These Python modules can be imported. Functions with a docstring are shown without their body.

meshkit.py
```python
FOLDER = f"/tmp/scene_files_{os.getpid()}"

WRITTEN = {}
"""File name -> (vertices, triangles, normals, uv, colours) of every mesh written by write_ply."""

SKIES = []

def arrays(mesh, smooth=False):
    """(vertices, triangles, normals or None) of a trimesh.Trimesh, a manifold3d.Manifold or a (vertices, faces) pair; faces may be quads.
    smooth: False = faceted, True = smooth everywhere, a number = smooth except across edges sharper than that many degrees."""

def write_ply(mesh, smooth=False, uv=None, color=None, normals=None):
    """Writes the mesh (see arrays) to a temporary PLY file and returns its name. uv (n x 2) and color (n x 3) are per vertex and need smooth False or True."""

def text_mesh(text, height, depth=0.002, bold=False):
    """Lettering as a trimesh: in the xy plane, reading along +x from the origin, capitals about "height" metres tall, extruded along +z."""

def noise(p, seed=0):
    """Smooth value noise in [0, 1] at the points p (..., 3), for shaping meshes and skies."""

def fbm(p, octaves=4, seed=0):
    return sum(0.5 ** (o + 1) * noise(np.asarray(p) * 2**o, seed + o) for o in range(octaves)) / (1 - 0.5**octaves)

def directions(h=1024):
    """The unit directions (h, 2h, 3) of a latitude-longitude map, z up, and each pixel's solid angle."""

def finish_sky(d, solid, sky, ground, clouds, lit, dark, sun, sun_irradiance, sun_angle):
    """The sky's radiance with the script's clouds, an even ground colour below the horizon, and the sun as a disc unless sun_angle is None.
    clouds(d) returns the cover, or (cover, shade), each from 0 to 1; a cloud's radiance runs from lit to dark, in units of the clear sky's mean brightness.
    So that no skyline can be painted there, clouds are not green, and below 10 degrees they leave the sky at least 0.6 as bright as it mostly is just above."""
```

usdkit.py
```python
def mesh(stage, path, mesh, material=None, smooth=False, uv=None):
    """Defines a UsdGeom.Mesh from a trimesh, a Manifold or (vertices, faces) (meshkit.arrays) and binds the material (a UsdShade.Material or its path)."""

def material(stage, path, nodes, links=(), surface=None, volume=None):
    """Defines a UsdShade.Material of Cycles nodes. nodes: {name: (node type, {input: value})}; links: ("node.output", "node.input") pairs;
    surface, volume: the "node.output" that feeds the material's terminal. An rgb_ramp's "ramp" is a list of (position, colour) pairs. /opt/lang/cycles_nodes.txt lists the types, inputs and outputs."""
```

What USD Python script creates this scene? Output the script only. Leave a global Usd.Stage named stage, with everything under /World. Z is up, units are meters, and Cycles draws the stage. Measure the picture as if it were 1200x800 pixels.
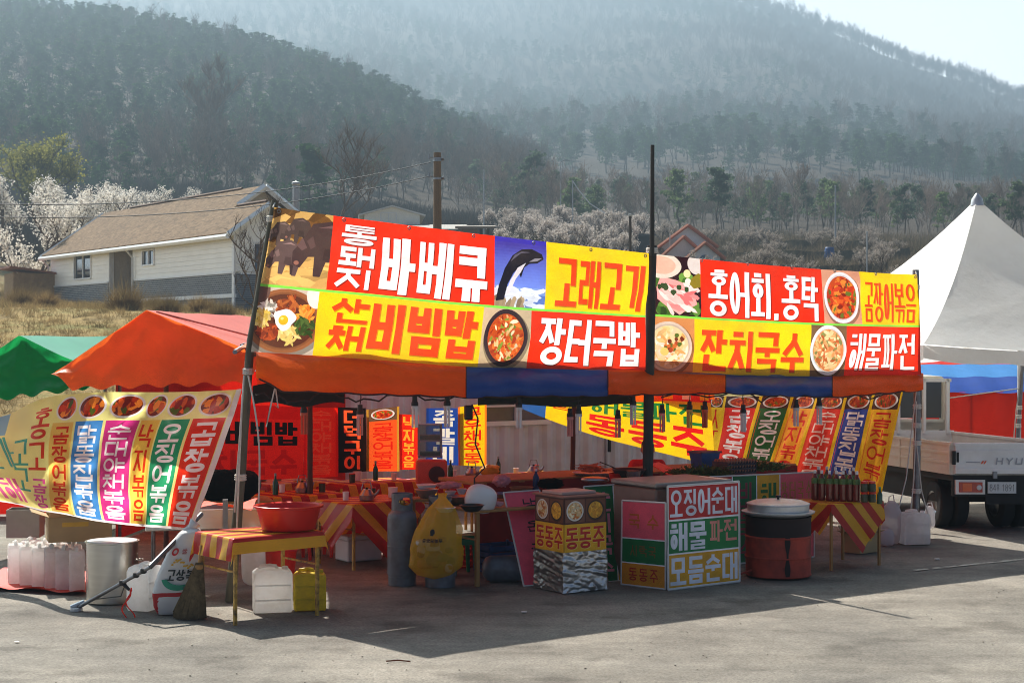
import math, random
import numpy as np, trimesh, usdkit
import mapbox_earcut as earcut
import shapely
from shapely import affinity
from shapely.geometry import Polygon, LineString, Point, box as sbox, MultiPolygon
from shapely.ops import unary_union
from scipy.interpolate import RegularGridInterpolator, PchipInterpolator
from meshkit import noise, fbm
from pxr import Usd, UsdGeom, UsdLux, UsdShade, Sdf, Gf, Vt

stage = Usd.Stage.CreateInMemory()
UsdGeom.SetStageUpAxis(stage, 'Z'); UsdGeom.SetStageMetersPerUnit(stage, 1.0)
UsdGeom.Xform.Define(stage, '/World'); UsdGeom.Scope.Define(stage, '/World/Looks')

# ------------------------------------------------------------- camera, sky, sun, exposure
F, EYE, CX, CY = 1900.0, 2.5, 600.0, 400.0       # focal length in pixels of a 1200 wide picture, eye height
cam = UsdGeom.Camera.Define(stage, '/World/camera')
cam.CreateHorizontalApertureAttr(36.0); cam.CreateFocalLengthAttr(36.0 * F / 1200)
cam.CreateClippingRangeAttr((0.1, 20000.0)); cam.CreateExposureAttr(1.4)
cam.AddTranslateOp().Set((0, 0, EYE)); cam.AddRotateXOp().Set(90.0)
SUN_EL, SUN_AZ = math.radians(48.8), math.radians(29.5)        # azimuth to the left of straight ahead
sun = UsdLux.DistantLight.Define(stage, '/World/sunlight')
sun.CreateIntensityAttr(1.25); sun.CreateAngleAttr(0.5); sun.CreateColorAttr((1.0, 0.95, 0.87))
sun.GetPrim().CreateAttribute('inputs:normalize', Sdf.ValueTypeNames.Bool).Set(True)
sun.AddRotateXYZOp().Set((-(90 - math.degrees(SUN_EL)), 0, math.degrees(SUN_AZ)))
VEIL = (33.0, 33.5, 33.0)      # thin white spring veil towards the horizon
usdkit.material(stage, '/World/Looks/sky_look', {
    'sky': ('sky_texture', dict(sky_type='single_scattering', sun_disc=False, sun_elevation=SUN_EL, sun_rotation=-SUN_AZ, altitude=50, air_density=0.25, aerosol_density=0.4, ozone_density=1.0)),
    'tc': ('texture_coordinate', {}), 'n': ('noise_texture', dict(scale=2.2, detail=5.0)), 'sx': ('separate_xyz', {}), 'mr': ('map_range', dict(range_type='smoothstep', from_min=0.42, from_max=0.02, to_min=0.0, to_max=1.0)),
    'nr': ('rgb_ramp', dict(ramp=[(.3, (.75,) * 3), (.7, (1,) * 3)])), 'f': ('math', dict(math_type='multiply')), 'dt': ('vector_math', dict(math_type='dot_product', vector2=(-math.sin(SUN_AZ) * math.cos(SUN_EL), math.cos(SUN_AZ) * math.cos(SUN_EL), math.sin(SUN_EL)))), 'dm': ('map_range', dict(range_type='smoothstep', from_min=0.15, from_max=0.7, to_min=0.03, to_max=1.0)), 'f2': ('math', dict(math_type='multiply')), 'veil': ('mix', dict(mix_type='mix', color2=VEIL)),
    'bg': ('background_shader', dict(strength=0.05))},
    [('tc.generated', 'sx.vector'), ('tc.generated', 'n.vector'), ('sx.z', 'mr.value'), ('n.fac', 'nr.fac'), ('mr.result', 'f.value1'), ('nr.color', 'f.value2'), ('tc.generated', 'dt.vector1'), ('dt.value', 'dm.value'), ('f.value', 'f2.value1'), ('dm.result', 'f2.value2'), ('f2.value', 'veil.fac'), ('sky.color', 'veil.color1'), ('veil.color', 'bg.color')], surface='bg.background')
sky = UsdLux.DomeLight.Define(stage, '/World/sky')
UsdShade.MaterialBindingAPI.Apply(sky.GetPrim()).Bind(UsdShade.Material.Get(stage, '/World/Looks/sky_look'))
HAZE_DENSITY = 0.0008

# ------------------------------------------------------------- helpers
def P(px, py, d): return np.array([(px - CX) * d / F, d, EYE - (py - CY) * d / F])
def G(px, py): d = F * EYE / (py - CY); return np.array([(px - CX) * d / F, d, 0.0])
def K(h, k=1.0):
    c = np.array([int(h[i:i + 2], 16) / 255 for i in (1, 3, 5)])
    return np.where(c < .04045, c / 12.92, ((c + .055) / 1.055) ** 2.4) * k
used = {}
def path_for(parent, name):
    n = used.get((parent, name), 0); used[(parent, name)] = n + 1
    return f'{parent}/{name}' + (f'_{n:03d}' if n else '')
def pp(x): return str(x.GetPath()) if x is not None else '/World'
def tag(o, label=None, cat=None, group=None, kind=None):
    for k, v in (('label', label), ('category', cat), ('group', group), ('kind', kind)):
        if v: o.SetCustomDataByKey(k, v)
    return o
ORIGIN = {}
def thing(name, label, cat, loc=(0, 0, 0), rotz=0.0, group=None, scale=None, kind=None):
    p = path_for('/World', name); x = UsdGeom.Xform.Define(stage, p)
    x.AddTranslateOp().Set(tuple(map(float, loc))); x.AddRotateZOp().Set(float(math.degrees(rotz)))
    if scale is not None: x.AddScaleOp().Set(tuple(map(float, np.broadcast_to(scale, 3))))
    o = x.GetPrim(); ORIGIN[p] = (np.array(loc, float), rotz)
    return tag(o, label, cat, group, kind)
def dup(root, loc, rotz, label=None, scale=None, group=None):
    was = root.GetCustomData()
    base = root.GetName()
    while base[-4:-3] == '_' and base[-3:].isdigit(): base = base[:-4]
    r = thing(base, label or was['label'], was['category'], loc, rotz, group or was.get('group'), scale)
    r.GetReferences().AddInternalReference(root.GetPath()); r.SetInstanceable(True)
    return r
def bind(prim, m):
    UsdShade.MaterialBindingAPI.Apply(prim).Bind(m)
def arr(mesh):
    if hasattr(mesh, 'vertices'): return np.array(mesh.vertices), np.array(mesh.faces)
    return np.asarray(mesh[0], float), np.asarray(mesh[1], int)
def part(parent, name, mesh, m, smooth=False, world=False, fcol=None, normals=None, label=None):
    """One mesh prim under parent (a thing or a part), or at top level when parent is None."""
    par = pp(parent); p = path_for(par, name)
    v, f = arr(mesh)
    if len(f) and normals is None and len(v) > f.max() + 1: ids = np.unique(f); f = np.searchsorted(ids, f); v = v[ids]
    if world and parent is not None:
        root = '/'.join(par.split('/')[:3]); o, a = ORIGIN[root]
        c, s = math.cos(-a), math.sin(-a); v = (v - o) @ np.array([[c, -s, 0], [s, c, 0], [0, 0, 1]]).T
        if normals is not None: normals = normals @ np.array([[c, -s, 0], [s, c, 0], [0, 0, 1]]).T
    if normals is None:
        g = usdkit.mesh(stage, p, trimesh.Trimesh(v, f, process=False), m, smooth=smooth)
    else:
        g = usdkit.mesh(stage, p, (v, f), m)
        g.CreateNormalsAttr(Vt.Vec3fArray.FromNumpy(normals.astype(np.float32))); g.SetNormalsInterpolation('vertex')
    if fcol is not None:
        pv = UsdGeom.PrimvarsAPI(g).CreatePrimvar('tint', Sdf.ValueTypeNames.Color3fArray, 'uniform')
        pv.Set(Vt.Vec3fArray.FromNumpy(np.asarray(fcol, np.float32)))
    o = g.GetPrim()
    if label: o.SetCustomDataByKey('label', label)
    return o
def solo(name, mesh, m, label, cat, group=None, kind=None, smooth=False, fcol=None, normals=None):
    return tag(part(None, name, mesh, m, smooth, fcol=fcol, normals=normals), label, cat, group, kind)
def cat_(*ms):
    vs, fs, n = [], [], 0
    for m in ms:
        v, f = arr(m); vs.append(v); fs.append(f + n); n += len(v)
    return np.vstack(vs), np.vstack(fs)
def mv(m, t, rz=0, s=1.0):
    v, f = arr(m); c, q = math.cos(rz), math.sin(rz)
    return (v * s) @ np.array([[c, -q, 0], [q, c, 0], [0, 0, 1]]).T + np.array(t, float), f
def bx(sx, sy, sz, c=(0, 0, 0), b=0.0, rz=0.0):
    """Box centred in x,y with its base at c.z; b = rounded edge."""
    if b <= 0:
        m = trimesh.creation.box((sx, sy, sz)); v, f = np.array(m.vertices), np.array(m.faces)
    else:
        q = []
        for i in (-1, 1):
            for j in (-1, 1):
                for k in (-1, 1):
                    e = np.array([sx / 2 * i, sy / 2 * j, sz / 2 * k])
                    for a in range(3):
                        w = e - b * np.sign(e); w[a] = e[a]; q.append(w)
                    q.append(e - b * .42 * np.sign(e))
        h = trimesh.convex.convex_hull(np.array(q)); v, f = np.array(h.vertices), np.array(h.faces)
    v = v + [0, 0, sz / 2]
    return mv((v, f), c, rz)
def tube(pts, r, n=8, caps=True, closed=False):
    p = np.asarray(pts, float); m = len(p); r = np.broadcast_to(r, (m,))
    t = np.gradient(p, axis=0); t /= np.linalg.norm(t, axis=1, keepdims=True) + 1e-12
    ref = np.array([0, 0, 1.]) if abs(t[:, 2]).mean() < .8 else np.array([1., 0, 0])
    a = np.cross(t, ref); a /= np.linalg.norm(a, axis=1, keepdims=True) + 1e-12; b = np.cross(t, a)
    g = np.arange(n) * 2 * np.pi / n
    v = p[:, None] + r[:, None, None] * (np.cos(g)[None, :, None] * a[:, None] + np.sin(g)[None, :, None] * b[:, None])
    i, j = np.meshgrid(np.arange(m - 1), np.arange(n), indexing='ij')
    A, B, C, D = i * n + j, i * n + (j + 1) % n, (i + 1) * n + (j + 1) % n, (i + 1) * n + j
    f = np.vstack([np.stack([A, C, B], -1).reshape(-1, 3), np.stack([A, D, C], -1).reshape(-1, 3)])
    v = v.reshape(-1, 3)
    if caps:
        v = np.vstack([v, p[0], p[-1]]); k = len(v)
        j = np.arange(n)
        f = np.vstack([f, np.stack([np.full(n, k - 2), j, (j + 1) % n], -1), np.stack([np.full(n, k - 1), (m - 1) * n + (j + 1) % n, (m - 1) * n + j], -1)])
    return v, f
def bar(a, b, w, h=None):
    """Square bar from a to b."""
    return tube([a, b], (w if h is None else (w + h) / 2) * .7071, 4)
def lathe(prof, n=24, c=(0, 0, 0)):
    """Revolve (radius, z) points about z."""
    pr = np.asarray(prof, float); m = len(pr); g = np.arange(n) * 2 * np.pi / n
    v = np.stack([pr[:, None, 0] * np.cos(g), pr[:, None, 0] * np.sin(g), np.repeat(pr[:, 1:2], n, 1)], -1).reshape(-1, 3)
    i, j = np.meshgrid(np.arange(m - 1), np.arange(n), indexing='ij')
    A, B, C, D = i * n + j, i * n + (j + 1) % n, (i + 1) * n + (j + 1) % n, (i + 1) * n + j
    f = np.vstack([np.stack([A, B, C], -1).reshape(-1, 3), np.stack([A, C, D], -1).reshape(-1, 3)])
    return v + np.array(c, float), f
def grid(fn, nu, nv, u0=0, u1=1, v0=0, v1=1):
    """Sheet of nu x nv cells from fn(u, v) -> points; returns mesh and the cell centres (u, v) per triangle."""
    u, v = np.meshgrid(np.linspace(u0, u1, nu + 1), np.linspace(v0, v1, nv + 1), indexing='ij')
    pts = fn(u.ravel(), v.ravel())
    i, j = np.meshgrid(np.arange(nu), np.arange(nv), indexing='ij')
    A = i * (nv + 1) + j; B = A + nv + 1; C = B + 1; D = A + 1
    f = np.stack([np.stack([A, B, C], -1), np.stack([A, C, D], -1)], 2).reshape(-1, 3)
    cu = np.repeat((u0 + (i + .5) / nu * (u1 - u0)).ravel(), 2); cv = np.repeat((v0 + (j + .5) / nv * (v1 - v0)).ravel(), 2)
    return (pts, f), np.stack([cu, cv], -1)
def poly_mesh(pg):
    vs, fs, n = [], [], 0
    for g in getattr(pg, 'geoms', [pg]):
        if g.geom_type != 'Polygon' or g.area < 1e-9: continue
        rings = [np.array(g.exterior.coords)[:-1]] + [np.array(r.coords)[:-1] for r in g.interiors]
        v = np.vstack(rings); e = np.cumsum([len(r) for r in rings])
        t = earcut.triangulate_float64(v, e.astype(np.uint32)).reshape(-1, 3)
        vs.append(v); fs.append(t.astype(int) + n); n += len(v)
    if not vs: return np.zeros((0, 2)), np.zeros((0, 3), int)
    return np.vstack(vs), np.vstack(fs)
def prism(pg, h, z0=0.0):
    """Extrude a polygon in xy by h along z."""
    out = []
    for g in getattr(pg, 'geoms', [pg]):
        m = trimesh.creation.extrude_polygon(g, h, engine='earcut'); out.append((np.array(m.vertices) + [0, 0, z0], np.array(m.faces)))
    return cat_(*out)
def rot(m, ax, ang, o=(0, 0, 0)):
    v, f = arr(m); R = trimesh.transformations.rotation_matrix(ang, ax)[:3, :3]
    return (v - np.array(o, float)) @ R.T + np.array(o, float), f
def rnd(seed): return np.random.default_rng(seed)

# ------------------------------------------------------------- materials
MATS = {}
def mat(name, col=(.5, .5, .5), rough=.6, var=.12, scale=6.0, metal=0.0, spec=.5, bump=0.0, bscale=40.0, trans=0.0, tcol=None, attr=False, rand=0.0, dirt=None, dirt_amt=.5, dscale=2.0, coat=0.0, clear=0.0, dist=.01, sheen=0.0, stretch=None):
    if name in MATS: return MATS[name]
    col = np.array(col, float)
    N = {'g': ('geometry', {}), 'n': ('noise_texture', dict(scale=scale, detail=5.0, roughness=.6)),
         'r': ('rgb_ramp', dict(ramp=[(.25, (1 - var,) * 3), (.75, (min(1 + var, 4),) * 3)])),
         'c': ('mix', dict(mix_type='multiply', fac=1.0, color1=tuple(col))),
         'p': ('principled_bsdf', dict(roughness=rough, metallic=metal, specular_ior_level=spec, coat_weight=coat))}
    L = [('n.fac', 'r.fac'), ('r.color', 'c.color2')]
    src = 'g.position'
    if stretch is not None:
        N['mp'] = ('mapping', dict(mapping_type='point', scale=tuple(stretch))); L += [('g.position', 'mp.vector')]; src = 'mp.vector'
    L += [(src, 'n.vector')]
    if attr: N['a'] = ('attribute', dict(attribute='tint')); L += [('a.color', 'c.color1')]
    out = 'c.color'
    if dirt is not None:
        N['dn'] = ('noise_texture', dict(scale=dscale, detail=6.0, roughness=.65)); N['dr'] = ('rgb_ramp', dict(ramp=[(.42, (0, 0, 0)), (.68, (dirt_amt,) * 3)]))
        N['dm'] = ('mix', dict(mix_type='mix', color2=tuple(dirt)))
        L += [(src, 'dn.vector'), ('dn.fac', 'dr.fac'), ('dr.color', 'dm.fac'), (out, 'dm.color1')]; out = 'dm.color'
    if rand > 0:
        N['o'] = ('object_info', {}); N['rr'] = ('rgb_ramp', dict(ramp=[(0, (1 - rand, 1 - rand * .9, 1 - rand * 1.05)), (1, (1 + rand, 1 + rand * .8, 1 + rand * .6))]))
        N['rm'] = ('mix', dict(mix_type='multiply', fac=1.0)); L += [('o.random', 'rr.fac'), ('rr.color', 'rm.color2'), (out, 'rm.color1')]; out = 'rm.color'
    L += [(out, 'p.base_color')]
    if bump > 0:
        N['bn'] = ('noise_texture', dict(scale=bscale, detail=4.0, roughness=.6)); N['b'] = ('bump', dict(strength=bump, distance=dist))
        L += [(src, 'bn.vector'), ('bn.fac', 'b.height'), ('b.normal', 'p.normal')]
    if sheen: N['p'][1]['sheen_weight'] = sheen
    surf = 'p.BSDF'
    if trans > 0:
        N['t'] = ('translucent_bsdf', {}); N['mx'] = ('mix_closure', dict(fac=trans))
        if tcol is None: L += [(out, 't.color')]
        else: N['t'][1]['color'] = tuple(tcol)
        L += [('p.BSDF', 'mx.closure1'), ('t.BSDF', 'mx.closure2')]
        if bump > 0: L += [('b.normal', 't.normal')]
        surf = 'mx.closure'
    if clear > 0:
        N['tr'] = ('transparent_bsdf', dict(color=(1, 1, 1))); N['mc'] = ('mix_closure', dict(fac=clear)); L += [(surf, 'mc.closure1'), ('tr.BSDF', 'mc.closure2')]; surf = 'mc.closure'
    MATS[name] = usdkit.material(stage, f'/World/Looks/{name}', N, L, surface=surf)
    return MATS[name]

# ------------------------------------------------------------- Hangul drawn as pen strokes (sign writing)
def _ell(x0, y0, x1, y1, n=28):
    a = np.linspace(0, 2 * np.pi, n + 1)
    return [((x0 + x1) / 2 + (x1 - x0) / 2 * math.cos(t), (y0 + y1) / 2 + (y1 - y0) / 2 * math.sin(t)) for t in a]
def _sc(st, x0, y0, x1, y1): return [[(x0 + x * (x1 - x0), y0 + y * (y1 - y0)) for x, y in s] for s in st]
J = {'ㄱ': [[(0, 1), (1, 1), (1, 0)]], 'ㄴ': [[(0, 1), (0, 0), (1, 0)]], 'ㄷ': [[(1, 1), (0, 1), (0, 0), (1, 0)]],
     'ㄹ': [[(0, 1), (1, 1), (1, .5), (0, .5), (0, 0), (1, 0)]], 'ㅁ': [[(0, 0), (0, 1), (1, 1), (1, 0), (0, 0)]],
     'ㅂ': [[(0, 1), (0, 0), (1, 0), (1, 1)], [(0, .52), (1, .52)]], 'ㅅ': [[(.5, 1), (.5, .66), (0, 0)], [(.5, .66), (1, 0)]],
     'ㅇ': [_ell(0, 0, 1, 1)], 'ㅈ': [[(0, 1), (1, 1)], [(.5, 1), (.5, .62), (0, 0)], [(.5, .62), (1, 0)]],
     'ㅋ': [[(0, 1), (1, 1), (1, 0)], [(0, .52), (1, .52)]], 'ㅌ': [[(1, 1), (0, 1), (0, 0), (1, 0)], [(0, .5), (1, .5)]],
     'ㅍ': [[(0, 1), (1, 1)], [(0, 0), (1, 0)], [(.28, 1), (.28, 0)], [(.72, 1), (.72, 0)]]}
J['ㅊ'] = _sc(J['ㅈ'], 0, 0, 1, .74) + [[(.3, 1), (.7, 1)]]
J['ㅎ'] = [[(.3, 1), (.7, 1)], [(0, .74), (1, .74)], _ell(.1, 0, .9, .5)]
for a, b in (('ㄲ', 'ㄱ'), ('ㄸ', 'ㄷ'), ('ㅃ', 'ㅂ'), ('ㅆ', 'ㅅ'), ('ㅉ', 'ㅈ')): J[a] = _sc(J[b], 0, 0, .42, 1) + _sc(J[b], .58, 0, 1, 1)
J['ㄳ'] = _sc(J['ㄱ'], 0, 0, .42, 1) + _sc(J['ㅅ'], .56, 0, 1, 1); J['ㄺ'] = _sc(J['ㄹ'], 0, 0, .44, 1) + _sc(J['ㄱ'], .6, 0, 1, 1)
VV = {'ㅏ': [[(0, 1), (0, 0)], [(0, .5), (1, .5)]], 'ㅑ': [[(0, 1), (0, 0)], [(0, .68), (1, .68)], [(0, .34), (1, .34)]],
      'ㅓ': [[(1, 1), (1, 0)], [(0, .5), (1, .5)]], 'ㅕ': [[(1, 1), (1, 0)], [(0, .68), (1, .68)], [(0, .34), (1, .34)]],
      'ㅣ': [[(.6, 1), (.6, 0)]], 'ㅐ': [[(0, 1), (0, 0)], [(1, 1), (1, 0)], [(0, .5), (1, .5)]], 'ㅔ': [[(.42, 1), (.42, 0)], [(1, 1), (1, 0)], [(-.1, .5), (.42, .5)]]}
VH = {'ㅗ': [[(0, 0), (1, 0)], [(.5, 0), (.5, 1)]], 'ㅛ': [[(0, 0), (1, 0)], [(.3, 0), (.3, 1)], [(.7, 0), (.7, 1)]],
      'ㅜ': [[(0, 1), (1, 1)], [(.5, 1), (.5, 0)]], 'ㅠ': [[(0, 1), (1, 1)], [(.3, 1), (.3, 0)], [(.7, 1), (.7, 0)]], 'ㅡ': [[(0, .5), (1, .5)]]}
VC = {'ㅘ': 'ㅗㅏ', 'ㅙ': 'ㅗㅐ', 'ㅚ': 'ㅗㅣ', 'ㅝ': 'ㅜㅓ', 'ㅟ': 'ㅜㅣ', 'ㅢ': 'ㅡㅣ', 'ㅞ': 'ㅜㅔ'}
CHO = 'ㄱㄲㄴㄷㄸㄹㅁㅂㅃㅅㅆㅇㅈㅉㅊㅋㅌㅍㅎ'; JUNG = 'ㅏㅐㅑㅒㅓㅔㅕㅖㅗㅘㅙㅚㅛㅜㅝㅞㅟㅠㅡㅢㅣ'
JONG = ['', 'ㄱ', 'ㄲ', 'ㄳ', 'ㄴ', 'ㄵ', 'ㄶ', 'ㄷ', 'ㄹ', 'ㄺ', 'ㄻ', 'ㄼ', 'ㄽ', 'ㄾ', 'ㄿ', 'ㅀ', 'ㅁ', 'ㅂ', 'ㅄ', 'ㅅ', 'ㅆ', 'ㅇ', 'ㅈ', 'ㅊ', 'ㅋ', 'ㅌ', 'ㅍ', 'ㅎ']
LAT = {'H': [[(0, 0), (0, 1)], [(1, 0), (1, 1)], [(0, .5), (1, .5)]], 'Y': [[(0, 1), (.5, .5), (.5, 0)], [(1, 1), (.5, .5)]], 'U': [[(0, 1), (0, 0), (1, 0), (1, 1)]],
       'N': [[(0, 0), (0, 1), (1, 0), (1, 1)]], 'D': [[(0, 0), (0, 1), (.7, 1), (1, .7), (1, .3), (.7, 0), (0, 0)]], 'A': [[(0, 0), (.5, 1), (1, 0)], [(.22, .35), (.78, .35)]],
       'I': [[(.5, 0), (.5, 1)]], '8': [_ell(.08, .52, .92, 1), _ell(0, 0, 1, .52)], '4': [[(.75, 0), (.75, 1), (0, .3), (1, .3)]], '1': [[(.3, .8), (.6, 1), (.6, 0)]],
       '9': [_ell(0, .42, 1, 1), [(1, .7), (.85, .2), (.4, 0)]], '.': [[(.35, -.02), (.35, .04)]], ' ': []}
NXY = {'ㄱ': (2, 2), 'ㄴ': (2, 2), 'ㄷ': (2, 2), 'ㄹ': (2, 3), 'ㅁ': (2, 2), 'ㅂ': (2, 2.5), 'ㅅ': (2.2, 2), 'ㅇ': (2, 2), 'ㅈ': (2.2, 2.4), 'ㅊ': (2.2, 3), 'ㅋ': (2, 2.6), 'ㅌ': (2, 3), 'ㅍ': (3, 2), 'ㅎ': (2, 3.7),
       'ㅏ': (1.5, 1), 'ㅑ': (1.5, 2), 'ㅓ': (1.5, 1), 'ㅕ': (1.5, 2), 'ㅣ': (1, 1), 'ㅐ': (2, 1), 'ㅔ': (2.3, 1), 'ㅗ': (1, 1.5), 'ㅛ': (2.4, 1.5), 'ㅜ': (1, 1.5), 'ㅠ': (2.4, 1.5), 'ㅡ': (1, 1)}
def glyph(ch, w, h, sw):
    """One character as a polygon in the box 0..w x 0..h; strokes thin out where they crowd."""
    out = []
    def put(st, key, x0, ya, x1, yb):
        x0, x1, ya, yb = x0 * w, x1 * w, ya, yb; W_, H_ = x1 - x0, yb - ya; nx, ny = NXY.get(key, (4.2, 2.6))
        tx = min(sw, W_ / (2 * nx - 1) * 1.18) if nx > 1 else sw; ty = min(sw * .86, H_ / (2 * ny - 1) * 1.18) if ny > 1 else sw * .86
        tx, ty = max(tx, .02 * w), max(ty, .02 * h); k = tx / ty
        for s in _sc(st, x0 + tx / 2, (ya + ty / 2) * k, x1 - tx / 2, (yb - ty / 2) * k):
            if len(s) > 20: q = Polygon(s); g_ = q.buffer(tx / 2).difference(q.buffer(-tx / 2))
            else: g_ = LineString(s).buffer(tx / 2, cap_style=3, join_style=2, mitre_limit=1.7)
            out.append(affinity.affine_transform(g_, [1, 0, 0, 1 / k, 0, 0]))
    if not ('가' <= ch <= '힣'):
        put(LAT[ch], 'ㅁ' if ch != '.' else 'ㅡ', 0, 0, 1, h); return unary_union(out) if out else Polygon()
    k = ord(ch) - 0xAC00; c, v, t = CHO[k // 588], JUNG[k % 588 // 28], JONG[k % 28]
    y0 = h * ((.43 if v in VV else .37) if t else 0); H = h - y0; gp = h * .035
    if v in VV:
        wide = {'ㅐ': .50, 'ㅔ': .44, 'ㅣ': .68}.get(v, .58); st = .0 if v not in 'ㅓㅕㅔ' else -.07
        put(J[c], c, 0, y0 + H * .07, wide - .04, h - H * .02); put(VV[v], v, wide + st, y0 if t else 0, 1.0, h)
    elif v in VH:
        low = .40 if v != 'ㅡ' else .24
        put(J[c], c, .08, y0 + H * low + gp, .92, h); put(VH[v], v, 0, y0 + (gp * .3 if t else 0), 1, y0 + H * (low + (.08 if v in 'ㅗㅛ' else -.01)))
    else:
        a, e = VC[v]; wide = .52 if e == 'ㅐ' else .70
        put(J[c], c, .03, y0 + H * .44, wide - .05, h); put(VH[a], a, 0, y0 + H * .05, wide - .02, y0 + H * .44); put(VV[e], e, wide, y0, 1, h)
    if t: put(J[t], t, .14 if v in VV else .08, 0, 1.0 if v in VV else .92, y0 - gp)
    return unary_union(out)
def text(s, x0, y0, w, h, sw=.17, vertical=False, gap=.10, slant=0.0):
    """A word in the box; sw = stroke relative to the smaller side of a character."""
    n = len(s); out = []
    if vertical:
        ch = (h - (n - 1) * gap * h / n) / n
        for i, c in enumerate(s): out.append(affinity.translate(glyph(c, w, ch, sw * min(w, ch)), x0, y0 + h - (i + 1) * ch - i * gap * h / n))
    else:
        wt = [.35 if c in '. ' else 1 for c in s]; cw = (w - (n - 1) * gap * w / n) / sum(wt); x = x0
        for c, k in zip(s, wt): out.append(affinity.translate(glyph(c, cw * k, h, sw * min(cw, h)), x, y0)); x += cw * k + gap * w / n
    g = unary_union(out)
    if slant: g = affinity.affine_transform(g, [1, slant, 0, 1, -slant * (y0 + h / 2), 0])
    return g

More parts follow.
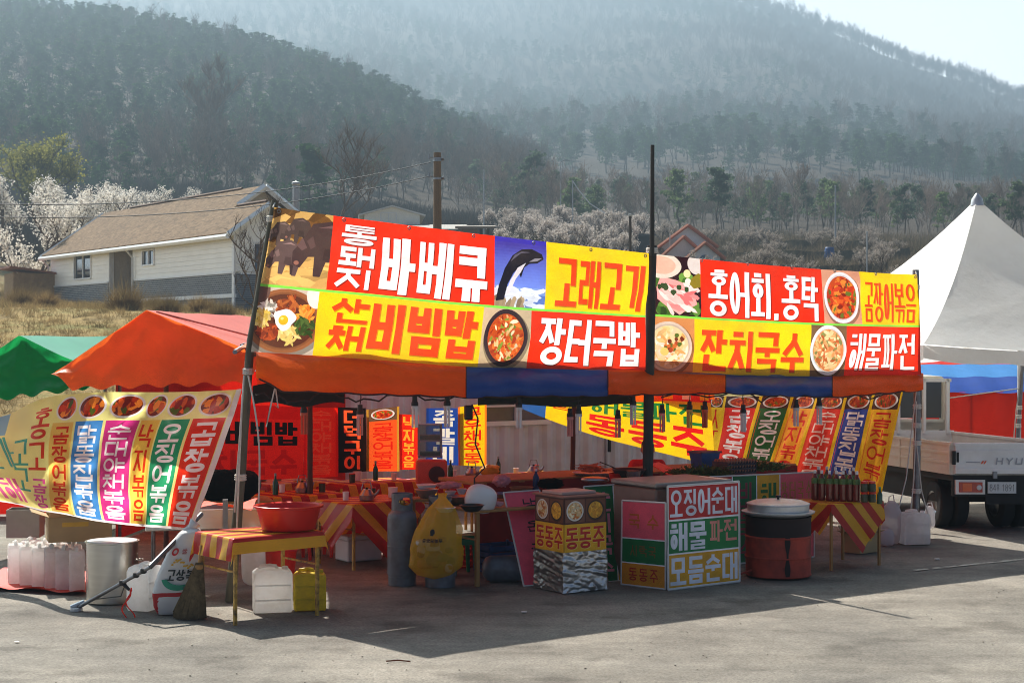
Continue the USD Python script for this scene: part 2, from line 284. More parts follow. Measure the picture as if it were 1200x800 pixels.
# ------------------------------------------------------------- prints: one layer of cloth or board cut into coloured pieces
class Print:
    def __init__(s, w, h): s.w, s.h, s.it = w, h, []; s.all = sbox(0, 0, w, h)
    def add(s, pg, col, part='panel'): s.it.append((pg, np.array(col, float), part))
    def rect(s, x0, y0, x1, y1, col, part='panel'): s.add(sbox(x0, y0, x1, y1), col, f'{part}#r{len(s.it)}')
    def word(s, t, x0, y0, w, h, col, sw=.17, vertical=False, part="lettering", gap=.10, slant=0.0, edge=None):
        g = text(t, x0, y0, w, h, sw, vertical, gap, slant); part = f'{part}#w{len(s.it)}'
        if edge is not None: s.add(affinity.translate(g, edge[1], -edge[1]).buffer(edge[1] * .5, join_style=2), edge[0], part)
        s.add(g, col, part)
    def picture(s, x0, y0, x1, y1, items, part='picture'):
        """items: painter's list inside a rectangle, flattened on its own."""
        clip = sbox(x0, y0, x1, y1) if not isinstance(x0, Polygon) else x0
        s.add(clip, items[0][1], part)
        for pg, c in items[1:]: s.add(pg.intersection(clip), c, part)
    def build(s, parent, fn, m, cell=.12, world=True, offset=0.0, rename=None):
        above, vis = None, []
        tree = []
        for pg, c, name in reversed(s.it):
            q = pg.intersection(s.all)
            if not q.is_valid: q = q.buffer(0)
            near = [t for t in tree if t.intersects(q)]
            if near: q2 = q.difference(unary_union(near))
            else: q2 = q
            tree.append(q)
            if q2.area > 1e-7: vis.append((q2, c, name))
            if len(tree) > 60: tree = list(getattr(unary_union(tree), 'geoms', [unary_union(tree)]))
        nx, ny = max(1, round(s.w / cell)), max(1, round(s.h / cell))
        xs, ys = np.linspace(0, s.w, nx + 1), np.linspace(0, s.h, ny + 1)
        groups = {}
        for pg, c, name in vis: groups.setdefault(name, []).append((pg, c))
        made = {}
        for name, lst in groups.items():
            vs, fs, cs, n = [], [], [], 0
            for pg, c in lst:
                a, b, cc, d = pg.bounds
                ix = range(max(0, np.searchsorted(xs, a) - 1), min(nx, np.searchsorted(xs, cc) + 1)); iy = range(max(0, np.searchsorted(ys, b) - 1), min(ny, np.searchsorted(ys, d) + 1))
                cells = [sbox(xs[i], ys[j], xs[i + 1], ys[j + 1]) for i in ix for j in iy]
                for piece in (shapely.intersection(pg, np.array(cells)) if len(cells) > 1 else [pg]):
                    if piece.is_empty: continue
                    v, f = poly_mesh(MultiPolygon([g for g in getattr(piece, 'geoms', [piece]) if g.geom_type == 'Polygon']))
                    if len(f): vs.append(v); fs.append(f + n); n += len(v); cs.append(np.repeat(c[None], len(f), 0))
            if not vs: continue
            v, f, c = np.vstack(vs), np.vstack(fs), np.vstack(cs)
            U, V = v[:, 0] / s.w, v[:, 1] / s.h; e = 1e-3
            p = fn(U, V); nn = np.cross(fn(U + e, V) - fn(U - e, V), fn(U, V + e) - fn(U, V - e)); nn /= np.linalg.norm(nn, axis=1, keepdims=True) + 1e-12
            p = p + nn * offset
            t = p[f]; fl = (np.cross(t[:, 1] - t[:, 0], t[:, 2] - t[:, 0]) * nn[f[:, 0]]).sum(1) < 0
            f[fl] = f[fl][:, [0, 2, 1]]
            made[name] = part(parent, name.split('#')[0], (p, f), m, world=world, fcol=c, normals=nn)
        return made
def flat(o, ex, ey):
    o, ex, ey = (np.asarray(q, float) for q in (o, ex, ey))
    return lambda u, v: o + np.outer(u, ex) + np.outer(v, ey)
def blob(cx, cy, r, g, n=8, ax=1.0, rot_=0.0, rough=.25):
    a = np.arange(n) * 2 * np.pi / n; q = r * (1 + rough * (g.random(n) - .5) * 2)
    x, y = q * np.cos(a) * ax, q * np.sin(a); c, s_ = math.cos(rot_), math.sin(rot_)
    return Polygon(np.stack([cx + x * c - y * s_, cy + x * s_ + y * c], -1)).buffer(0)
def ellipse(cx, cy, rx, ry, n=32): return Polygon([(cx + rx * math.cos(t), cy + ry * math.sin(t)) for t in np.arange(n) * 2 * np.pi / n])
def dish(x0, y0, x1, y1, bg, cx, cy, rx, ry, rim, soup, pal, seed, n=45, size=.1, long=1.6):
    """A photographed dish: plate or bowl on a ground, filled with pieces of food."""
    g = rnd(seed); it = [(sbox(x0, y0, x1, y1), bg)]
    it.append((ellipse(cx + rx * .04, cy - ry * .08, rx * 1.06, ry * 1.06), np.array(bg) * .45))
    it.append((ellipse(cx, cy, rx, ry), rim)); it.append((ellipse(cx, cy, rx * .9, ry * .9), np.array(rim) * .75)); it.append((ellipse(cx, cy, rx * .84, ry * .84), soup))
    inner = ellipse(cx, cy, rx * .82, ry * .82); n = int(n * 2.4); size = size * .68
    for k in range(n):
        a, q = g.random() * 6.283, math.sqrt(g.random()) * .78
        b = blob(cx + rx * q * math.cos(a), cy + ry * q * math.sin(a), min(rx, ry) * size * (.6 + .9 * g.random()), g, 7, 1 + (long - 1) * g.random() * 2, g.random() * 3.14)
        it.append((b.intersection(inner), np.array(pal[g.integers(len(pal))]) * (.75 + .5 * g.random())))
    return it
# ============================================================= the ground and the hills
COLS = [-500, 0, 200, 400, 540, 640, 750, 850, 1000, 1200, 1700]
ROWS = [29, 33, 45, 60, 85, 110, 150, 200, 260, 340, 430, 560, 800, 1180, 1500, 1750, 2100]
TAB = np.array([
    # 29   33   45   60   85   110  150  200  300  450  600  720  900  1200 1500 1750 2100
    [566, 544, 436, 345, 330, 290, 245, 200, 120,  30, -30,  20,  30, -10, -90, -80, -20],
    [566, 544, 438, 362, 353, 309, 265, 228, 155,  75,  28,  70,  80,  10, -70, -60, 0],
    [566, 544, 440, 365, 356, 313, 268, 232, 170,  95,  60, 100,  95,  10, -80, -70, 0],
    [566, 544, 448, 378, 352, 318, 282, 250, 200, 140, 106, 140, 110,  20, -70, -60, 0],
    [566, 544, 478, 415, 362, 326, 286, 262, 230, 192, 172, 190, 140,  50, -45, -40, 20],
    [566, 544, 490, 435, 368, 328, 288, 268, 246, 226, 214, 196, 150,  70, -25, -20, 30],
    [566, 544, 492, 440, 374, 331, 292, 273, 254, 234, 220, 196, 155,  78, -12, -10, 40],
    [566, 544, 492, 440, 378, 334, 296, 276, 257, 237, 222, 194, 152,  74,   8,  14, 60],
    [566, 544, 492, 440, 380, 336, 296, 278, 262, 243, 226, 200, 168, 112,  58,  66, 100],
    [566, 544, 492, 440, 380, 336, 298, 282, 268, 250, 234, 214, 196, 168, 140, 150, 180],
    [566, 544, 492, 440, 380, 340, 306, 292, 280, 268, 262, 258, 254, 250, 246, 262, 280]], float)
_ci = PchipInterpolator(COLS, TAB, axis=0); _dense_c = np.arange(-500, 1701, 20)
_di = PchipInterpolator(np.log(ROWS), _ci(_dense_c), axis=1); _ld = np.linspace(math.log(29), math.log(2100), 240)
_RGI = RegularGridInterpolator((_dense_c, _ld), _di(_ld), bounds_error=False, fill_value=None)
def ground_z(x, y):
    x, y = np.asarray(x, float), np.asarray(y, float); d = np.maximum(y, 29.0)
    px = np.clip(CX + x * F / d, -500, 1700)
    z = EYE + (CY - _RGI(np.stack([px, np.log(np.minimum(d, 2100))], -1))) * d / F
    k = np.clip((d - 34) / 60, 0, 1)
    r = np.clip((d - 150) / 520, 0, 1)
    n1 = fbm(np.stack([x / 9, y / 9, 0 * x], -1), 3, 3) - .5; n2 = fbm(np.stack([x / 90, y / 90, 0 * x], -1), 4, 7) - .5
    rg = .5 - np.abs(fbm(np.stack([x / 210 + y / 700, y / 420, 0 * x + 3], -1), 3, 17) - .5) * 2.4
    return z + n1 * .7 * k + n2 * 34 * r * r + rg * 26 * np.clip((d - 470) / 500, 0, 1)
lin = np.concatenate([np.exp(np.linspace(math.log(29), math.log(140), 110)), np.exp(np.linspace(math.log(142), math.log(1760), 150))])
cols = np.arange(-480, 1681, 9)
dd, cc = np.meshgrid(lin, cols, indexing='ij'); xx = (cc - CX) * dd / F
zz = ground_z(xx.ravel(), dd.ravel()).reshape(xx.shape)
zz = np.where(dd < 34, np.minimum(zz, -0.06 + (dd - 29) * .012), zz)
i, j = np.meshgrid(np.arange(len(lin) - 1), np.arange(len(cols) - 1), indexing='ij'); A = i * len(cols) + j
tf = np.stack([np.stack([A, A + 1, A + len(cols) + 1], -1), np.stack([A, A + len(cols) + 1, A + len(cols)], -1)], 2).reshape(-1, 3)
usdkit.material(stage, '/World/Looks/hillside_soil', {
    'g': ('geometry', {}), 'n': ('noise_texture', dict(scale=.35, detail=8.0, roughness=.65)), 'n2': ('noise_texture', dict(scale=6.0, detail=6.0, roughness=.7)),
    'r': ('rgb_ramp', dict(ramp=[(.3, K('#6b5a38')), (.5, K('#9a8352')), (.62, K('#7f7a48')), (.75, K('#b09a66'))])),
    'r2': ('rgb_ramp', dict(ramp=[(.3, (.55,) * 3), (.7, (1.2,) * 3)])), 'm': ('mix', dict(mix_type='multiply', fac=1.0)),
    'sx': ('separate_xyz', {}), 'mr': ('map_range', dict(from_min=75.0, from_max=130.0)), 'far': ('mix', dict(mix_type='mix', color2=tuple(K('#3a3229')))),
    'p': ('principled_bsdf', dict(roughness=.95, specular_ior_level=.1)), 'b': ('bump', dict(strength=.8, distance=.12))},
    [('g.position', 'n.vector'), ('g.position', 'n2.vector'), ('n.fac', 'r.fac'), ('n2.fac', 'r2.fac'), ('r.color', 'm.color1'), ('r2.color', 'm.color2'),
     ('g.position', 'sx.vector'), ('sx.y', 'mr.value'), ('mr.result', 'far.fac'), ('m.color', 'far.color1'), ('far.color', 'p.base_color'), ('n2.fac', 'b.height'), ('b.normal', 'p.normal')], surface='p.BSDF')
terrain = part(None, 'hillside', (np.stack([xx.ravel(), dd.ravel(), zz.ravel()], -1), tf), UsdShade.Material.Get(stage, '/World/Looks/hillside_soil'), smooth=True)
tag(terrain, kind='structure')

# asphalt, old and pale, dusty
usdkit.material(stage, '/World/Looks/asphalt', {
    'g': ('geometry', {}), 'n': ('noise_texture', dict(scale=.55, detail=7.0, roughness=.62)), 'n2': ('noise_texture', dict(scale=48.0, detail=5.0, roughness=.8)), 'n3': ('noise_texture', dict(scale=3.5, detail=6.0, roughness=.65)),
    'mp': ('mapping', dict(mapping_type='point', rotation=(0, 0, .59), scale=(.35, 2.4, 1))), 'n4': ('noise_texture', dict(scale=.9, detail=5.0, roughness=.6)),
    'r': ('rgb_ramp', dict(ramp=[(.32, K('#6d6860')), (.5, K('#817b71')), (.66, K('#948d81'))])),
    'r2': ('rgb_ramp', dict(ramp=[(.30, (.5,) * 3), (.5, (.97,) * 3), (.70, (1.42,) * 3)])), 'r3': ('rgb_ramp', dict(ramp=[(.3, (.84,) * 3), (.7, (1.1,) * 3)])),
    'r4': ('rgb_ramp', dict(ramp=[(.32, (.78, .77, .76)), (.6, (1.06,) * 3)])),
    'v': ('voronoi_texture', dict(feature='distance_to_edge', scale=.42, randomness=1.0)), 'wn': ('noise_texture', dict(scale=3.0, detail=4.0)),
    'wv': ('vector_math', dict(math_type='multiply_add', vector2=(.5, .5, .5))), 'vr': ('rgb_ramp', dict(ramp=[(0.0, (.45,) * 3), (.006, (.6,) * 3), (.011, (1,) * 3)])),
    'stn': ('noise_texture', dict(scale=1.3, detail=3.0)), 'str': ('rgb_ramp', dict(ramp=[(.56, (1,) * 3), (.68, (.58, .57, .56))])),
    'm': ('mix', dict(mix_type='multiply', fac=1.0)), 'm2': ('mix', dict(mix_type='multiply', fac=1.0)), 'm3': ('mix', dict(mix_type='multiply', fac=1.0)), 'm4': ('mix', dict(mix_type='multiply', fac=.16)), 'm5': ('mix', dict(mix_type='multiply', fac=.8)),
    'p': ('principled_bsdf', dict(roughness=.92, specular_ior_level=.25)), 'b': ('bump', dict(strength=.85, distance=.012)), 'b2': ('bump', dict(strength=.35, distance=.03))},
    [('g.position', 'n.vector'), ('g.position', 'n2.vector'), ('g.position', 'n3.vector'), ('g.position', 'mp.vector'), ('mp.vector', 'n4.vector'), ('n.fac', 'r.fac'), ('n2.fac', 'r2.fac'), ('n3.fac', 'r3.fac'), ('n4.fac', 'r4.fac'),
     ('g.position', 'wn.vector'), ('wn.color', 'wv.vector1'), ('g.position', 'wv.vector3'), ('wv.vector', 'v.vector'), ('v.distance', 'vr.fac'), ('g.position', 'stn.vector'), ('stn.fac', 'str.fac'),
     ('r.color', 'm.color1'), ('r2.color', 'm.color2'), ('m.color', 'm2.color1'), ('r3.color', 'm2.color2'), ('m2.color', 'm3.color1'), ('r4.color', 'm3.color2'),
     ('m3.color', 'm4.color1'), ('vr.color', 'm4.color2'), ('m4.color', 'm5.color1'), ('str.color', 'm5.color2'), ('m5.color', 'p.base_color'),
     ('n3.fac', 'b2.height'), ('n2.fac', 'b.height'), ('b2.normal', 'b.normal'), ('b.normal', 'p.normal')], surface='p.BSDF')
def ap(u, v):
    x, y = -45 + 90 * u, -45 + 77.5 * v
    return np.stack([x, y, .012 * (fbm(np.stack([x / 3, y / 3, 0 * x], -1), 2, 9) - .5) - .008], -1)
(am, _) = grid(ap, 180, 160)
road = part(None, 'asphalt_ground', am, UsdShade.Material.Get(stage, '/World/Looks/asphalt'), smooth=True); tag(road, kind='structure')

# ============================================================= trees
leafy = dict(rough=.8, spec=.1, var=.35, scale=1.2, rand=.25)
bark = mat('bark', K('#5a4c40'), .95, .35, 3.0, spec=.1, rand=.2); bark_pale = mat('bark_pale', K('#857a70'), .95, .3, 3.0, spec=.1, rand=.2)
twig = mat('twigs', K('#75665a'), .95, .3, 1.0, spec=.05, rand=.25); pine_leaf = mat('pine_needles', K('#38552a'), trans=.25, **leafy); pine_leaf2 = mat('pine_needles_blue', K('#2f4a30'), trans=.25, **leafy)
blossom = mat('plum_blossom', K('#efe8dc'), .7, .15, 2.0, spec=.1, trans=.3); bud = mat('budding_leaves', K('#8d8a44'), trans=.35, **leafy)
def branch_tree(seed, h, spread=.42, levels=3, nb=7, low=.3, twigs=260, tw=.5, r0=.02, up=.75):
    """trunk+limbs mesh, twig tips (points, dirs)"""
    g = rnd(seed); seg = []; tips = []
    def limb(p, d, L, r, lev):
        n = 4 if lev < 2 else 3; pts = [p]; q = p.copy(); dd_ = d.copy()
        for k in range(n):
            dd_ = dd_ + g.normal(0, .16, 3) + [0, 0, .07 * lev]; dd_ /= np.linalg.norm(dd_); q = q + dd_ * L / n; pts.append(q.copy())
        pts = np.array(pts); seg.append(tube(pts, np.linspace(r, r * (.45 if lev else .35), n + 1), 5 if lev < 2 else 3, caps=False))
        if lev >= levels: tips.append((pts, dd_)); return
        for k in range(nb if lev == 0 else 4):
            t = low + (1 - low) * (k + .6 * g.random()) / (nb if lev == 0 else 4) if lev == 0 else .25 + .75 * g.random()
            t = min(t, .98); a = pts[min(int(t * n), n - 1)]; b = pts[min(int(t * n), n - 1) + 1]; s = a + (b - a) * (t * n % 1)
            ang = g.random() * 6.283; out = np.array([math.cos(ang), math.sin(ang), up * (.5 + g.random())])
            nd = out + dd_ * .4; nd /= np.linalg.norm(nd)
            limb(s, nd, L * (spread if lev == 0 else .55) * (1.15 - .5 * t if lev == 0 else .7 + .5 * g.random()), r * (.5 if lev == 0 else .55), lev + 1)
    limb(np.zeros(3), np.array([0, 0, 1.]), h * .92, h * r0, 0)
    P0, D0 = [], []
    for k in range(twigs):
        pts, d = tips[g.integers(len(tips))]; t = g.random(); i_ = min(int(t * (len(pts) - 1)), len(pts) - 2)
        P0.append(pts[i_] + (pts[i_ + 1] - pts[i_]) * g.random()); q = d + g.normal(0, .55, 3) + [0, 0, .35]; D0.append(q / np.linalg.norm(q))
    return cat_(*seg), np.array(P0), np.array(D0)
def slivers(P0, D0, L, w, g):
    n = len(P0); s = np.cross(D0, g.normal(0, 1, (n, 3))); s /= np.linalg.norm(s, axis=1, keepdims=True) + 1e-9
    L = (L * (.5 + g.random(n)))[:, None]
    v = np.stack([P0 - s * w / 2, P0 + s * w / 2, P0 + D0 * L], 1).reshape(-1, 3)
    return v, np.arange(3 * n).reshape(-1, 3)
def cards(P0, size, g, up=0.0):
    n = len(P0); a = g.normal(0, 1, (n, 3)); a[:, 2] += up; a /= np.linalg.norm(a, axis=1, keepdims=True); b = np.cross(a, g.normal(0, 1, (n, 3))); b /= np.linalg.norm(b, axis=1, keepdims=True)
    s = (size * (.6 + .8 * g.random(n)))[:, None]
    v = np.stack([P0 - a * s, P0 + b * s * .7, P0 + a * s, P0 - b * s * .7], 1).reshape(-1, 3); q = np.arange(4 * n).reshape(-1, 4)
    return v, np.vstack([q[:, [0, 1, 2]], q[:, [0, 2, 3]]])
def bare_mesh(seed, h, tw=700):
    wood, p, d = branch_tree(seed, h, .45, 3, 9, .28, tw, r0=.014, up=.8)
    return wood, slivers(p, d, h * .085, h * .0035, rnd(seed + 1))
def pine_mesh(seed, h, low=.45, wide=.24, n=34, card=18, dens=1.0):
    g = rnd(seed); c = []; trunk = np.array([[g.normal(0, .012) * h * k, g.normal(0, .012) * h * k, h * k / 6] for k in range(7)])
    seg = [tube(trunk, np.linspace(h * .016, h * .004, 7), 6, caps=False)]
    for k in range(n):
        t = low + (1 - low) * g.random() ** .85; rr = h * wide * (1.05 - (t - low) / (1 - low)) ** .7 * (.35 + .65 * g.random()); a = g.random() * 6.283
        base = np.array([np.interp(t * h, trunk[:, 2], trunk[:, 0]), np.interp(t * h, trunk[:, 2], trunk[:, 1]), t * h])
        e = base + [rr * math.cos(a), rr * math.sin(a), .10 * rr + g.normal(0, .01) * h]
        seg.append(tube([base - [0, 0, .06 * h * g.random()], e], [h * .005, h * .0015], 3, caps=False)); m = int(card * (.6 + .8 * g.random()) * dens)
        c.append(e + g.normal(0, 1, (m, 3)) * [h * .042, h * .042, h * .016])
    pts = np.vstack(c); return cat_(*seg), cards(pts, h * .026, g, .6)
def blossom_mesh(seed, h, n=3600, size=.06, spread=.62):
    wood, p, d = branch_tree(seed, h, spread, 3, 8, .18, n // 3, r0=.03, up=.55); g = rnd(seed + 5)
    pts = np.concatenate([p + d * (h * .12) * g.random((len(p), 1)) + g.normal(0, h * .018, p.shape) for _ in range(3)])
    sl = slivers(p[:len(p) // 2], d[:len(p) // 2], h * .13, h * .005, g)
    return cat_(wood, sl), cards(pts, size, g)
def instancer(name, protos, pts, rots, scales, idx, kind='stuff', label=None, cat=None):
    """protos: list of lists of (mesh, material)."""
    path = path_for('/World', name); pi = UsdGeom.PointInstancer.Define(stage, path); targets = []
    for k, plist in enumerate(protos):
        q = UsdGeom.Xform.Define(stage, f'{path}/kind_{k:03d}')
        for n_, (m, mm) in enumerate(plist): usdkit.mesh(stage, f'{path}/kind_{k:03d}/piece_{n_:03d}', trimesh.Trimesh(*arr(m), process=False), mm)
        targets.append(q.GetPath())
    pi.CreatePrototypesRel().SetTargets(targets)
    pi.CreateProtoIndicesAttr(Vt.IntArray.FromNumpy(np.asarray(idx, np.int32))); pi.CreatePositionsAttr(Vt.Vec3fArray.FromNumpy(np.asarray(pts, np.float32)))
    pi.CreateScalesAttr(Vt.Vec3fArray.FromNumpy(np.repeat(np.asarray(scales, np.float32)[:, None], 3, 1)))
    pi.CreateOrientationsAttr(Vt.QuathArray([Gf.Quath(float(math.cos(a / 2)), 0, 0, float(math.sin(a / 2))) for a in rots]))
    return tag(pi.GetPrim(), label, cat, kind=kind)
def scatter(d0, d1, p0, p1, step, seed, keep=None):
    g = rnd(seed); pts = []; d = d0
    while d < d1:
        w0, w1 = (p0 - CX) * d / F, (p1 - CX) * d / F; n = int((w1 - w0) / step)
        pts.append(np.stack([np.linspace(w0, w1, n) + g.normal(0, step * .35, n), d + g.normal(0, step * .35, n)], -1)); d += step
    q = np.vstack(pts); px = CX + q[:, 0] * F / q[:, 1]
    if keep is not None: q = q[keep(q, px, g)]
    return np.column_stack([q, ground_z(q[:, 0], q[:, 1]) - .15])
PB = [bare_mesh(100 + k, 1.0, 520) for k in range(4)]; PP = [pine_mesh(200 + k, 1.0, [.25, .35, .2, .4][k], .26, 34, 17) for k in range(4)]
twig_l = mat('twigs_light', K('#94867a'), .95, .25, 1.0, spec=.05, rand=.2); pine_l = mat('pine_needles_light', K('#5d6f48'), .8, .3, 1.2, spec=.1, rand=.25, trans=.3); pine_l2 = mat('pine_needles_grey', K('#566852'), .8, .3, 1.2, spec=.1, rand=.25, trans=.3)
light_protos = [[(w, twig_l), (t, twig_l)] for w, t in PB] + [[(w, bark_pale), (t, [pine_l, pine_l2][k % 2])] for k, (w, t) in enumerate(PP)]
wood_protos = [[(w, twig), (t, twig)] for w, t in PB] + [[(w, bark), (t, [pine_leaf, pine_leaf2][k % 2])] for k, (w, t) in enumerate(PP)]
def forest(name, q, pine_share, hs, seed, label, cat, protos=None):
    g = rnd(seed); n = len(q); isp = g.random(n) < pine_share
    idx = np.where(isp, 4 + g.integers(0, 4, n), g.integers(0, 4, n))
    instancer(name, protos or wood_protos, q, g.random(n) * 6.283, hs * (.7 + .6 * g.random(n)) * np.where(isp, 1.0, 1.05), idx, label=label, cat=cat)
q = scatter(175, 450, -260, 760, 3.9, 11, lambda q, px, g: (px < 640 + (q[:, 1] < 280) * 60) & (q[:, 1] > 190 + np.clip(px - 350, 0, 400) * .3))
px = CX + q[:, 0] * F / q[:, 1]; py = CY - (q[:, 2] - EYE) * F / q[:, 1]
low = np.clip((py - (165 - px * .02)) / 60, 0, 1); n2 = fbm(q / 45, 3, 5)
forest('hill_forest', q, np.clip(1.05 - low * .95 + (n2 - .5) * 1.3, .06, .95), 6.0, 12, 'mixed pine and bare wood covering the near hill behind the house', 'forest')
q = scatter(480, 1560, -60, 1300, 9.4, 13, lambda q, px, g: np.ones(len(q), bool))
n2 = fbm(q / 160, 3, 8); px = CX + q[:, 0] * F / q[:, 1]
forest('mountain_forest', q, np.clip(.75 - (q[:, 1] - 700) / 800 + (n2 - .5) * 1.6 - np.clip((px - 850) / 900, 0, .5), .03, .9), 10.5, 14, 'hazy wood covering the tall mountain up to its ridge', 'forest')
# the crest of the mountain: a fringe of bare trees against the sky
g = rnd(21); dx = np.sort(g.uniform(760, 1260, 420)); dr = 1485 + g.normal(0, 16, 420); xr = (dx - CX) * dr / F
instancer('ridge_trees', wood_protos[:4], np.column_stack([xr, dr, ground_z(xr, dr) - .5]), g.random(420) * 6.283, 12 * (.7 + .5 * g.random(420)), g.integers(0, 4, 420), label='bare trees in a thin fringe along the mountain crest', cat='forest')
q = scatter(205, 300, 560, 1330, 4.4, 15, lambda q, px, g: g.random(len(q)) < .75)
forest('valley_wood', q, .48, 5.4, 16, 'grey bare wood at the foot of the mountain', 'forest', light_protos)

def tree_thing(name, meshes, ms, label, cat, x, y, rz=0, scale=1.0, group=None):
    t = thing(name, label, cat, (x, y, float(ground_z(x, y)) - .08), rz, group, scale)
    part(t, 'trunk', meshes[0], ms[0]); part(t, 'crown', meshes[1], ms[1]); return t
def at(px, d): return (px - CX) * d / F, d
# tree line that can be told apart
g = rnd(31)
proto_b = [tree_thing('bare_tree', bare_mesh(300 + k, 7.6, 1100), (bark_pale, twig_l), ['slim grey bare tree at the wood edge above the whale banner and the white orchard', 'slim grey bare tree at the wood edge above the whale banner and the white orchard', 'slim grey bare tree at the wood edge above the terraced field'][k], 'tree', *at([590, 648, 930][k], [208, 196, 200][k]), group='bare trees at the wood edge') for k in range(3)]
for k in range(46):
    pxk = 560 + 14.5 * k + g.normal(0, 5); x, y = at(pxk, 196 + g.random() * 26)
    dup(proto_b[k % 3], (x, y, float(ground_z(x, y)) - .1), g.random() * 6.28, 'slim grey bare tree at the wood edge ' + ('above the whale banner and the white orchard' if pxk < 760 else 'above the terracotta edged house' if pxk < 870 else 'above the terraced field' if pxk < 1060 else 'beside and behind the white tent peak'), scale=.42 + .45 * g.random())
pines = [(795, 196, 8.6, 'tall umbrella pine with a flat dark crown above the terracotta edged house'), (840, 192, 9.2, 'tall open pine whose branches stick out above the orange edged house'),
         (672, 196, 7.6, 'bushy dark pine above the white plum orchard'), (617, 215, 10.5, 'broad green pine at the lower end of the near hill'), (700, 200, 6.6, 'small dark pine beside the bushy one above the orchard'),
         (1010, 215, 8.5, 'round green pine above the terraced field'), (965, 222, 8.0, 'spreading green pine above the blue barrel field'), (1060, 210, 7.5, 'dark green pine beside the peak of the white tent'),
         (1188, 205, 8.0, 'dark pine showing right behind the white tent slope'), (905, 225, 7.0, 'pale green pine standing over the terrace walls')]
for k, (px_, d_, h_, lab) in enumerate(pines):
    tree_thing('pine_tree', pine_mesh(400 + k, h_ * .88, .5 if k < 2 else .3, .26 if k != 0 else .32, 40, 24), (bark, pine_l2 if k % 2 else pine_l), lab, 'tree', *at(px_, d_), group='pines at the wood edge')
tree_thing('bare_tree', bare_mesh(340, 15.0, 2600), (bark_pale, twig), 'very tall bare tree rising out of the wood behind the brown roof', 'tree', *at(228, 205))
tree_thing('bare_tree', bare_mesh(341, 9.0, 1500), (bark, twig), 'brown bare tree behind the metal flue of the house', 'tree', *at(385, 118))
tree_thing('evergreen_tree', pine_mesh(420, 8.5, .12, .3, 70, 30), (bark, pine_leaf), 'round dark evergreen behind the ridge of the brown roof', 'tree', *at(362, 170))
w_, p_, d_ = branch_tree(350, 7.2, .6, 3, 10, .25, 2600, r0=.03, up=.6)
tree_thing('budding_tree', (w_, cat_(cards(np.concatenate([p_ + d_ * .3, p_ + rnd(5).normal(0, .35, p_.shape), p_ + rnd(6).normal(0, .5, p_.shape)]), .10, rnd(3)), slivers(p_, d_, .6, .025, rnd(4)))), (bark, bud), 'yellow green budding tree above the white blossom', 'tree', *at(42, 128))
# plum trees in blossom
BL = [blossom_mesh(500 + k, 4.6, 5200, .062) for k in range(3)]
pl = []
labs = {0: 'large white blossoming plum tree with a dark forked trunk beside the house', 1: 'wide blossoming plum tree at the picture edge', 2: 'blossoming plum tree whose crown reaches over the brown roof edge'}
spots = [(42, 84, .92), (-25, 92, .95), (118, 108, .88), (84, 98, .9), (12, 108, .95), (150, 120, .82), (190, 130, .75), (64, 112, .95), (-60, 104, 1.0), (235, 134, .7), (120, 126, .85)]
for k, (px_, d_, s_) in enumerate(spots):
    x, y = at(px_, d_); lab = labs.get(k, 'white plum tree in blossom in the grove behind the house')
    if k < 3: pl.append(tree_thing('plum_tree', BL[k], (bark, blossom), lab, 'tree', x, y, k, s_, 'plum trees behind the house'))
    else: dup(pl[k % 3], (x, y, float(ground_z(x, y)) - .1), k * 1.7, lab, s_)
BS = [blossom_mesh(520 + k, 2.6, 1700, .062, .75) for k in range(2)]; g = rnd(33); first = []
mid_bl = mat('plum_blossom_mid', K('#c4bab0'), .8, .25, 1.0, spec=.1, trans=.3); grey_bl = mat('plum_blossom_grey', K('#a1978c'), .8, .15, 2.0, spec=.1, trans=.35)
n_ = 0
for k in range(84):
    px_, d_ = (575 + g.random() * 175, 112 + g.random() * 58) if k < 36 else (770 + g.random() * 290, 104 + g.random() * 72)
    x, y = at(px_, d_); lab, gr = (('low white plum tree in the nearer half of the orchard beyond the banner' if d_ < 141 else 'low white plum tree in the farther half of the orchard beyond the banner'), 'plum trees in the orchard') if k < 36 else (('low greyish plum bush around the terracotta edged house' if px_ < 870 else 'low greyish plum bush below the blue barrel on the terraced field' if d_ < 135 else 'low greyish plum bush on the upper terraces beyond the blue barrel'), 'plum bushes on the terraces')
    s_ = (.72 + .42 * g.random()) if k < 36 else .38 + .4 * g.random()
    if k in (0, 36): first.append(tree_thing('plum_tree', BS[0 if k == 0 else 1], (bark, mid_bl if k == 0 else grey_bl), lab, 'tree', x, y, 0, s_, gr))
    else: dup(first[-1], (x, y, float(ground_z(x, y)) - .1), g.random() * 6.28, lab, s_, gr)
# young bare tree in front of the house
tree_thing('bare_tree', bare_mesh(360, 3.9, 420), (bark, bark), 'small dark leaning bare tree in front of the house corner', 'tree', *at(290, 50))
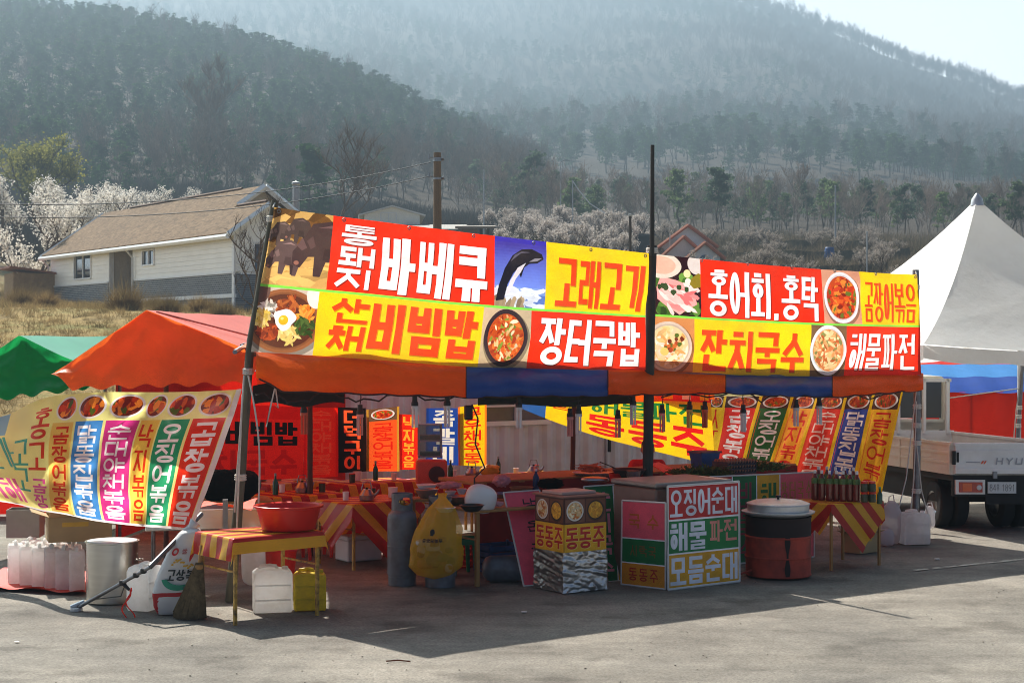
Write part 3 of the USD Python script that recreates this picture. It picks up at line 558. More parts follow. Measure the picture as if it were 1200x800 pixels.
# dry shrubs and grass on the bank
dry = mat('dry_grass', K('#93805a'), .9, .3, 2.0, spec=.1, rand=.3, trans=.25); dry_twig = mat('dry_twigs', K('#7d6443'), .95, .3, 2.0, spec=.05)
g = rnd(41)
def shrub(seed, h, n):
    g = rnd(seed); P0 = g.normal(0, .25, (n, 3)) * [h, h, 0]; D = g.normal(0, .5, (n, 3)) + [0, 0, 1]; D /= np.linalg.norm(D, axis=1, keepdims=True)
    return slivers(P0 + [0, 0, -.05], D, h * .8, h * .02, g), slivers(P0 + D * h * .4, D + g.normal(0, .5, (n, 3)), h * .4, h * .012, g)
for k, (px_, d_, h_, lab) in enumerate([(147, 60, 1.0, 'dense brown dry shrub in front of the house porch'), (196, 58, .75, 'dry straw coloured shrub under the small house window'), (236, 60, .7, 'dry shrub at the brick base near the house corner'), (262, 57, .7, 'low dry shrub beside the small bare tree'),
                                         (55, 63, .7, 'dry shrub near the far house corner'), (25, 66, .9, 'tall dry shrub under the blossom tree'), (180, 62, .6, 'small dry shrub by the wall between porch and window')]):
    a, b = shrub(60 + k, h_, 900); x, y = at(px_, d_)
    t = thing('dry_shrub', lab, 'shrub', (x, y, float(ground_z(x, y))), 0, 'dry shrubs by the house'); part(t, 'stem', a, dry_twig); part(t, 'crown', b, dry)
tufts = []
for k in range(4):
    g2 = rnd(70 + k); n = 46; P0 = g2.normal(0, .16, (n, 3)) * [1, 1, 0]; D = g2.normal(0, .55, (n, 3)) + [0, 0, .8]; D /= np.linalg.norm(D, axis=1, keepdims=True)
    tufts.append([(slivers(P0, D, .26, .022, g2), dry)])
q = scatter(36, 96, -260, 470, .62, 42); q[:, 2] += .12; n = len(q)
instancer('dry_grass', tufts, q, rnd(43).random(n) * 6.28, .5 + .7 * rnd(44).random(n), rnd(45).integers(0, 4, n), label='dry yellow grass covering the bank below the house', cat='grass')
g = rnd(46); q = scatter(95, 190, 560, 1150, 1.5, 47, lambda q, px, g: g.random(len(q)) < .7); q[:, 2] += .1; n = len(q)
scrub_m = mat('grey_scrub', K('#6e6352'), .9, .35, 1.5, spec=.05, rand=.3, trans=.2); instancer('field_scrub', [[(t[0][0], scrub_m)] for t in tufts], q, g.random(n) * 6.28, 2.2 + 2.4 * g.random(n), g.integers(0, 4, n), label='dry scrub and weeds on the terraced fields beyond the stall', cat='scrub')

q = scatter(112, 215, -280, 600, 1.9, 48, lambda q, px, g: g.random(len(q)) < .8); q[:, 2] += .1; n = len(q)
instancer('wood_scrub', [[(t[0][0], mat('brown_scrub', K('#4f4336'), .95, .35, 1.5, spec=.05, rand=.3))] for t in tufts], q, g.random(n) * 6.28, 3.5 + 3.5 * g.random(n), g.integers(0, 4, n), label='brown undergrowth at the foot of the wooded hill behind the house', cat='scrub')
# ============================================================= buildings behind
def hole_wall(L, z0, z1, holes): return sbox(0, z0, L, z1).difference(unary_union([sbox(*h) for h in holes])) if holes else sbox(0, z0, L, z1)
def wall_slab(pg, o, ex, n, th):
    """Polygon (along, up) stood up on line o + ex*along, thickness th away from n."""
    v, f = prism(pg, th); ex, n = np.array([*ex, 0.0]), np.array([*n, 0.0])
    return np.array(o, float) + np.outer(v[:, 0], ex) + np.outer(v[:, 1], [0, 0, 1]) - np.outer(v[:, 2], n), f[:, [0, 2, 1]]
def obox(o, ex, n, a0, a1, z0, z1, d0, d1):
    """Box in wall coordinates: along a0..a1, up z0..z1, out d0..d1."""
    return wall_slab(sbox(a0, z0, a1, z1), np.array(o, float) + np.array([*n, 0.0]) * d1, ex, n, d1 - d0)
white_trim = mat('white_trim', K('#dcdcd8'), .5, .05); siding = mat('house_siding', K('#efece2'), .6, .05, 1.0); dark_glass = mat('dark_window_glass', K('#20242a'), .08, .2, spec=.8)
usdkit.material(stage, '/World/Looks/grey_brick', {'g': ('geometry', {}), 'mp': ('mapping', dict(mapping_type='point', rotation=(1.5708, 0, 0))), 'uv': ('attribute', dict(attribute='st')),
    'b': ('brick_texture', dict(color1=tuple(K('#4c5054')), color2=tuple(K('#686c70')), mortar=tuple(K('#9c9c99')), scale=1.0, brick_width=.24, row_height=.085, mortar_size=.012)), 'c': ('separate_xyz', {}), 'k': ('combine_xyz', {}),
    'ad': ('math', dict(math_type='multiply_add', value2=-.7)), 'p': ('principled_bsdf', dict(roughness=.9))},
    [('g.position', 'c.vector'), ('c.x', 'ad.value1'), ('c.y', 'ad.value3'), ('ad.value', 'k.x'), ('c.z', 'k.y'), ('k.vector', 'b.vector'), ('b.color', 'p.base_color')], surface='p.BSDF')
brick = UsdShade.Material.Get(stage, '/World/Looks/grey_brick')
usdkit.material(stage, '/World/Looks/roof_shingle', {'g': ('geometry', {}), 'n': ('noise_texture', dict(scale=.8, detail=5.0)), 'mp': ('mapping', dict(mapping_type='point', scale=(5.0, 5.0, 17.0))), 'v': ('voronoi_texture', dict(scale=1.0)),
    'r': ('rgb_ramp', dict(ramp=[(0, K('#5a4834')), (.5, K('#6b563e')), (1, K('#78634a'))])), 'r2': ('rgb_ramp', dict(ramp=[(.3, (.88,) * 3), (.7, (1.1,) * 3)])), 'm': ('mix', dict(mix_type='multiply', fac=1.0)),
    'sc': ('separate_color', {}), 'p': ('principled_bsdf', dict(roughness=.95, specular_ior_level=.2)), 'b': ('bump', dict(strength=.5, distance=.02))},
    [('g.position', 'n.vector'), ('g.position', 'mp.vector'), ('mp.vector', 'v.vector'), ('v.color', 'sc.color'), ('sc.r', 'r.fac'), ('n.fac', 'r2.fac'), ('r.color', 'm.color1'), ('r2.color', 'm.color2'), ('m.color', 'p.base_color'), ('sc.g', 'b.height'), ('b.normal', 'p.normal')], surface='p.BSDF')
shingle = UsdShade.Material.Get(stage, '/World/Looks/roof_shingle')
def along(px, o, ex):
    k = (px - CX) / F; return (k * o[1] - o[0]) / (ex[0] - k * ex[1])
def lap_siding(parent, o, ex, n, pg, pitch=.2, m=None):
    """clapboards: each course tilted a little so that its lower edge throws a line; one part"""
    a0, z0, a1, z1 = pg.bounds; out = []; z = z0
    while z < z1 - .01:
        strip = pg.intersection(sbox(a0, z, a1, min(z + pitch - .018, z1)))
        if not strip.is_empty:
            for s in getattr(strip, 'geoms', [strip]):
                if s.geom_type == 'Polygon' and s.area > 1e-3: out.append(wall_slab(s, np.array(o) + np.array([*n, 0]) * .025, ex, n, .03))
        z += pitch
    return part(parent, 'siding', cat_(*out), m or siding, world=True)
def window(parent, o, ex, n, a0, a1, z0, z1, bars=1, fr=.07):
    f = cat_(obox(o, ex, n, a0 - fr, a1 + fr, z1, z1 + fr, 0, .07), obox(o, ex, n, a0 - fr, a1 + fr, z0 - fr, z0, 0, .09), obox(o, ex, n, a0 - fr, a0, z0, z1, 0, .07), obox(o, ex, n, a1, a1 + fr, z0, z1, 0, .07),
             *[obox(o, ex, n, a0 + (a1 - a0) * (k + 1) / (bars + 1) - .03, a0 + (a1 - a0) * (k + 1) / (bars + 1) + .03, z0, z1, -.03, .045) for k in range(bars)])
    w = part(parent, 'window', f, white_trim, world=True)
    st = (a1 - a0) / (bars + 1)
    for k in range(bars + 1): part(w, 'pane', obox(o, ex, n, a0 + st * k + .031, a0 + st * (k + 1) - .031, z0 + .002, z1 - .002, -.04, -.02), dark_glass, world=True)
EX, GX = np.array([-.579, .816]), np.array([.816, .579]); EZ = 6.81
eR = np.array([-11.18, 64.0]); Wc = eR + .3 * EX + .45 * GX; Lh = 21.2; zb = 3.9
hs = thing('house', 'cream bungalow with a brown shingle roof and grey brick base on the grassy bank', 'house', (Wc[0], Wc[1], zb))
o = np.array([*Wc, 0.0]); nf = -GX
ap_ = [along(p_, Wc, EX) for p_ in (156, 128)]; w1 = [along(p_, Wc, EX) for p_ in (107, 88)]; w2 = [along(p_, Wc, EX) for p_ in (181, 168)]
topz = EZ - .02; bz = 5.28
front = sbox(0, bz, ap_[0], topz).union(sbox(ap_[1], bz, Lh, topz)); fh = [sbox(w1[0], 5.55, w1[1], 6.62), sbox(w2[0], 5.9, w2[1], 6.5)]
for h in fh: front = front.difference(h)
part(hs, 'wall', cat_(*[wall_slab(s, o, EX, nf, .2) for s in front.geoms]), siding, world=True); lap_siding(hs, o, EX, nf, front)
part(hs, 'brick_base', cat_(obox(o, EX, nf, 0, ap_[0], zb - 1, bz - .06, -.2, .05), obox(o, EX, nf, ap_[1], Lh, zb - 1, bz - .06, -.2, .05)), brick, world=True)
part(hs, 'base_trim', cat_(obox(o, EX, nf, 0, ap_[0], bz - .06, bz, -.1, .09), obox(o, EX, nf, ap_[1], Lh, bz - .06, bz, -.1, .09), obox(o, EX, nf, -.05, ap_[0], zb + .35, zb + .5, -.1, .1)), white_trim, world=True)
window(hs, o, EX, nf, w1[0], w1[1], 5.55, 6.62); window(hs, o, EX, nf, w2[0], w2[1], 5.9, 6.5)
porch = mat('porch_wall', K('#b7aa97'), .8, .08); part(hs, 'porch_recess', cat_(obox(o, EX, nf, ap_[0], ap_[1], zb - .6, topz, -1.7, -1.5), obox(o, EX, nf, ap_[0] - .1, ap_[0], zb - .6, topz, -1.5, -.2), obox(o, EX, nf, ap_[1], ap_[1] + .1, zb - .6, topz, -1.5, -.2)), porch, world=True)
part(hs, 'door', obox(o, EX, nf, ap_[0] + .25, ap_[0] + 1.2, zb, zb + 2.05, -1.5, -1.45), mat('brown_door', K('#4a3428'), .5), world=True)
part(hs, 'porch_post', obox(o, EX, nf, ap_[1] - .05, ap_[1] + .2, zb - .6, topz, -.21, .02), white_trim, world=True)
pipe = mat('downpipe', K('#c9c9c6'), .4, .05)
for a in (ap_[0] - .22, Lh + .02):
    q = lambda t, d, z: (*(Wc + EX * t + nf * d), z)
    part(hs, 'downpipe', tube([q(a, .5, EZ - .08), q(a, .45, EZ - .2), q(a, .12, EZ - .55), q(a, .12, zb - .4)], .05, 6), pipe, world=True)
part(hs, 'corner_trim', obox(o, EX, nf, -.02, .16, zb - .4, topz, .03, .1), white_trim, world=True)
# roof: long front slope, ridges, gables
sl = .70; T0, T1 = -.3, Lh + .45; am_ = .154 * 22.07
def R(t, w, lift=0.0): q = eR + EX * t + GX * w; return (q[0], q[1], EZ + sl * w + lift)
def R2(t, w, wr, lift=0.0): q = eR + EX * t + GX * w; return (q[0], q[1], EZ + sl * (2 * wr - w) + lift)
WR, W2 = 3.3, 1.85
def slab(quad, th=.14):
    q = np.array(quad, float); n = np.cross(q[1] - q[0], q[2] - q[0]); n /= np.linalg.norm(n); n = n if n[2] > 0 else -n
    h = trimesh.convex.convex_hull(np.vstack([q, q - n * th])); return np.array(h.vertices), np.array(h.faces)
roof = part(hs, 'roof', cat_(slab([R(0, 0), R(am_, 0), R(am_, W2), R(0, W2)]), slab([R(am_, 0), R(T1, 0), R(T1, WR), R(am_, WR)]), slab([R2(0, W2, W2), R2(am_ + 1, W2, W2), R2(am_ + 1, 4.4, W2), R2(0, 4.4, W2)]),
        slab([R2(am_, WR, WR), R2(T1, WR, WR), R2(T1, 7.0, WR), R2(am_, 7.0, WR)])), shingle, world=True)
def rake(a, b, h=.22, w=.06): return cat_(tube([a, b], [.13, .13], 4))
part(roof, 'rake_board', tube([R(0, -.02, -.08), R(0, W2, -.08)], .13, 4), white_trim, world=True); part(roof, 'rake_board', tube([R(0, W2, -.08), R2(0, 4.4, W2, -.08)], .13, 4), white_trim, world=True)
part(roof, 'rake_board', tube([R(am_, W2 + .2, -.06), R(am_, WR, -.06)], .14, 4), white_trim, world=True); part(roof, 'rake_board', tube([R(am_, WR, -.06), R2(am_, 7.0, WR, -.06)], .14, 4), white_trim, world=True)
part(roof, 'rake_board', tube([R(T1, -.02, -.08), R(T1, WR, -.08)], .12, 4), white_trim, world=True)
part(roof, 'gutter', tube([R(-.05, -.06, -.12), R(T1 + .05, -.06, -.12)], .11, 6), white_trim, world=True)
part(roof, 'ridge_cap', tube([R(am_ + 2.2, WR, .03), R(T1 - 3.5, WR, .03)], .06, 4), mat('ridge_dark', K('#57402f'), .9), world=True)
part(roof, 'ridge_cap', tube([R(.5, W2 + .06, .03), R(am_ - .3, W2 + .06, .03)], .06, 4), mat('ridge_dark'), world=True)
# gable walls facing the road
og = np.array([*Wc, 0.0]); gw = Polygon([(0, zb - 1), (3.4, zb - 1), (3.4, EZ - .1), (1.45, EZ + sl * 1.75), (0, EZ + .3)])
gh = sbox(.75, 5.25, 1.75, 6.45)
part(hs, 'gable_wall', wall_slab(gw.difference(gh), og, GX, -EX, .2), siding, world=True); lap_siding(hs, og, GX, -EX, gw.intersection(sbox(-1, bz, 9, 20)).difference(gh))
part(hs, 'brick_base', obox(og, GX, -EX, 0, 3.4, zb - 1, bz - .1, -.1, .05), brick, world=True); window(hs, og, GX, -EX, .8, 1.7, 5.3, 6.4)
part(hs, 'gable_vent', mv(rot(lathe([(0, 0), (.2, 0), (.2, .04), (.14, .06), (0, .06)], 16), [1, 0, 0], math.pi / 2), (*(Wc + GX * 1.45 - EX * .06), 7.3), math.atan2(-EX[1], -EX[0]) + math.pi / 2), white_trim, world=True)
og2 = np.array([*(eR + EX * (am_ + .35) + GX * .45), 0.0]); part(hs, 'gable_wall', wall_slab(Polygon([(.8, EZ), (5.6, EZ), (WR - .45, EZ + sl * WR - .15)]), og2, GX, -EX, .2), mat('gable_tan', K('#b9a98c'), .8, .06), world=True)
fl = P(347, 214, 74); t = thing('flue', 'round metal flue pipe with a cap rising behind the house roof', 'chimney', (fl[0], fl[1], fl[2] - 1.5)); st_ = mat('dull_steel', K('#9a9a98'), .45, .12, metal=.6)
part(t, 'pipe', lathe([(.16, 0), (.16, 1.35), (.13, 1.36)], 14), st_); part(t, 'cap', lathe([(0, 1.58), (.2, 1.5), (.2, 1.42), (.15, 1.36)], 14), st_)
part(t, 'collar', lathe([(.16, 0.1), (.36, .05), (.36, -.4)], 14), mat('collar_white', K('#d0d0cc'), .5))
# small sheds at the house corner
b = P(46, 316, 82); t = thing('garden_shed', 'low wooden shed with a rusty roof under the blossom behind the house corner', 'shed', (b[0], b[1], float(ground_z(b[0], b[1])) - .3), .5)
part(t, 'wall', bx(3.0, 2.2, 1.7), mat('shed_wood', K('#8d7250'), .9, .2)); part(t, 'roof', mv(rot(bx(3.5, 2.7, .1), [0, 1, 0], .12), (0, 0, 1.72)), mat('rust_roof', K('#7d4a30'), .8, .3))
# second house, sheds beside it
def gable_house(name, label, px0, px1, pyb, pye, pyp, d, depth, rz, wallm, roofm, pk=.5, over=.4):
    a, b = P(px0, pyb, d), P(px1, pyb, d); w = b[0] - a[0]; h = (pyb - pye) * d / F; hp = (pyb - pyp) * d / F
    t = thing(name, label, 'house', ((a[0] + b[0]) / 2, d, a[2]), rz)
    q = Polygon([(-w / 2, -2), (w / 2, -2), (w / 2, h), (w * (pk - .5), hp - .1), (-w / 2, h)])
    part(t, 'wall', rot(prism(q, depth), [1, 0, 0], math.pi / 2, ), wallm) if False else part(t, 'wall', (lambda m: (m[0] @ np.array([[1, 0, 0], [0, 0, 1], [0, 1, 0]]), m[1][:, [0, 2, 1]]))(prism(q, depth)), wallm)
    xr = w * (pk - .5); s1, s2 = (hp - h) / (xr + w / 2), (hp - h) / (w / 2 - xr)
    L0, R0 = (-w / 2 - over, h - over * s1), (w / 2 + over, h - over * s2)
    r = part(t, 'roof', cat_(slab([(L0[0], -over, L0[1]), (xr, -over, hp), (xr, depth + over, hp), (L0[0], depth + over, L0[1])], .1), slab([(R0[0], -over, R0[1]), (xr, -over, hp), (xr, depth + over, hp), (R0[0], depth + over, R0[1])], .1)), roofm)
    return t, w, h, hp, (L0, (xr, hp), R0)
cream = mat('cream_wall', K('#e6e2d2'), .7, .06); greyroof = mat('grey_roof', K('#8d887f'), .8, .12)
t, w, h, hp, edge = gable_house('house', 'small cream gable house behind the top of the banner with one dark double window', 427, 492, 262, 250, 241, 112, 7, .1, cream, mat('pale_roof', K('#c2bfb6'), .7, .08))
oo = np.array([ORIGIN[pp(t)][0][0], ORIGIN[pp(t)][0][1], ORIGIN[pp(t)][0][2]])
ex_, n_ = np.array([math.cos(.1), math.sin(.1)]), np.array([math.sin(.1), -math.cos(.1)]); window(t, oo, ex_, n_, -.75, .25, .15, .7)
def shed(name, label, px0, px1, pye, pyr, d, depth, wallm, roofm, hh=2.6, tilt=.22, posts=0):
    a, b = P(px0, pye, d), P(px1, pye, d); w = b[0] - a[0]
    t = thing(name, label, 'shed', ((a[0] + b[0]) / 2, d, a[2] - hh), 0)
    part(t, 'wall', bx(w * (1 if not posts else .55), depth, hh, (0 if not posts else -w * .22, depth / 2, 0)), wallm)
    part(t, 'roof', slab([(-w / 2 - .4, -.5, hh - .05), (w / 2 + .4, -.5, hh - .05), (w / 2 + .4, depth, hh + (pye - pyr) * d / F), (-w / 2 - .4, depth, hh + (pye - pyr) * d / F)], .14), roofm)
    for k in range(posts): part(t, 'post', bx(.16, .16, hh - .1, (w * .2 + w * .26 * k, .1, 0)), mat('post_dark', K('#3c3129'), .9))
    return t
shed('shed', 'long grey roofed shed beside the small cream house', 474, 538, 268, 258, 108, 4, mat('shed_grey', K('#a9a294'), .8), greyroof)
shed('shed', 'open shed on dark posts with a brownish roof at the end of the banner top', 541, 573, 265, 259, 104, 4, mat('shed_brown', K('#6f6354'), .9), mat('brown_roof', K('#7b6f63'), .8, .15), posts=2)
shed('shed', 'dark teal metal shed among the white plum trees', 727, 762, 274, 270, 128, 5, mat('teal_metal', K('#2b4048'), .6), mat('teal_roof', K('#3b4c52'), .6), 3.0)
terra = mat('terracotta_edge', K('#b26a4a'), .8, .1); wh = mat('house_white', K('#e0ded6'), .6, .05); brn = mat('tile_roof_brown', K('#8a6552'), .85, .2)
hx = P(812, 305, 120); t = thing('house', 'white house with three stepped gables edged in terracotta tiles', 'house', (hx[0], hx[1], hx[2]))
for k, (x0, x1, ye, yp, yb_, d_) in enumerate([(776, 836, 286, 264, 310, 124), (780, 822, 296, 277, 312, 121), (808, 844, 299, 284, 314, 119)]):
    a, b = P(x0, yb_, d_), P(x1, yb_, d_); w = b[0] - a[0]; h = (yb_ - ye) * d_ / F; hp = (yb_ - yp) * d_ / F; dep = 5
    fm = lambda m: (m[0] @ np.array([[1, 0, 0], [0, 0, 1], [0, 1, 0]]) + np.array([(a[0] + b[0]) / 2, d_, a[2]]), m[1][:, [0, 2, 1]])
    part(t, 'gable_wall', fm(prism(Polygon([(-w / 2, -2), (w / 2, -2), (w / 2, h), (0, hp - .1), (-w / 2, h)]), dep)), wh, world=True)
    S = hp - h; s1 = S / (w / 2); c_ = np.array([(a[0] + b[0]) / 2, d_, a[2]]); ov = .35
    pts = [(-w / 2 - ov, h - ov * s1), (0, hp), (w / 2 + ov, h - ov * s1)]
    r = part(t, 'roof', cat_(*[slab([c_ + (p_[0], -.3, p_[1]), c_ + (0, -.3, hp), c_ + (0, dep, hp), c_ + (p_[0], dep, p_[1])], .12) for p_ in (pts[0], pts[2])]), brn, world=True)
    for p_ in (pts[0], pts[2]): part(r, 'roof_edge', tube([c_ + (p_[0], -.34, p_[1]), c_ + (0, -.34, hp)], .13, 4), terra, world=True)
    if k == 2: part(t, 'arched_window', mv((lambda m: (m[0] @ np.array([[1, 0, 0], [0, 0, 1], [0, 1, 0]]), m[1][:, [0, 2, 1]]))(prism(sbox(-.45, 0, .45, .4).union(ellipse(0, .4, .45, .45)), .1)), c_ + (0, -.06, .12)), mat('bluish_glass', K('#4e5a66'), .2), world=True)
# poles, wires
wood_pole = mat('utility_pole_concrete', K('#6a5238'), .9, .2, 2.0, stretch=(3, 3, .3)); steel_g = mat('galvanised', K('#8a8d8f'), .5, .15, metal=.7)
up = P(512.5, 179, 60); gz = float(ground_z(up[0], 60)); t = thing('utility_pole', 'thick brown utility pole with brackets rising behind the banner', 'utility pole', (up[0], 60, gz)); hp = up[2] - gz
part(t, 'pole', tube([(0, 0, -.3), (0, 0, hp)], [.2, .135], 12), wood_pole)
for k, z in enumerate((.22, .28, .95)): part(t, 'band', lathe([(.155, hp - z - .05), (.165, hp - z - .05), (.165, hp - z + .03), (.155, hp - z + .03)], 12), steel_g)
for z in (.25, .95):
    part(t, 'bracket', cat_(tube([(-.32, -.05, hp - z + .08), (.22, -.05, hp - z - .02)], .025, 6), tube([(-.3, -.05, hp - z), (-.3, -.05, hp - z + .2)], .04, 6)), steel_g); part(t, 'insulator', lathe([(0, 0), (.05, .01), (.06, .06), (.04, .1), (0, .12)], 8, (.2, -.05, hp - z - .06)), mat('insulator', K('#5b4a40'), .4))
cable = mat('black_cable', K('#23201e'), .6, .05)
for k, (y0, y1) in enumerate(((190, 237), (206, 252))):
    a, b = P(505, y0, 60), P(-40, y1 + 1, 50); s = np.linspace(0, 1, 24)[:, None]; pts = a + (b - a) * s; pts[:, 2] -= .9 * 4 * (s * (1 - s))[:, 0] * .6
    solo('power_line', tube(pts, .016, 5), cable, ['upper', 'lower'][k] + ' of the two thin black wires from the brown utility pole past the house', 'wire', 'overhead wires')
for k, (px_, y0, y1, d_, r_, lab, m_) in enumerate([(567, 200, 258, 130, .09, 'slender pale pole beside the foot of the wooded hill', 'pale'), (738.5, 252, 300, 70, .095, 'dark short wooden post behind the banner by the teal shed', 'dark'), (671, 212, 250, 150, .08, 'thin light pole with a drooping cable above the orchard', 'pale'),
                                                     (979, 218, 268, 150, .1, 'grey lamp pole at the edge of the far wood', 'pale'), (1016, 272, 310, 118, .09, 'grey post in the terraced field near the white tent', 'pale'), (785, 275, 300, 122, .07, 'thin grey pole beside the white house', 'pale'), (657, 190, 215, 195, .09, 'lamp pole with a bent arm over the wood', 'pale')]):
    a = P(px_, y0, d_); z0 = float(ground_z(a[0], d_)); t = thing('pole', lab, 'pole', (a[0], d_, z0)); part(t, 'shaft', tube([(0, 0, -.3), (0, 0, a[2] - z0)], [r_ * .85, r_ * .6], 8), mat('pole_' + m_, K('#a3a5a4') if m_ == 'pale' else K('#3d342c'), .8, .2))
    part(t, 'cap', lathe([(0, .06), (r_ * .9, .04), (r_ * .9, -.05), (r_ * .8, -.06)], 8, (0, 0, a[2] - z0)), mat('pole_pale', K('#a3a5a4'), .8, .2))
    if k == 2: part(t, 'drooping_cable', tube([(0, 0, a[2] - z0), (.6, 0, a[2] - z0 - .9), (1.6, 0, a[2] - z0 - 2.1), (3.0, 0, a[2] - z0 - 3.0)], .05, 4), mat('pale_cable', K('#d0d0cc'), .6))
    if k == 6: part(t, 'lamp_arm', tube([(0, 0, a[2] - z0), (.5, 0, a[2] - z0 + .25), (1.1, 0, a[2] - z0 + .2)], .06, 5), steel_g)
bb = P(972, 292, 135); t = thing('barrel', 'blue plastic barrel standing on a terrace of the field', 'barrel', (bb[0], bb[1], float(ground_z(bb[0], bb[1])) + .3)); blue_p = mat('blue_plastic', K('#274f86'), .5, .1)
part(t, 'body', lathe([(0, 0), (.36, 0), (.42, .3), (.42, .75), (.36, 1.05), (0, 1.05)], 14), blue_p); part(t, 'lid', lathe([(0, 1.12), (.34, 1.1), (.38, 1.05), (.38, 1.0)], 14), blue_p)
# terrace walls
stone_w = mat('terrace_stone', K('#57503f'), .95, .4, 1.5, bump=.8, bscale=3, dist=.2, dirt=K('#8b8062'), dscale=.6); g = rnd(55)
for k, (x0, x1, d_, lab) in enumerate([(838, 1062, 158, 'uppermost dark stone terrace wall across the field'), (838, 1066, 138, 'dark earth terrace wall level with the blue barrel'), (830, 1040, 121, 'lowest mossy terrace wall behind the banner top'), (590, 760, 150, 'pale stone terrace edge above the white orchard')]):
    pts = np.array([at(p_, d_ * (1 + .02 * math.sin(p_ / 40))) for p_ in np.linspace(x0, x1, 40)]); n1 = (fbm(np.column_stack([pts / 3, pts[:, :1] * 0]), 3, k) - .5)
    z = ground_z(pts[:, 0], pts[:, 1]); top = np.column_stack([pts, z + .85 + n1 * .6]); bot = np.column_stack([pts[:, 0], pts[:, 1] - .35, z - .6]); back = np.column_stack([pts[:, 0], pts[:, 1] + 1.5, z + .8 + n1 * .5]); bk = np.column_stack([pts[:, 0], pts[:, 1] + 1.5, z - 1])
    m = len(pts); v = np.vstack([bot, top, back, bk]); i_ = np.arange(m - 1); f = np.vstack([np.vstack([np.stack([i_ + a * m, i_ + 1 + a * m, i_ + 1 + (a + 1) * m], -1), np.stack([i_ + a * m, i_ + 1 + (a + 1) * m, i_ + (a + 1) * m], -1)]) for a in range(3)])
    solo('terrace_wall', (v, f), stone_w, lab, 'wall', 'terrace walls')
# ============================================================= the food stall: posts, banners, canopy
L0 = G(270, 705); R0 = G(1073, 628); U_ = (R0 - L0)[:2] / np.linalg.norm((R0 - L0)[:2]); V_ = np.array([-U_[1], U_[0]]); FL = float(np.linalg.norm((R0 - L0)[:2]))
def tline(px): k = (np.asarray(px, float) - CX) / F; return (k * L0[1] - L0[0]) / (U_[0] - k * U_[1])
def dline(px): return L0[1] + U_[1] * tline(px)
def FP(px, py, off=0.0):
    """Point of the stall's front plane seen at (px, py); off metres towards the road."""
    k = (px - CX) / F; o_ = L0[:2] - V_ * off; t = (k * o_[1] - o_[0]) / (U_[0] - k * U_[1]); return P(px, py, o_[1] + U_[1] * t)
def S(a, b, z=0.0): q = L0[:2] + U_ * a + V_ * b; return np.array([q[0], q[1], z])
def ctrl(us, vs, pts):
    """Smooth cloth through a grid of points (len(us) x len(vs) x 3)."""
    a = PchipInterpolator(us, np.asarray(pts, float), axis=0)
    tab = PchipInterpolator(vs, a(np.linspace(0, 1, 61)), axis=1)(np.linspace(0, 1, 41))
    it = RegularGridInterpolator((np.linspace(0, 1, 61), np.linspace(0, 1, 41)), tab, bounds_error=False, fill_value=None, method='linear')
    return lambda u, v: it(np.stack([np.asarray(u, float), np.asarray(v, float)], -1))
def wrinkle(fn, n, amp, su, sv, seed, sag=0.0, belly=0.0):
    n = np.asarray(n, float)
    def f(u, v):
        u, v = np.asarray(u, float), np.asarray(v, float)
        w = (fbm(np.stack([u * su, v * sv, 0 * u + seed], -1), 3, seed) - .5) * amp + belly * np.sin(np.pi * np.clip(u, 0, 1)) * np.sin(np.pi * np.clip(v, 0, 1))
        return fn(u, v) + w[:, None] * n - np.outer(sag * np.sin(np.pi * np.clip(u, 0, 1)), [0, 0, 1])
    return f
NF = np.array([-V_[0], -V_[1], 0.0])
print_cloth = mat('printed_banner_cloth', (1, 1, 1), .42, .07, 1.3, trans=.52, attr=True, spec=.4, bump=.4, bscale=3.2, dist=.05, dirt=K('#6a5a44'), dirt_amt=.22, dscale=1.4); print_thin = mat('printed_thin_cloth', (1, 1, 1), .5, .06, 2.0, trans=.55, attr=True, spec=.35)
pole_wood = mat('weathered_pole', K('#4d4a3c'), .85, .3, 5.0, stretch=(4, 4, .5), dirt=K('#77725e'), dscale=3, bump=.4, bscale=12); steel_tube = mat('steel_tube', K('#77787a'), .38, .2, 12, metal=.8, dirt=K('#5a3f2c'), dirt_amt=.5, dscale=9)
rope = mat('white_rope', K('#c9c4b8'), .8, .15, 30); wire_black = mat('black_wire', K('#151413'), .55, .1); tape = mat('black_tape', K('#101010'), .4, .1)
def pole_thing(name, label, pts, r0, r1, joints=(), m=pole_wood, cat='pole', group=None, n=10, knots=()):
    pts = np.array(pts, float); t = thing(name, label, cat, (pts[0][0], pts[0][1], 0), 0, group); s = np.linspace(0, 1, 26); k = np.linspace(0, 1, len(pts))
    q = np.stack([np.interp(s, k, pts[:, i]) for i in range(3)], -1); part(t, 'shaft', tube(q, np.linspace(r0, r1, 26) * (1 + .05 * np.sin(s * 40)), n), m, smooth=40, world=True)
    for f_ in knots:
        c = np.array([np.interp(f_, k, pts[:, i]) for i in range(3)]); rr = r0 + (r1 - r0) * f_; part(t, 'rope_wrap', cat_(*[mv(lathe([(rr + .004, -.012), (rr + .014, 0), (rr + .004, .012)], 10), c + [0, 0, .02 * i_]) for i_ in range(3)]), rope, world=True)
    return t
pole_thing('stall_pole', 'greenish wooden pole holding the pig end of the front banner', [L0, FP(282, 560), FP(293, 407), FP(322, 236)], .052, .036, knots=(.33, .6, .955))
M0 = FP(758, 658); mz = FP(764, 290)
t = pole_thing('stall_pole', 'thick dark pole joining the two front banners, a thin rod on top', [M0, FP(760, 480, .03), FP(764, 288, .03)], .062, .055, m=mat('dark_pole', K('#35332b'), .8, .3, 5, stretch=(4, 4, .5)), knots=(.55, .98)); part(t, 'top_rod', tube([FP(764, 300, .1), FP(764.6, 170, .1)], [.028, .022], 8), mat('dark_pole'), world=True)
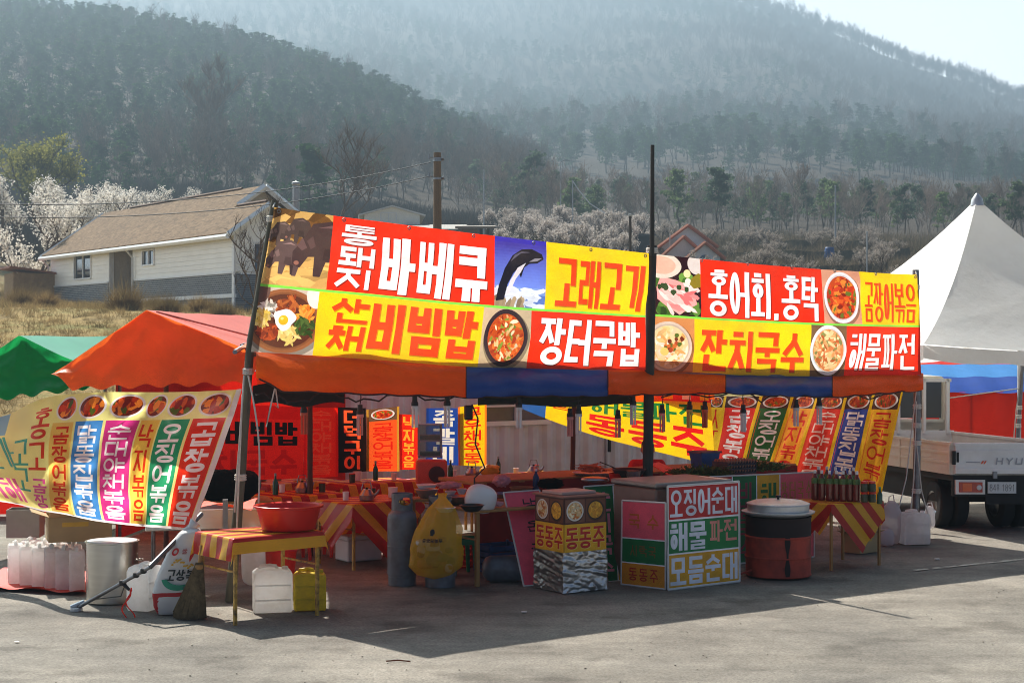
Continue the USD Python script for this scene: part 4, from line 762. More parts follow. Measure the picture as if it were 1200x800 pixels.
pole_thing('stall_pole', 'grey steel pole at the squid and pancake end of the banner, ropes tied round it', [R0, FP(1075, 500), FP(1073, 316)], .05, .04, m=steel_tube, knots=(.2, .42, .5, .56, .94))
pole_thing('inner_pole', 'brown inner pole before the dark blue hanging banner', [S(2.15, 2.6), S(2.15, 2.6, 2.25)], .035, .03, m=mat('brown_pole', K('#4a2f22'), .8, .25)); pole_thing('inner_pole', 'dark inner pole before the yellow rice wine banner', [S(6.2, 3.0), S(6.25, 3.0, 2.3)], .035, .03, m=mat('brown_pole'))
pole_thing('inner_pole', 'thin inner pole behind the red striped tables', [S(.7, 3.4), S(.7, 3.4, 2.2)], .03, .03, m=mat('brown_pole'))

# ---- front banners
RED, YEL, WHT, ORG, GRN = K('#ec2c08'), K('#f7cd0e'), K('#fbf6f4'), K('#ea4410'), K('#7fe04a')
BRN, DK, CRM = K('#5a2c1c'), K('#2a1812'), K('#efe3cf')
def bpos(W, H, Lx, Rx, tl, tr, bl, br):
    """pixel -> print coordinates of a banner whose edges run Lx(v), Rx(v) and whose top/bottom are straight in the picture."""
    def f(px, py):
        v = .5
        for _ in range(4):
            lx, rx = Lx[0] + (Lx[1] - Lx[0]) * v, Rx[0] + (Rx[1] - Rx[0]) * v
            s = (px - lx) / (rx - lx); yt, yb = tl + (tr - tl) * s, bl + (br - bl) * s; v = (yb - py) / (yb - yt)
        u = (tline(px) - tline(lx)) / (tline(rx) - tline(lx)); return u * W, v * H
    return f
def pig(c, s, col, flip=1):
    x, y = c; B = lambda pts: Polygon([(x + flip * a * s, y + b * s) for a, b in pts])
    return [(B([(-.5, .1), (-.3, .42), (.1, .5), (.42, .36), (.52, .1), (.46, -.22), (.38, -.5), (.28, -.5), (.27, -.2), (0, -.2), (-.08, -.48), (-.18, -.48), (-.2, -.12), (-.38, -.14), (-.52, -.34), (-.64, -.3), (-.66, -.1)]).buffer(.03 * s), col),
            (B([(-.62, .02), (-.52, .18), (-.4, .0), (-.5, -.06)]), np.array(col) * 2.2), (B([(.30, -.2), (.27, -.5), (.2, -.5), (.16, -.2)]), np.array(col) * .5), (B([(-.2, .38), (.1, .46), (.3, .38), (.1, .4)]), np.array(col) * 2.6), (ellipse(x - flip * .585 * s, y - .29 * s, .055 * s, .04 * s, 12), K('#9a6a58')),
            (B([(-.42, .12), (-.3, .22), (-.22, .04), (-.32, -.02)]), np.array(col) * 1.8), (B([(-.05, -.2), (.25, -.2), (.2, .02), (-.02, .02)]), np.array(col) * .7)]
pal_red = [K('#b4300e'), K('#d8581c'), K('#8a1f0a'), K('#e8822a'), K('#5f6a22'), K('#c23a16')]
bw, bh = 5.0, 1.45
bp = bpos(bw, bh, (293, 320), (757, 759), 243, 297, 412, 437)
pr = Print(bw, bh); X = lambda px, v=.5: bp(px, [407, 350, 325, 280, 243][int(v * 4)] + (px - 293) / 464 * 27)[0]
xs = [0] + [X(p_, .75) for p_ in (391, 581, 640)] + [bw]; xb = [0] + [X(p_, .25) for p_ in (374, 564, 622)] + [bw]; mid = bh * .46
pr.rect(0, mid, bw, bh, RED, 'red_panel'); pr.rect(0, 0, bw, mid, YEL, 'yellow_panel')
pr.rect(xs[3], mid, bw, bh, YEL, 'yellow_panel'); pr.rect(xb[3], 0, bw, mid, RED, 'red_panel')
g = rnd(600)
# pigs on straw
it = [(sbox(0, mid, xs[1], bh), K('#c79a4e'))]
for k in range(130):
    a, b = g.random() * xs[1], mid + g.random() * (bh - mid); up_ = b > mid + .45
    it.append((blob(a, b, .05, g, 6, 3.2, (.5 if up_ else .1) + g.normal(0, .3)), (K('#6d4a20') if up_ and g.random() < .6 else K('#d8ae62')) * (.6 + .8 * g.random())))
for c, s_, f_, cl in (((.14, mid + .53), .24, 1, '#5a4a44'), ((.36, mid + .58), .26, 1, '#4a3c38'), ((.24, mid + .30), .34, 1, '#5f4c48'), ((.70, mid + .42), .56, 1, '#463432')): it += pig(c, s_, K(cl), f_)
it += [(Polygon([(.88, mid + .2), (1.0, mid + .3), (1.1, mid + .26), (1.1, mid + .06), (1.0, mid + .04), (.95, mid + .1)]), K('#5c4744'))]
pr.picture(0, mid, xs[1], bh, it, 'pig_picture')
# leaping whale
x0, x1 = xs[2], xs[3]; it = [(sbox(x0, mid, x1, bh), K('#3a2fa8'))]
for k in range(14): it.append((sbox(x0, mid + .24 + .035 * k, x1, mid + .24 + .035 * (k + 1)), K('#6f86d8') * (1 - k / 14) + K('#3f2f9c') * (k / 14)))
it += [(sbox(x0, mid, x1, mid + .24), K('#7d98d0')), (sbox(x0, mid, x1, mid + .16), K('#5877b8'))]
for k in range(40): it.append((blob(x0 + g.random() * (x1 - x0), mid + .02 + .2 * g.random(), .028, g, 6, 3.5, g.normal(0, .2)), K('#e8edf5') * (.7 + .3 * g.random())))
for k in range(26): it.append((blob(x0 + g.random() * .45, mid + .1 * g.random(), .03, g, 6, 2.2, 1.2), K('#a08a6a') * (.6 + .6 * g.random())))
wx = lambda a, b: (x0 + a * (x1 - x0), mid + b * (bh - mid))
it += [(Polygon([wx(*q) for q in [(.04, .1), (.1, .32), (.2, .55), (.34, .74), (.52, .84), (.72, .86), (.9, .8), (.93, .74), (.82, .68), (.66, .66), (.56, .6), (.5, .46), (.44, .58), (.34, .5), (.24, .34), (.18, .12)]]).buffer(.008), K('#1d1a24')),
       (Polygon([wx(*q) for q in [(.2, .16), (.3, .4), (.44, .58), (.6, .66), (.5, .52), (.4, .42), (.3, .22)]]), K('#ded9da')), (Polygon([wx(*q) for q in [(.66, .68), (.82, .7), (.91, .75), (.78, .74)]]), K('#8d8890')), (Polygon([wx(*q) for q in [(.3, .66), (.5, .79), (.7, .82), (.52, .82), (.38, .76)]]), K('#5b5766'))]
pr.picture(x0, mid, x1, bh, it, 'whale_picture')
# mixed rice bowl
cx_, cy_ = xb[1] * .47, mid * .49
it = dish(0, 0, xb[1], mid, K('#cbbfa9'), cx_, cy_, .43, .325, K('#9a6038'), K('#5a2f1f'), [K('#3e1d12')], 601, 5)
for (a, b, pal, sd) in ((-.2, .14, ['#e8e6dc', '#cfcabb', '#8f8d80'], 1), (.02, .2, ['#8a3c1c', '#b4622c'], 2), (.24, .12, ['#e87a1c', '#f09a3a'], 3), (.24, -.06, ['#2f4a1c', '#47622a'], 4), (.06, -.17, ['#e8d98a', '#d8c26a'], 5), (-.17, -.14, ['#8a2f12', '#b04a1c'], 6), (-.27, .02, ['#e0c254', '#efd982'], 7)):
    for k in range(34): q = g.random() * 6.28; r_ = .105 * math.sqrt(g.random()); it.append((blob(cx_ + a + r_ * math.cos(q), cy_ + b * .8 + r_ * .8 * math.sin(q), .017, g, 6, 3.2, g.random() * 3.1), K(pal[g.integers(len(pal))]) * (.75 + .5 * g.random())))
it += [(Polygon([(cx_ + .12 * (1 + .1 * math.sin(3 * q) + .07 * math.sin(5 * q + 1)) * math.cos(q), cy_ + .02 + .105 * (1 + .1 * math.sin(3 * q) + .07 * math.sin(4 * q + 2)) * math.sin(q)) for q in np.arange(40) * .157]), K('#fbf8ee')), (ellipse(cx_ - .01, cy_ + .01, .055, .05), K('#f6b81e')), (ellipse(cx_ - .025, cy_ + .025, .018, .014), K('#fde27a')), (ellipse(xb[1] - .02, mid - .05, .12, .14), K('#e8e2d8')), (ellipse(.02, mid * .92, .1, .12), K('#6b5148'))]
pr.picture(0, 0, xb[1], mid, it, 'food_picture#1')
# stew bowl
x0, x1 = xb[2], xb[3]; pr.picture(x0, 0, x1, mid, dish(x0, 0, x1, mid, K('#cdb38c'), (x0 + x1) / 2 - .0, mid * .5, (x1 - x0) * .45, .32, K('#33222a'), K('#c24a14'), [K('#e0742a'), K('#f0b87a'), K('#d85a1c'), K('#7d8a2c'), K('#f3dcae'), K('#a8330e')], 602, 60, .085, 2.2), 'food_picture#2')
LT = lambda s, a, b, c, d, col, sw=.2, vert=False, ed=True, sl=0.0: pr.word(s, bp(a, d)[0], bp(a, d)[1], bp(c, d)[0] - bp(a, d)[0], bp(c, b)[1] - bp(c, d)[1], col, sw, vert, edge=(np.array(K('#7a1200') if col is WHT else K('#c8a400')), .012) if ed else None, slant=sl)
def words(pr, bp, lst):
    for s, x0, x1, ym, h, col, sw, vert in lst:
        a, b = bp(x0, ym); c, d = bp(x1, ym + (x1 - x0) * 0.0); pr.word(s, a, b - h / 2, c - a, h, col, sw, vert, edge=(K('#8a1c06') if col is WHT else K('#b98a00'), .008), slant=.06)
words(pr, bp, [('통돼지', 400, 442, 299, .66, WHT, .26, True), ('바베큐', 449, 572, 309, .60, WHT, .25, False), ('고래고기', 650, 754, 329, .56, ORG, .25, False), ('산채', 387, 430, 378, .54, ORG, .24, True), ('비빔밥', 434, 557, 382, .52, ORG, .23, False), ('장터국밥', 631, 750, 398, .54, WHT, .22, False)])
pr.rect(0, mid - .012, bw, mid + .014, GRN, 'green_line')
c0 = [[FP(a, b, .07), FP(c, d, .07)] for a, b, c, d in ((293, 412, 320, 243), (433, 420.5, 446, 259.5), (546, 429, 556, 273), (650, 432, 656, 285), (757, 433.5, 759, 297))]; bu = (tline(np.array([293, 433, 546, 650, 757])) - tline(293)) / (tline(757) - tline(293)); bil = lambda c: (lambda u, v: (c[0, 0] * ((1 - u) * (1 - v))[:, None] + c[0, 1] * ((1 - u) * v)[:, None] + c[1, 0] * (u * (1 - v))[:, None] + c[1, 1] * (u * v)[:, None]))
bl_ = thing('front_banner', 'big red and yellow food banner with the pigs and the leaping whale', 'banner', FP(293, 407), 0)
c0l = c0; pr.build(bl_, wrinkle(ctrl(bu, [0, 1], c0), NF, .10, 8, 2.2, 3, .004, .05), print_cloth)
bh2, bw2 = 1.42, 4.2; bp2 = bpos(bw2, bh2, (758.5, 760), (1079, 1074), 297, 322, 437.5, 440); pr = Print(bw2, bh2); mid = bh2 * .485
X2 = lambda px, y: bp2(px, y)[0]; xs = [0, X2(821, 335), X2(963, 350), X2(1006, 352), bw2]; xb = [0, X2(813, 405), X2(948, 410), X2(990, 412), bw2]
pr.rect(0, mid, bw2, bh2, RED, 'red_panel'); pr.rect(0, 0, bw2, mid, YEL, 'yellow_panel'); pr.rect(xs[3], mid, bw2, bh2, YEL, 'yellow_panel'); pr.rect(xb[3], 0, bw2, mid, RED, 'red_panel')
g = rnd(610); w_ = xs[1]
it = [(sbox(0, mid, w_, bh2), K('#2c1418'))]
for k in range(40): it.append((blob(w_ * (.2 + .75 * g.random()), mid + .06 + .1 * g.random(), .05, g, 8), [K('#3f6a24'), K('#5b8a34'), K('#2c4a1c')][g.integers(3)]))
for k in range(26): it.append((blob(w_ * (.15 + .7 * g.random()), mid + .40 + .08 * g.normal(), .05, g, 8), [K('#3f6a24'), K('#6b9a3c'), K('#2c4a1c')][g.integers(3)]))
it += [(blob(w_ * .55, mid + .25, .2, rnd(6), 10, 1.4, -.3), K('#f0a8a0'))]
for k in range(26): it.append((blob(w_ * .55 + g.normal(0, .13), mid + .25 + g.normal(0, .09), .03, g, 6, 3.5, -.5 + g.normal(0, .4)), [K('#f6c4ba'), K('#e88a86'), K('#f8dcd2'), K('#d8706e')][g.integers(4)]))
for k in range(7): it.append((blob(w_ * .4 + g.normal(0, .07), mid + .34 + g.normal(0, .04), .035, g, 8), K('#2f4a24')))
it += [(ellipse(w_ * .25, bh2 - .12, .27, .16), K('#ded4c0')), (ellipse(w_ * .25, bh2 - .12, .2, .11), K('#e8b49a')), (ellipse(w_ * .92, bh2 - .08, .14, .12), K('#d8d0c6')), (ellipse(w_ * .72, bh2 - .2, .05, .05), K('#f0dca0')), (ellipse(w_ * .74, bh2 - .3, .045, .045), K('#e8e0d0')), (blob(w_ * .93, mid + .45, .1, g, 9), K('#8a7a1c'))]
pr.picture(0, mid, w_, bh2, it, 'food_picture#1')
pr.picture(0, 0, xb[1], mid, dish(0, 0, xb[1], mid, K('#c98a4e'), xb[1] * .45, mid * .46, xb[1] * .5, .31, K('#cfc4b0'), K('#e8cf9a'), [K('#f0deb0'), K('#e0bb78'), K('#f6ead0'), K('#d8a860')], 611, 40, .1, 2.6)
           + [(blob(xb[1] * .5 + g.normal(0, .07), mid * .5 + g.normal(0, .05), .03, g, 7), [K('#a8401c'), K('#6a2c12'), K('#4e6a22'), K('#c86a2a')][g.integers(4)]) for k in range(22)] + [(ellipse(xb[1] * .36, mid * .38, .06, .05), K('#f0d070'))], 'food_picture#2')
x0, x1 = xs[2], xs[3]; pr.picture(x0, mid, x1, bh2, [(sbox(x0, mid, x1, bh2), K('#b46a8a'))] + dish(x0, mid, x1, bh2, K('#d89a7a'), (x0 + x1) / 2, (mid + bh2) / 2, (x1 - x0) * .46, .345, K('#f2efee'), K('#c2440e'), pal_red, 612, 70, .13, 1.8), 'food_picture#3')
x0, x1 = xb[2], xb[3]; pr.picture(x0, 0, x1, mid, dish(x0, 0, x1, mid, K('#7a5a3a'), (x0 + x1) / 2, mid / 2, (x1 - x0) * .5, .335, K('#f0eee8'), K('#d88a4a'), [K('#e8a868'), K('#e0854a'), K('#f3d6a0'), K('#c2602a'), K('#8a8a4a'), K('#f0c48a')], 613, 70, .1, 2.8), 'food_picture#4')
words(pr, bp2, [('홍어회.홍탁', 830, 957, 341, .58, WHT, .22, False), ('곰장어볶음', 1011, 1071, 352, .54, ORG, .21, False), ('잔치국수', 821, 941, 409, .51, ORG, .21, False), ('해물파전', 994, 1071, 411, .50, WHT, .2, False)])
pr.rect(0, mid - .012, bw2, mid + .014, GRN, 'green_line')
c0 = np.array([[FP(758.5, 436.5, -.02), FP(760, 297, -.02)], [FP(1079, 439, .06), FP(1074, 322, .06)]])
br_ = thing('front_banner', 'red and yellow food banner with the white plates, between the dark and the steel pole', 'banner', FP(766, 434), 0)
pr.build(br_, wrinkle(bil(c0), NF, .10, 8, 2.2, 8, .028, .05), print_cloth)
for b_, a_, e_ in ((bl_, (320, 243), (322, 238)), (bl_, (759, 297), (764, 291)), (br_, (1074, 322), (1073, 318))): part(b_, 'tie_rope', tube([FP(*a_, .07), FP(*e_, .03)], .008, 5), rope, world=True)

eye_m = mat('eyelet', K('#8d8a80'), .4, .1, metal=.7)
for b_, sf in ((bl_, ctrl(bu, [0, 1], c0l)), (br_, bil(c0))):
    for uu in np.linspace(.012, .988, 7):
        c_ = sf(np.array([uu]), np.array([.982]))[0] + NF * .03 + np.array([0, 0, -.01]); a_ = np.arange(13) / 12 * 6.283; ring = np.array([c_ + np.array([*U_, 0]) * .016 * math.cos(t) + np.array([0, 0, .016]) * math.sin(t) for t in a_]); part(b_, 'eyelet', tube(ring, .006, 5), eye_m, world=True)
# ---- canopy: front skirt and roof in orange and blue widths
tarp_o = mat('orange_tarp', K('#fb6a0e'), .45, .1, 1.2, trans=.30, spec=.25, bump=.35, bscale=5, dist=.05); tarp_b = mat('blue_tarp', K('#2b4a90'), .45, .12, 1.2, trans=.2, spec=.3, bump=.35, bscale=5, dist=.03)
tarp_s = mat('orange_skirt', K('#fb6a0e'), .45, .1, 1.2, trans=.5, spec=.25, bump=.35, bscale=5, dist=.05); cano = thing('stall_canopy', 'orange and blue tarpaulin canopy with a scalloped skirt below the big banners', 'canopy', S(0, 0))
edges = [300, 546, 712, 850, 975, 1082]
SKX_, SKY_ = [290, 433, 546, 650, 760, 850, 971, 1085], [409, 418, 426.5, 430, 433.5, 438, 440, 437]
def skirt(x0, x1, seed):
    def f(u, v):
        px = x0 + (x1 - x0) * u; t = tline(px); yt = np.interp(px, SKX_, SKY_); yb = np.interp(px, [296, 330, 545, 700, 850, 975, 1085], [440, 459, 466, 464, 461, 466, 457])
        yb = yb + 1.6 * np.abs(np.sin(t * 7.5)) - 1; y = yb + (yt - yb) * v
        bul = -.01 + .27 * np.sin(np.pi * np.clip(1 - v, 0, 1) * .62) + .05 * (fbm(np.stack([t * 1.8, v * 1.5, 0 * t], -1), 2, seed) - .5) + .022 * np.sin(t * 11 + 3 * v + np.sin(t * 4)) * (1 - v) + .03 * (fbm(np.stack([t * 5, v * 4, 0 * t + 2], -1), 3, seed + 3) - .5)
        q = np.array([FP(a, b, c) for a, b, c in zip(px, y, bul)]); return q
    return f
for k in range(5):
    m_, _ = grid(skirt(edges[k], edges[k + 1], k), int(abs(tline(edges[k + 1]) - tline(edges[k])) * 16), 8); part(cano, 'skirt', m_, [tarp_s, tarp_b][k % 2], smooth=True, world=True, label='orange skirt width' if k % 2 == 0 else 'blue skirt width')
seam_m = mat('skirt_seam', K('#3a1c10'), .7, .1); eyelet_m = mat('eyelet', K('#8d8a80'), .4, .1, metal=.7)
for k in range(1, 5): sk_ = skirt(edges[k], edges[k] + 1, k); vv_ = np.linspace(0, 1, 10); part(cano, 'seam', tube(sk_(0 * vv_, vv_) + NF * .006, .006, 4), seam_m, world=True)
sk_ = skirt(300, 1082, 2); uu_ = np.linspace(.004, .996, 240); part(cano, 'hem', tube(sk_(uu_, 0 * uu_ + .01) + NF * .004, .009, 5), seam_m, world=True)
te = [float(tline(e)) for e in edges]; te[0] = .1
BLc, BRc = np.array([-3.2, 19.9]), np.array([2.95, 24.3])
_st = np.array([FP(a, b, -.01) for a, b in zip(SKX_, SKY_)]); _sa = tline(np.array(SKX_, float))
def roofp(a, s):
    f = L0[:2] + np.outer(a, U_) + V_ * .008; k = np.clip(a / FL, -.1, 1.1)[:, None]; b = BLc + (BRc - BLc) * k; q = f + (b - f) * np.asarray(s)[:, None]
    zf = np.interp(a, _sa, _st[:, 2]); z = zf + .62 * np.clip((a + .2) / 2.2, .08, 1) * (1 - np.abs(s - .45) / .55) * np.where(s > .45, 1, 1) - .12 * np.clip((s - .45) / .55, 0, 1) - .05 * np.sin(a * 3.3) ** 2 * np.sin(np.pi * s)
    return np.column_stack([q, z])
for k in range(5):
    m_, _ = grid(lambda u, v: roofp(te[k] + (te[k + 1] - te[k]) * u, v), 12, 14); part(cano, 'roof_width', m_, [tarp_o, tarp_b][k % 2], smooth=True, world=True, label='orange roof width' if k % 2 == 0 else 'blue roof width')
part(cano, 'back_skirt', grid(lambda u, v: np.column_stack([roofp(te[0] + (te[-1] - te[0]) * u, 0 * u + 1)[:, :2], roofp(te[0] + (te[-1] - te[0]) * u, 0 * u + 1)[:, 2] - .34 * (1 - v)]), 30, 2)[0], tarp_o, smooth=True, world=True)
for a, b in (((0.05, .02), (0, 1)), ((FL, .02), (FL, 1))):
    q = [roofp(np.array([a[0]]), np.array([s]))[0] - [0, 0, .04] for s in np.linspace(.0, 1, 9)]; part(cano, 'roof_rail', tube(q, .024, 6), steel_tube, world=True)
part(cano, 'front_rail', tube([FP(290, 415) - [0, 0, 0], FP(760, 438), FP(1076, 444)], .024, 6), steel_tube, world=True)
part(cano, 'ridge_rail', tube([roofp(np.array([a]), np.array([.45]))[0] - [0, 0, .03] for a in np.linspace(0, FL, 9)], .024, 6), steel_tube, world=True)
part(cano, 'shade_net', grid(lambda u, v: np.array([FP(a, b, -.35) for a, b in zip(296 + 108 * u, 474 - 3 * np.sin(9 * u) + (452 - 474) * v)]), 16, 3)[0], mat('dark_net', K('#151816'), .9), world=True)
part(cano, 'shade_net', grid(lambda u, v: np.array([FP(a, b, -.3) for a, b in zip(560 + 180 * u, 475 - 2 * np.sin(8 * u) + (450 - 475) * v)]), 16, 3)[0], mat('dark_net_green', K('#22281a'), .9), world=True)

# ---- hanging lamps under the skirt
lamp_w = mat('lamp_tube_white', K('#f0f0ee'), .35, .03, trans=.4); lamp_p = mat('lamp_tube_pink', K('#c98a80'), .4, .05); lamp_y = mat('lamp_tube_yellow', K('#c2b04a'), .4, .05); lamp_o = mat('lamp_tube_orange', K('#b9502a'), .4, .05)
for k, (px_, y0, m_, lab) in enumerate([(356, 472, lamp_o, 'reddish tube lamp before the red rice banner'), (422, 474, lamp_p, 'pinkish tube lamp before the black banner'), (486, 464, lamp_w, 'pale tube lamp over the brown inner pole'), (524, 464, lamp_w, 'white tube lamp over the blue hanging banner'), (608, 466, lamp_w, 'white tube lamp before the container window'),
                                          (668, 478, lamp_p, 'pink tube lamp next to a white one at the yellow banner'), (678, 474, lamp_w, 'white tube lamp next to a pink one at the yellow banner'), (724, 480, lamp_p, 'pinkish tube lamp just before the dark pole'), (742, 464, lamp_w, 'white tube lamp hanging beside the dark pole'), (776, 474, lamp_p, 'pink tube lamp behind the dark pole'),
                                          (808, 470, lamp_y, 'yellow tube lamp at the inner pole'), (826, 470, lamp_o, 'orange tube lamp beside the yellow lamp'), (871, 474, lamp_w, 'white tube lamp before the green striped banner column'), (933, 468, lamp_w, 'white tube lamp before the red striped banner column'), (960, 466, lamp_w, 'white lamp turned sideways below the blue skirt')]):
    q = FP(px_, y0, .12 if m_ is lamp_w else -.5); sc_ = 86 / (F / q[1]); t = thing('hanging_lamp', lab, 'lamp', q, k * .7, 'tube lamps below the canopy'); h = .22
    part(t, 'socket', lathe([(0, .0), (.026, 0), (.028, -.05), (.037, -.07), (.037, -.1), (0, -.1)], 12), wire_black); part(t, 'tubes', cat_(*[tube([(.026 * math.cos(a), .026 * math.sin(a), -.1), (.026 * math.cos(a), .026 * math.sin(a), -.1 - h)], .0095, 6) for a in np.arange(5) * 1.2566], lathe([(.037, -.1), (.039, -.13), (0, -.13)], 12)), m_, smooth=40)
    part(t, 'cord', tube([(0, 0, 0), (.01, 0, .08), (0, 0, .2)], .006, 5), wire_black)
g = rnd(77); pts = [FP(p_, 466 + 5 * math.sin(p_ / 13) + g.normal(0, 2), .02) for p_ in range(300, 745, 9)]; solo('lamp_cable', tube(pts, .009, 5), wire_black, 'black lamp cable looping along below the orange and blue skirt', 'cable', smooth=True)
pts = [FP(p_, 462 + 4 * math.sin(p_ / 10) + g.normal(0, 1.5), .0) for p_ in range(775, 1060, 9)]; solo('lamp_cable', tube(pts, .009, 5), wire_black, 'black lamp cable below the skirt between dark pole and steel pole', 'cable', smooth=True)
q = [P(553, 474, 17.5), P(560, 490, 17.4), P(557, 520, 17.4), P(568, 548, 17.3), P(556, 560, 17.3), P(556, 586, 17.2)]; solo('dangling_cable', tube(np.array(q), .009, 5), wire_black, 'black cord dangling from the canopy down to the counter bowls', 'cable', smooth=True)
solo('plug_box', bx(.09, .06, .16, P(549, 492, 17.5), .015, .4), wire_black, 'small black plug box on the dangling cord', 'plug')
for k, (a, b, lab) in enumerate([((286, 440), (275, 600), 'thin white rope hanging close beside the wooden pole'), ((291, 440), (303, 590), 'slack white rope falling from the pole to the red basin'), ((284, 462), (274, 708), 'straight thin rope tied down along the wooden pole')]):
    q0, q1 = FP(*a, .1), FP(*b, .25); s = np.linspace(0, 1, 12)[:, None]; pts = q0 + (q1 - q0) * s + np.array([.05, 0, 0]) * np.sin(np.pi * s) * (k == 1); solo('guy_rope', tube(pts, .009, 5), rope, lab, 'rope', smooth=True)
q = [FP(322, 455, .1), FP(312, 500, .1), FP(318, 470, .1), FP(326, 478, .1), FP(323, 455, .1)]; solo('rope_loop', tube(np.array(q), .007, 5), rope, 'knotted loop of white string under the orange skirt', 'rope', smooth=True)

# ---- backdrop banners inside
def hang(name, label, px0, px1, yt, yb, d0, d1, cols, seed, W=None, amp=.06, slant=0, mt=None, H=1.2, draw=None):
    a, b, c, d = P(px0, yb[0], d0), P(px0 + slant, yt[0], d0), P(px1, yb[1], d1), P(px1 + slant, yt[1], d1); W = W or float(np.linalg.norm(b - d)); pr = Print(W, H)
    draw(pr, W, H); t = thing(name, label, 'banner', a); n = np.array([-(d1 - d0), (c - a)[0], 0.0]); n = -n / np.linalg.norm(n)
    pr.build(t, wrinkle(bil(np.array([[a, b], [c, d]])), n, amp, W * 2.2, .6, seed), mt or print_thin, cell=.1); return t
def col_draw(bg, fg, txt, border=None, pic=None):
    def f(pr, W, H):
        pr.rect(0, 0, W, H, border if border is not None else bg, 'border'); bb_ = .0 if border is None else W * .07
        pr.rect(bb_, 0, W - bb_, H, bg, 'cloth'); top = H
        if pic is not None: top = H * .8; pr.picture(bb_, top, W - bb_, H, dish(bb_, top, W - bb_, H, K('#6a4a30'), W / 2, H * .9, W * .36, H * .08, K('#dcd6cc'), pic[0], pic, int(W * 1e4), 24, .2), 'food_picture')
        pr.word(txt, W * .2, H * .04, W * .6, top - H * .08, fg, .19, True)
    return f
BLK = K('#120c0a'); R2_ = K('#e01806'); R3 = K('#f02c10'); OR2 = K('#e85a1a')
def rice(pr, W, H):
    pr.rect(0, 0, W, H, R3, 'cloth'); pr.rect(0, H * .82, W, H, R2_, 'header'); pr.word('산채비빔밥', W * .02, H * .46, W * .93, H * .32, BLK, .22); pr.word('잔치국수', W * .05, H * .06, W * .9, H * .34, K('#c81404'), .2)
hang('hanging_banner', 'red backlit banner with big black letters at the back of the stall', 200, 356, (470, 477), (566, 560), 19.6, 20.3, None, 1, draw=rice)
hang('hanging_banner', 'red backlit banner with pale column letters next to the black banner', 356, 396, (477, 478), (560, 558), 20.3, 20.6, None, 2, draw=col_draw(R3, K('#f0603a'), '순대야채볶음', R2_))
hang('hanging_banner', 'black banner with glowing orange letters at the back of the stall', 396, 429, (477, 478), (554, 552), 20.55, 20.8, None, 3, draw=col_draw(BLK, K('#ff5a2a'), '더덕구이'))
hang('hanging_banner', 'orange banner with red letters between the black one and the brown pole', 429, 468, (480, 476), (552, 552), 20.7, 21.0, None, 4, draw=col_draw(K('#e2561c'), K('#d01c08'), '곰장어볶음', K('#b98a2a'), pal_red))
hang('hanging_banner', 'red yellow banner partly behind the brown inner pole', 468, 490, (485, 486), (550, 550), 20.9, 21.1, None, 5, draw=col_draw(K('#d8240c'), K('#e8a02a'), '낙지볶음'))
hang('hanging_banner', 'dark blue banner with pale letters beside the yellow narrow one', 499, 541, (478, 478), (544, 545), 21.4, 21.7, None, 6, draw=col_draw(K('#1c3f8a'), K('#d8d2c0'), '족갈비', K('#15336e')))
hang('hanging_banner', 'narrow yellow banner with small red letters beside the grey container', 536, 570, (477, 472), (545, 546), 21.6, 21.9, None, 7, draw=col_draw(YEL * .8, K('#d8200a'), '무우채우동', K('#e8761c')))
def wine(pr, W, H):
    pr.rect(0, 0, W, H, YEL, 'cloth'); pr.rect(0, 0, W * .13, H, K('#1f5a9a'), 'blue_end'); pr.rect(.0, H * .86, W, H, K('#e8320e'), 'header')
    for k in range(9): pr.rect(W * (.14 + .1 * k), H * .89, W * (.19 + .1 * k), H * .97, [YEL, WHT][k % 2], 'header_mark')
    pr.word('족', W * .02, H * .45, W * .1, H * .4, WHT, .18); pr.word('머삼', W * .15, H * .45, W * .12, H * .42, K('#d8200a'), .16, True); pr.rect(W * .29, H * .0, W * .30, H * .86, K('#d8200a'), 'red_line')
    pr.word('해물파전', W * .36, H * .52, W * .6, H * .3, K('#1c7a34'), .17); pr.word('동동주', W * .34, H * .06, W * .62, H * .42, K('#dc1a14'), .19)
q = [[P(610, 478, 23.2), P(612, 460, 23.2)], [P(700, 511, 23.5), P(702, 459, 23.5)], [P(790, 534, 23.8), P(786, 459, 23.8)], [P(838, 546, 24.0), P(832, 460, 24.0)]]
pr = Print(3.0, 1.15); wine(pr, 3.0, 1.15); t = thing('hanging_banner', 'bright yellow rice wine banner cut slanting across the grey container', 'banner', P(700, 511, 23.5)); pr.build(t, wrinkle(ctrl([0, .4, .78, 1], [0, 1], q), [0, -1, 0], .08, 5, 1, 9), print_cloth)
# striped side wall of the stall
def stripes(pr, W, H, cols, y0=0.0, pics=True, sl=.0):
    x = 0
    for k, (w_, bg, fg, tx) in enumerate(cols):
        w_ *= W; pr.rect(x, 0, x + w_, H, YEL * .95, 'yellow_border'); pr.rect(x + w_ * .05, 0, x + w_ * .93, H * (.84 if pics else 1), bg, 'column')
        pr.add(LineString([(x + w_ * .1, 0), (x + w_ * .1, H * .8)]).buffer(.006), K('#d8380e'), 'red_line')
        if pics: pr.picture(x + w_ * .04, H * .84, x + w_ * .94, H, dish(x + w_ * .04, H * .84, x + w_ * .94, H, K('#4a2f24'), x + w_ / 2, H * .92, w_ * .4, H * .075, K('#e8e2da'), K('#a83a14'), pal_red, 700 + k + int(W * 10), 26, .2), 'food_picture')
        pr.word(tx, x + w_ * .2, H * .03, w_ * .62, H * (.78 if pics else .9), fg, .18, True); x += w_
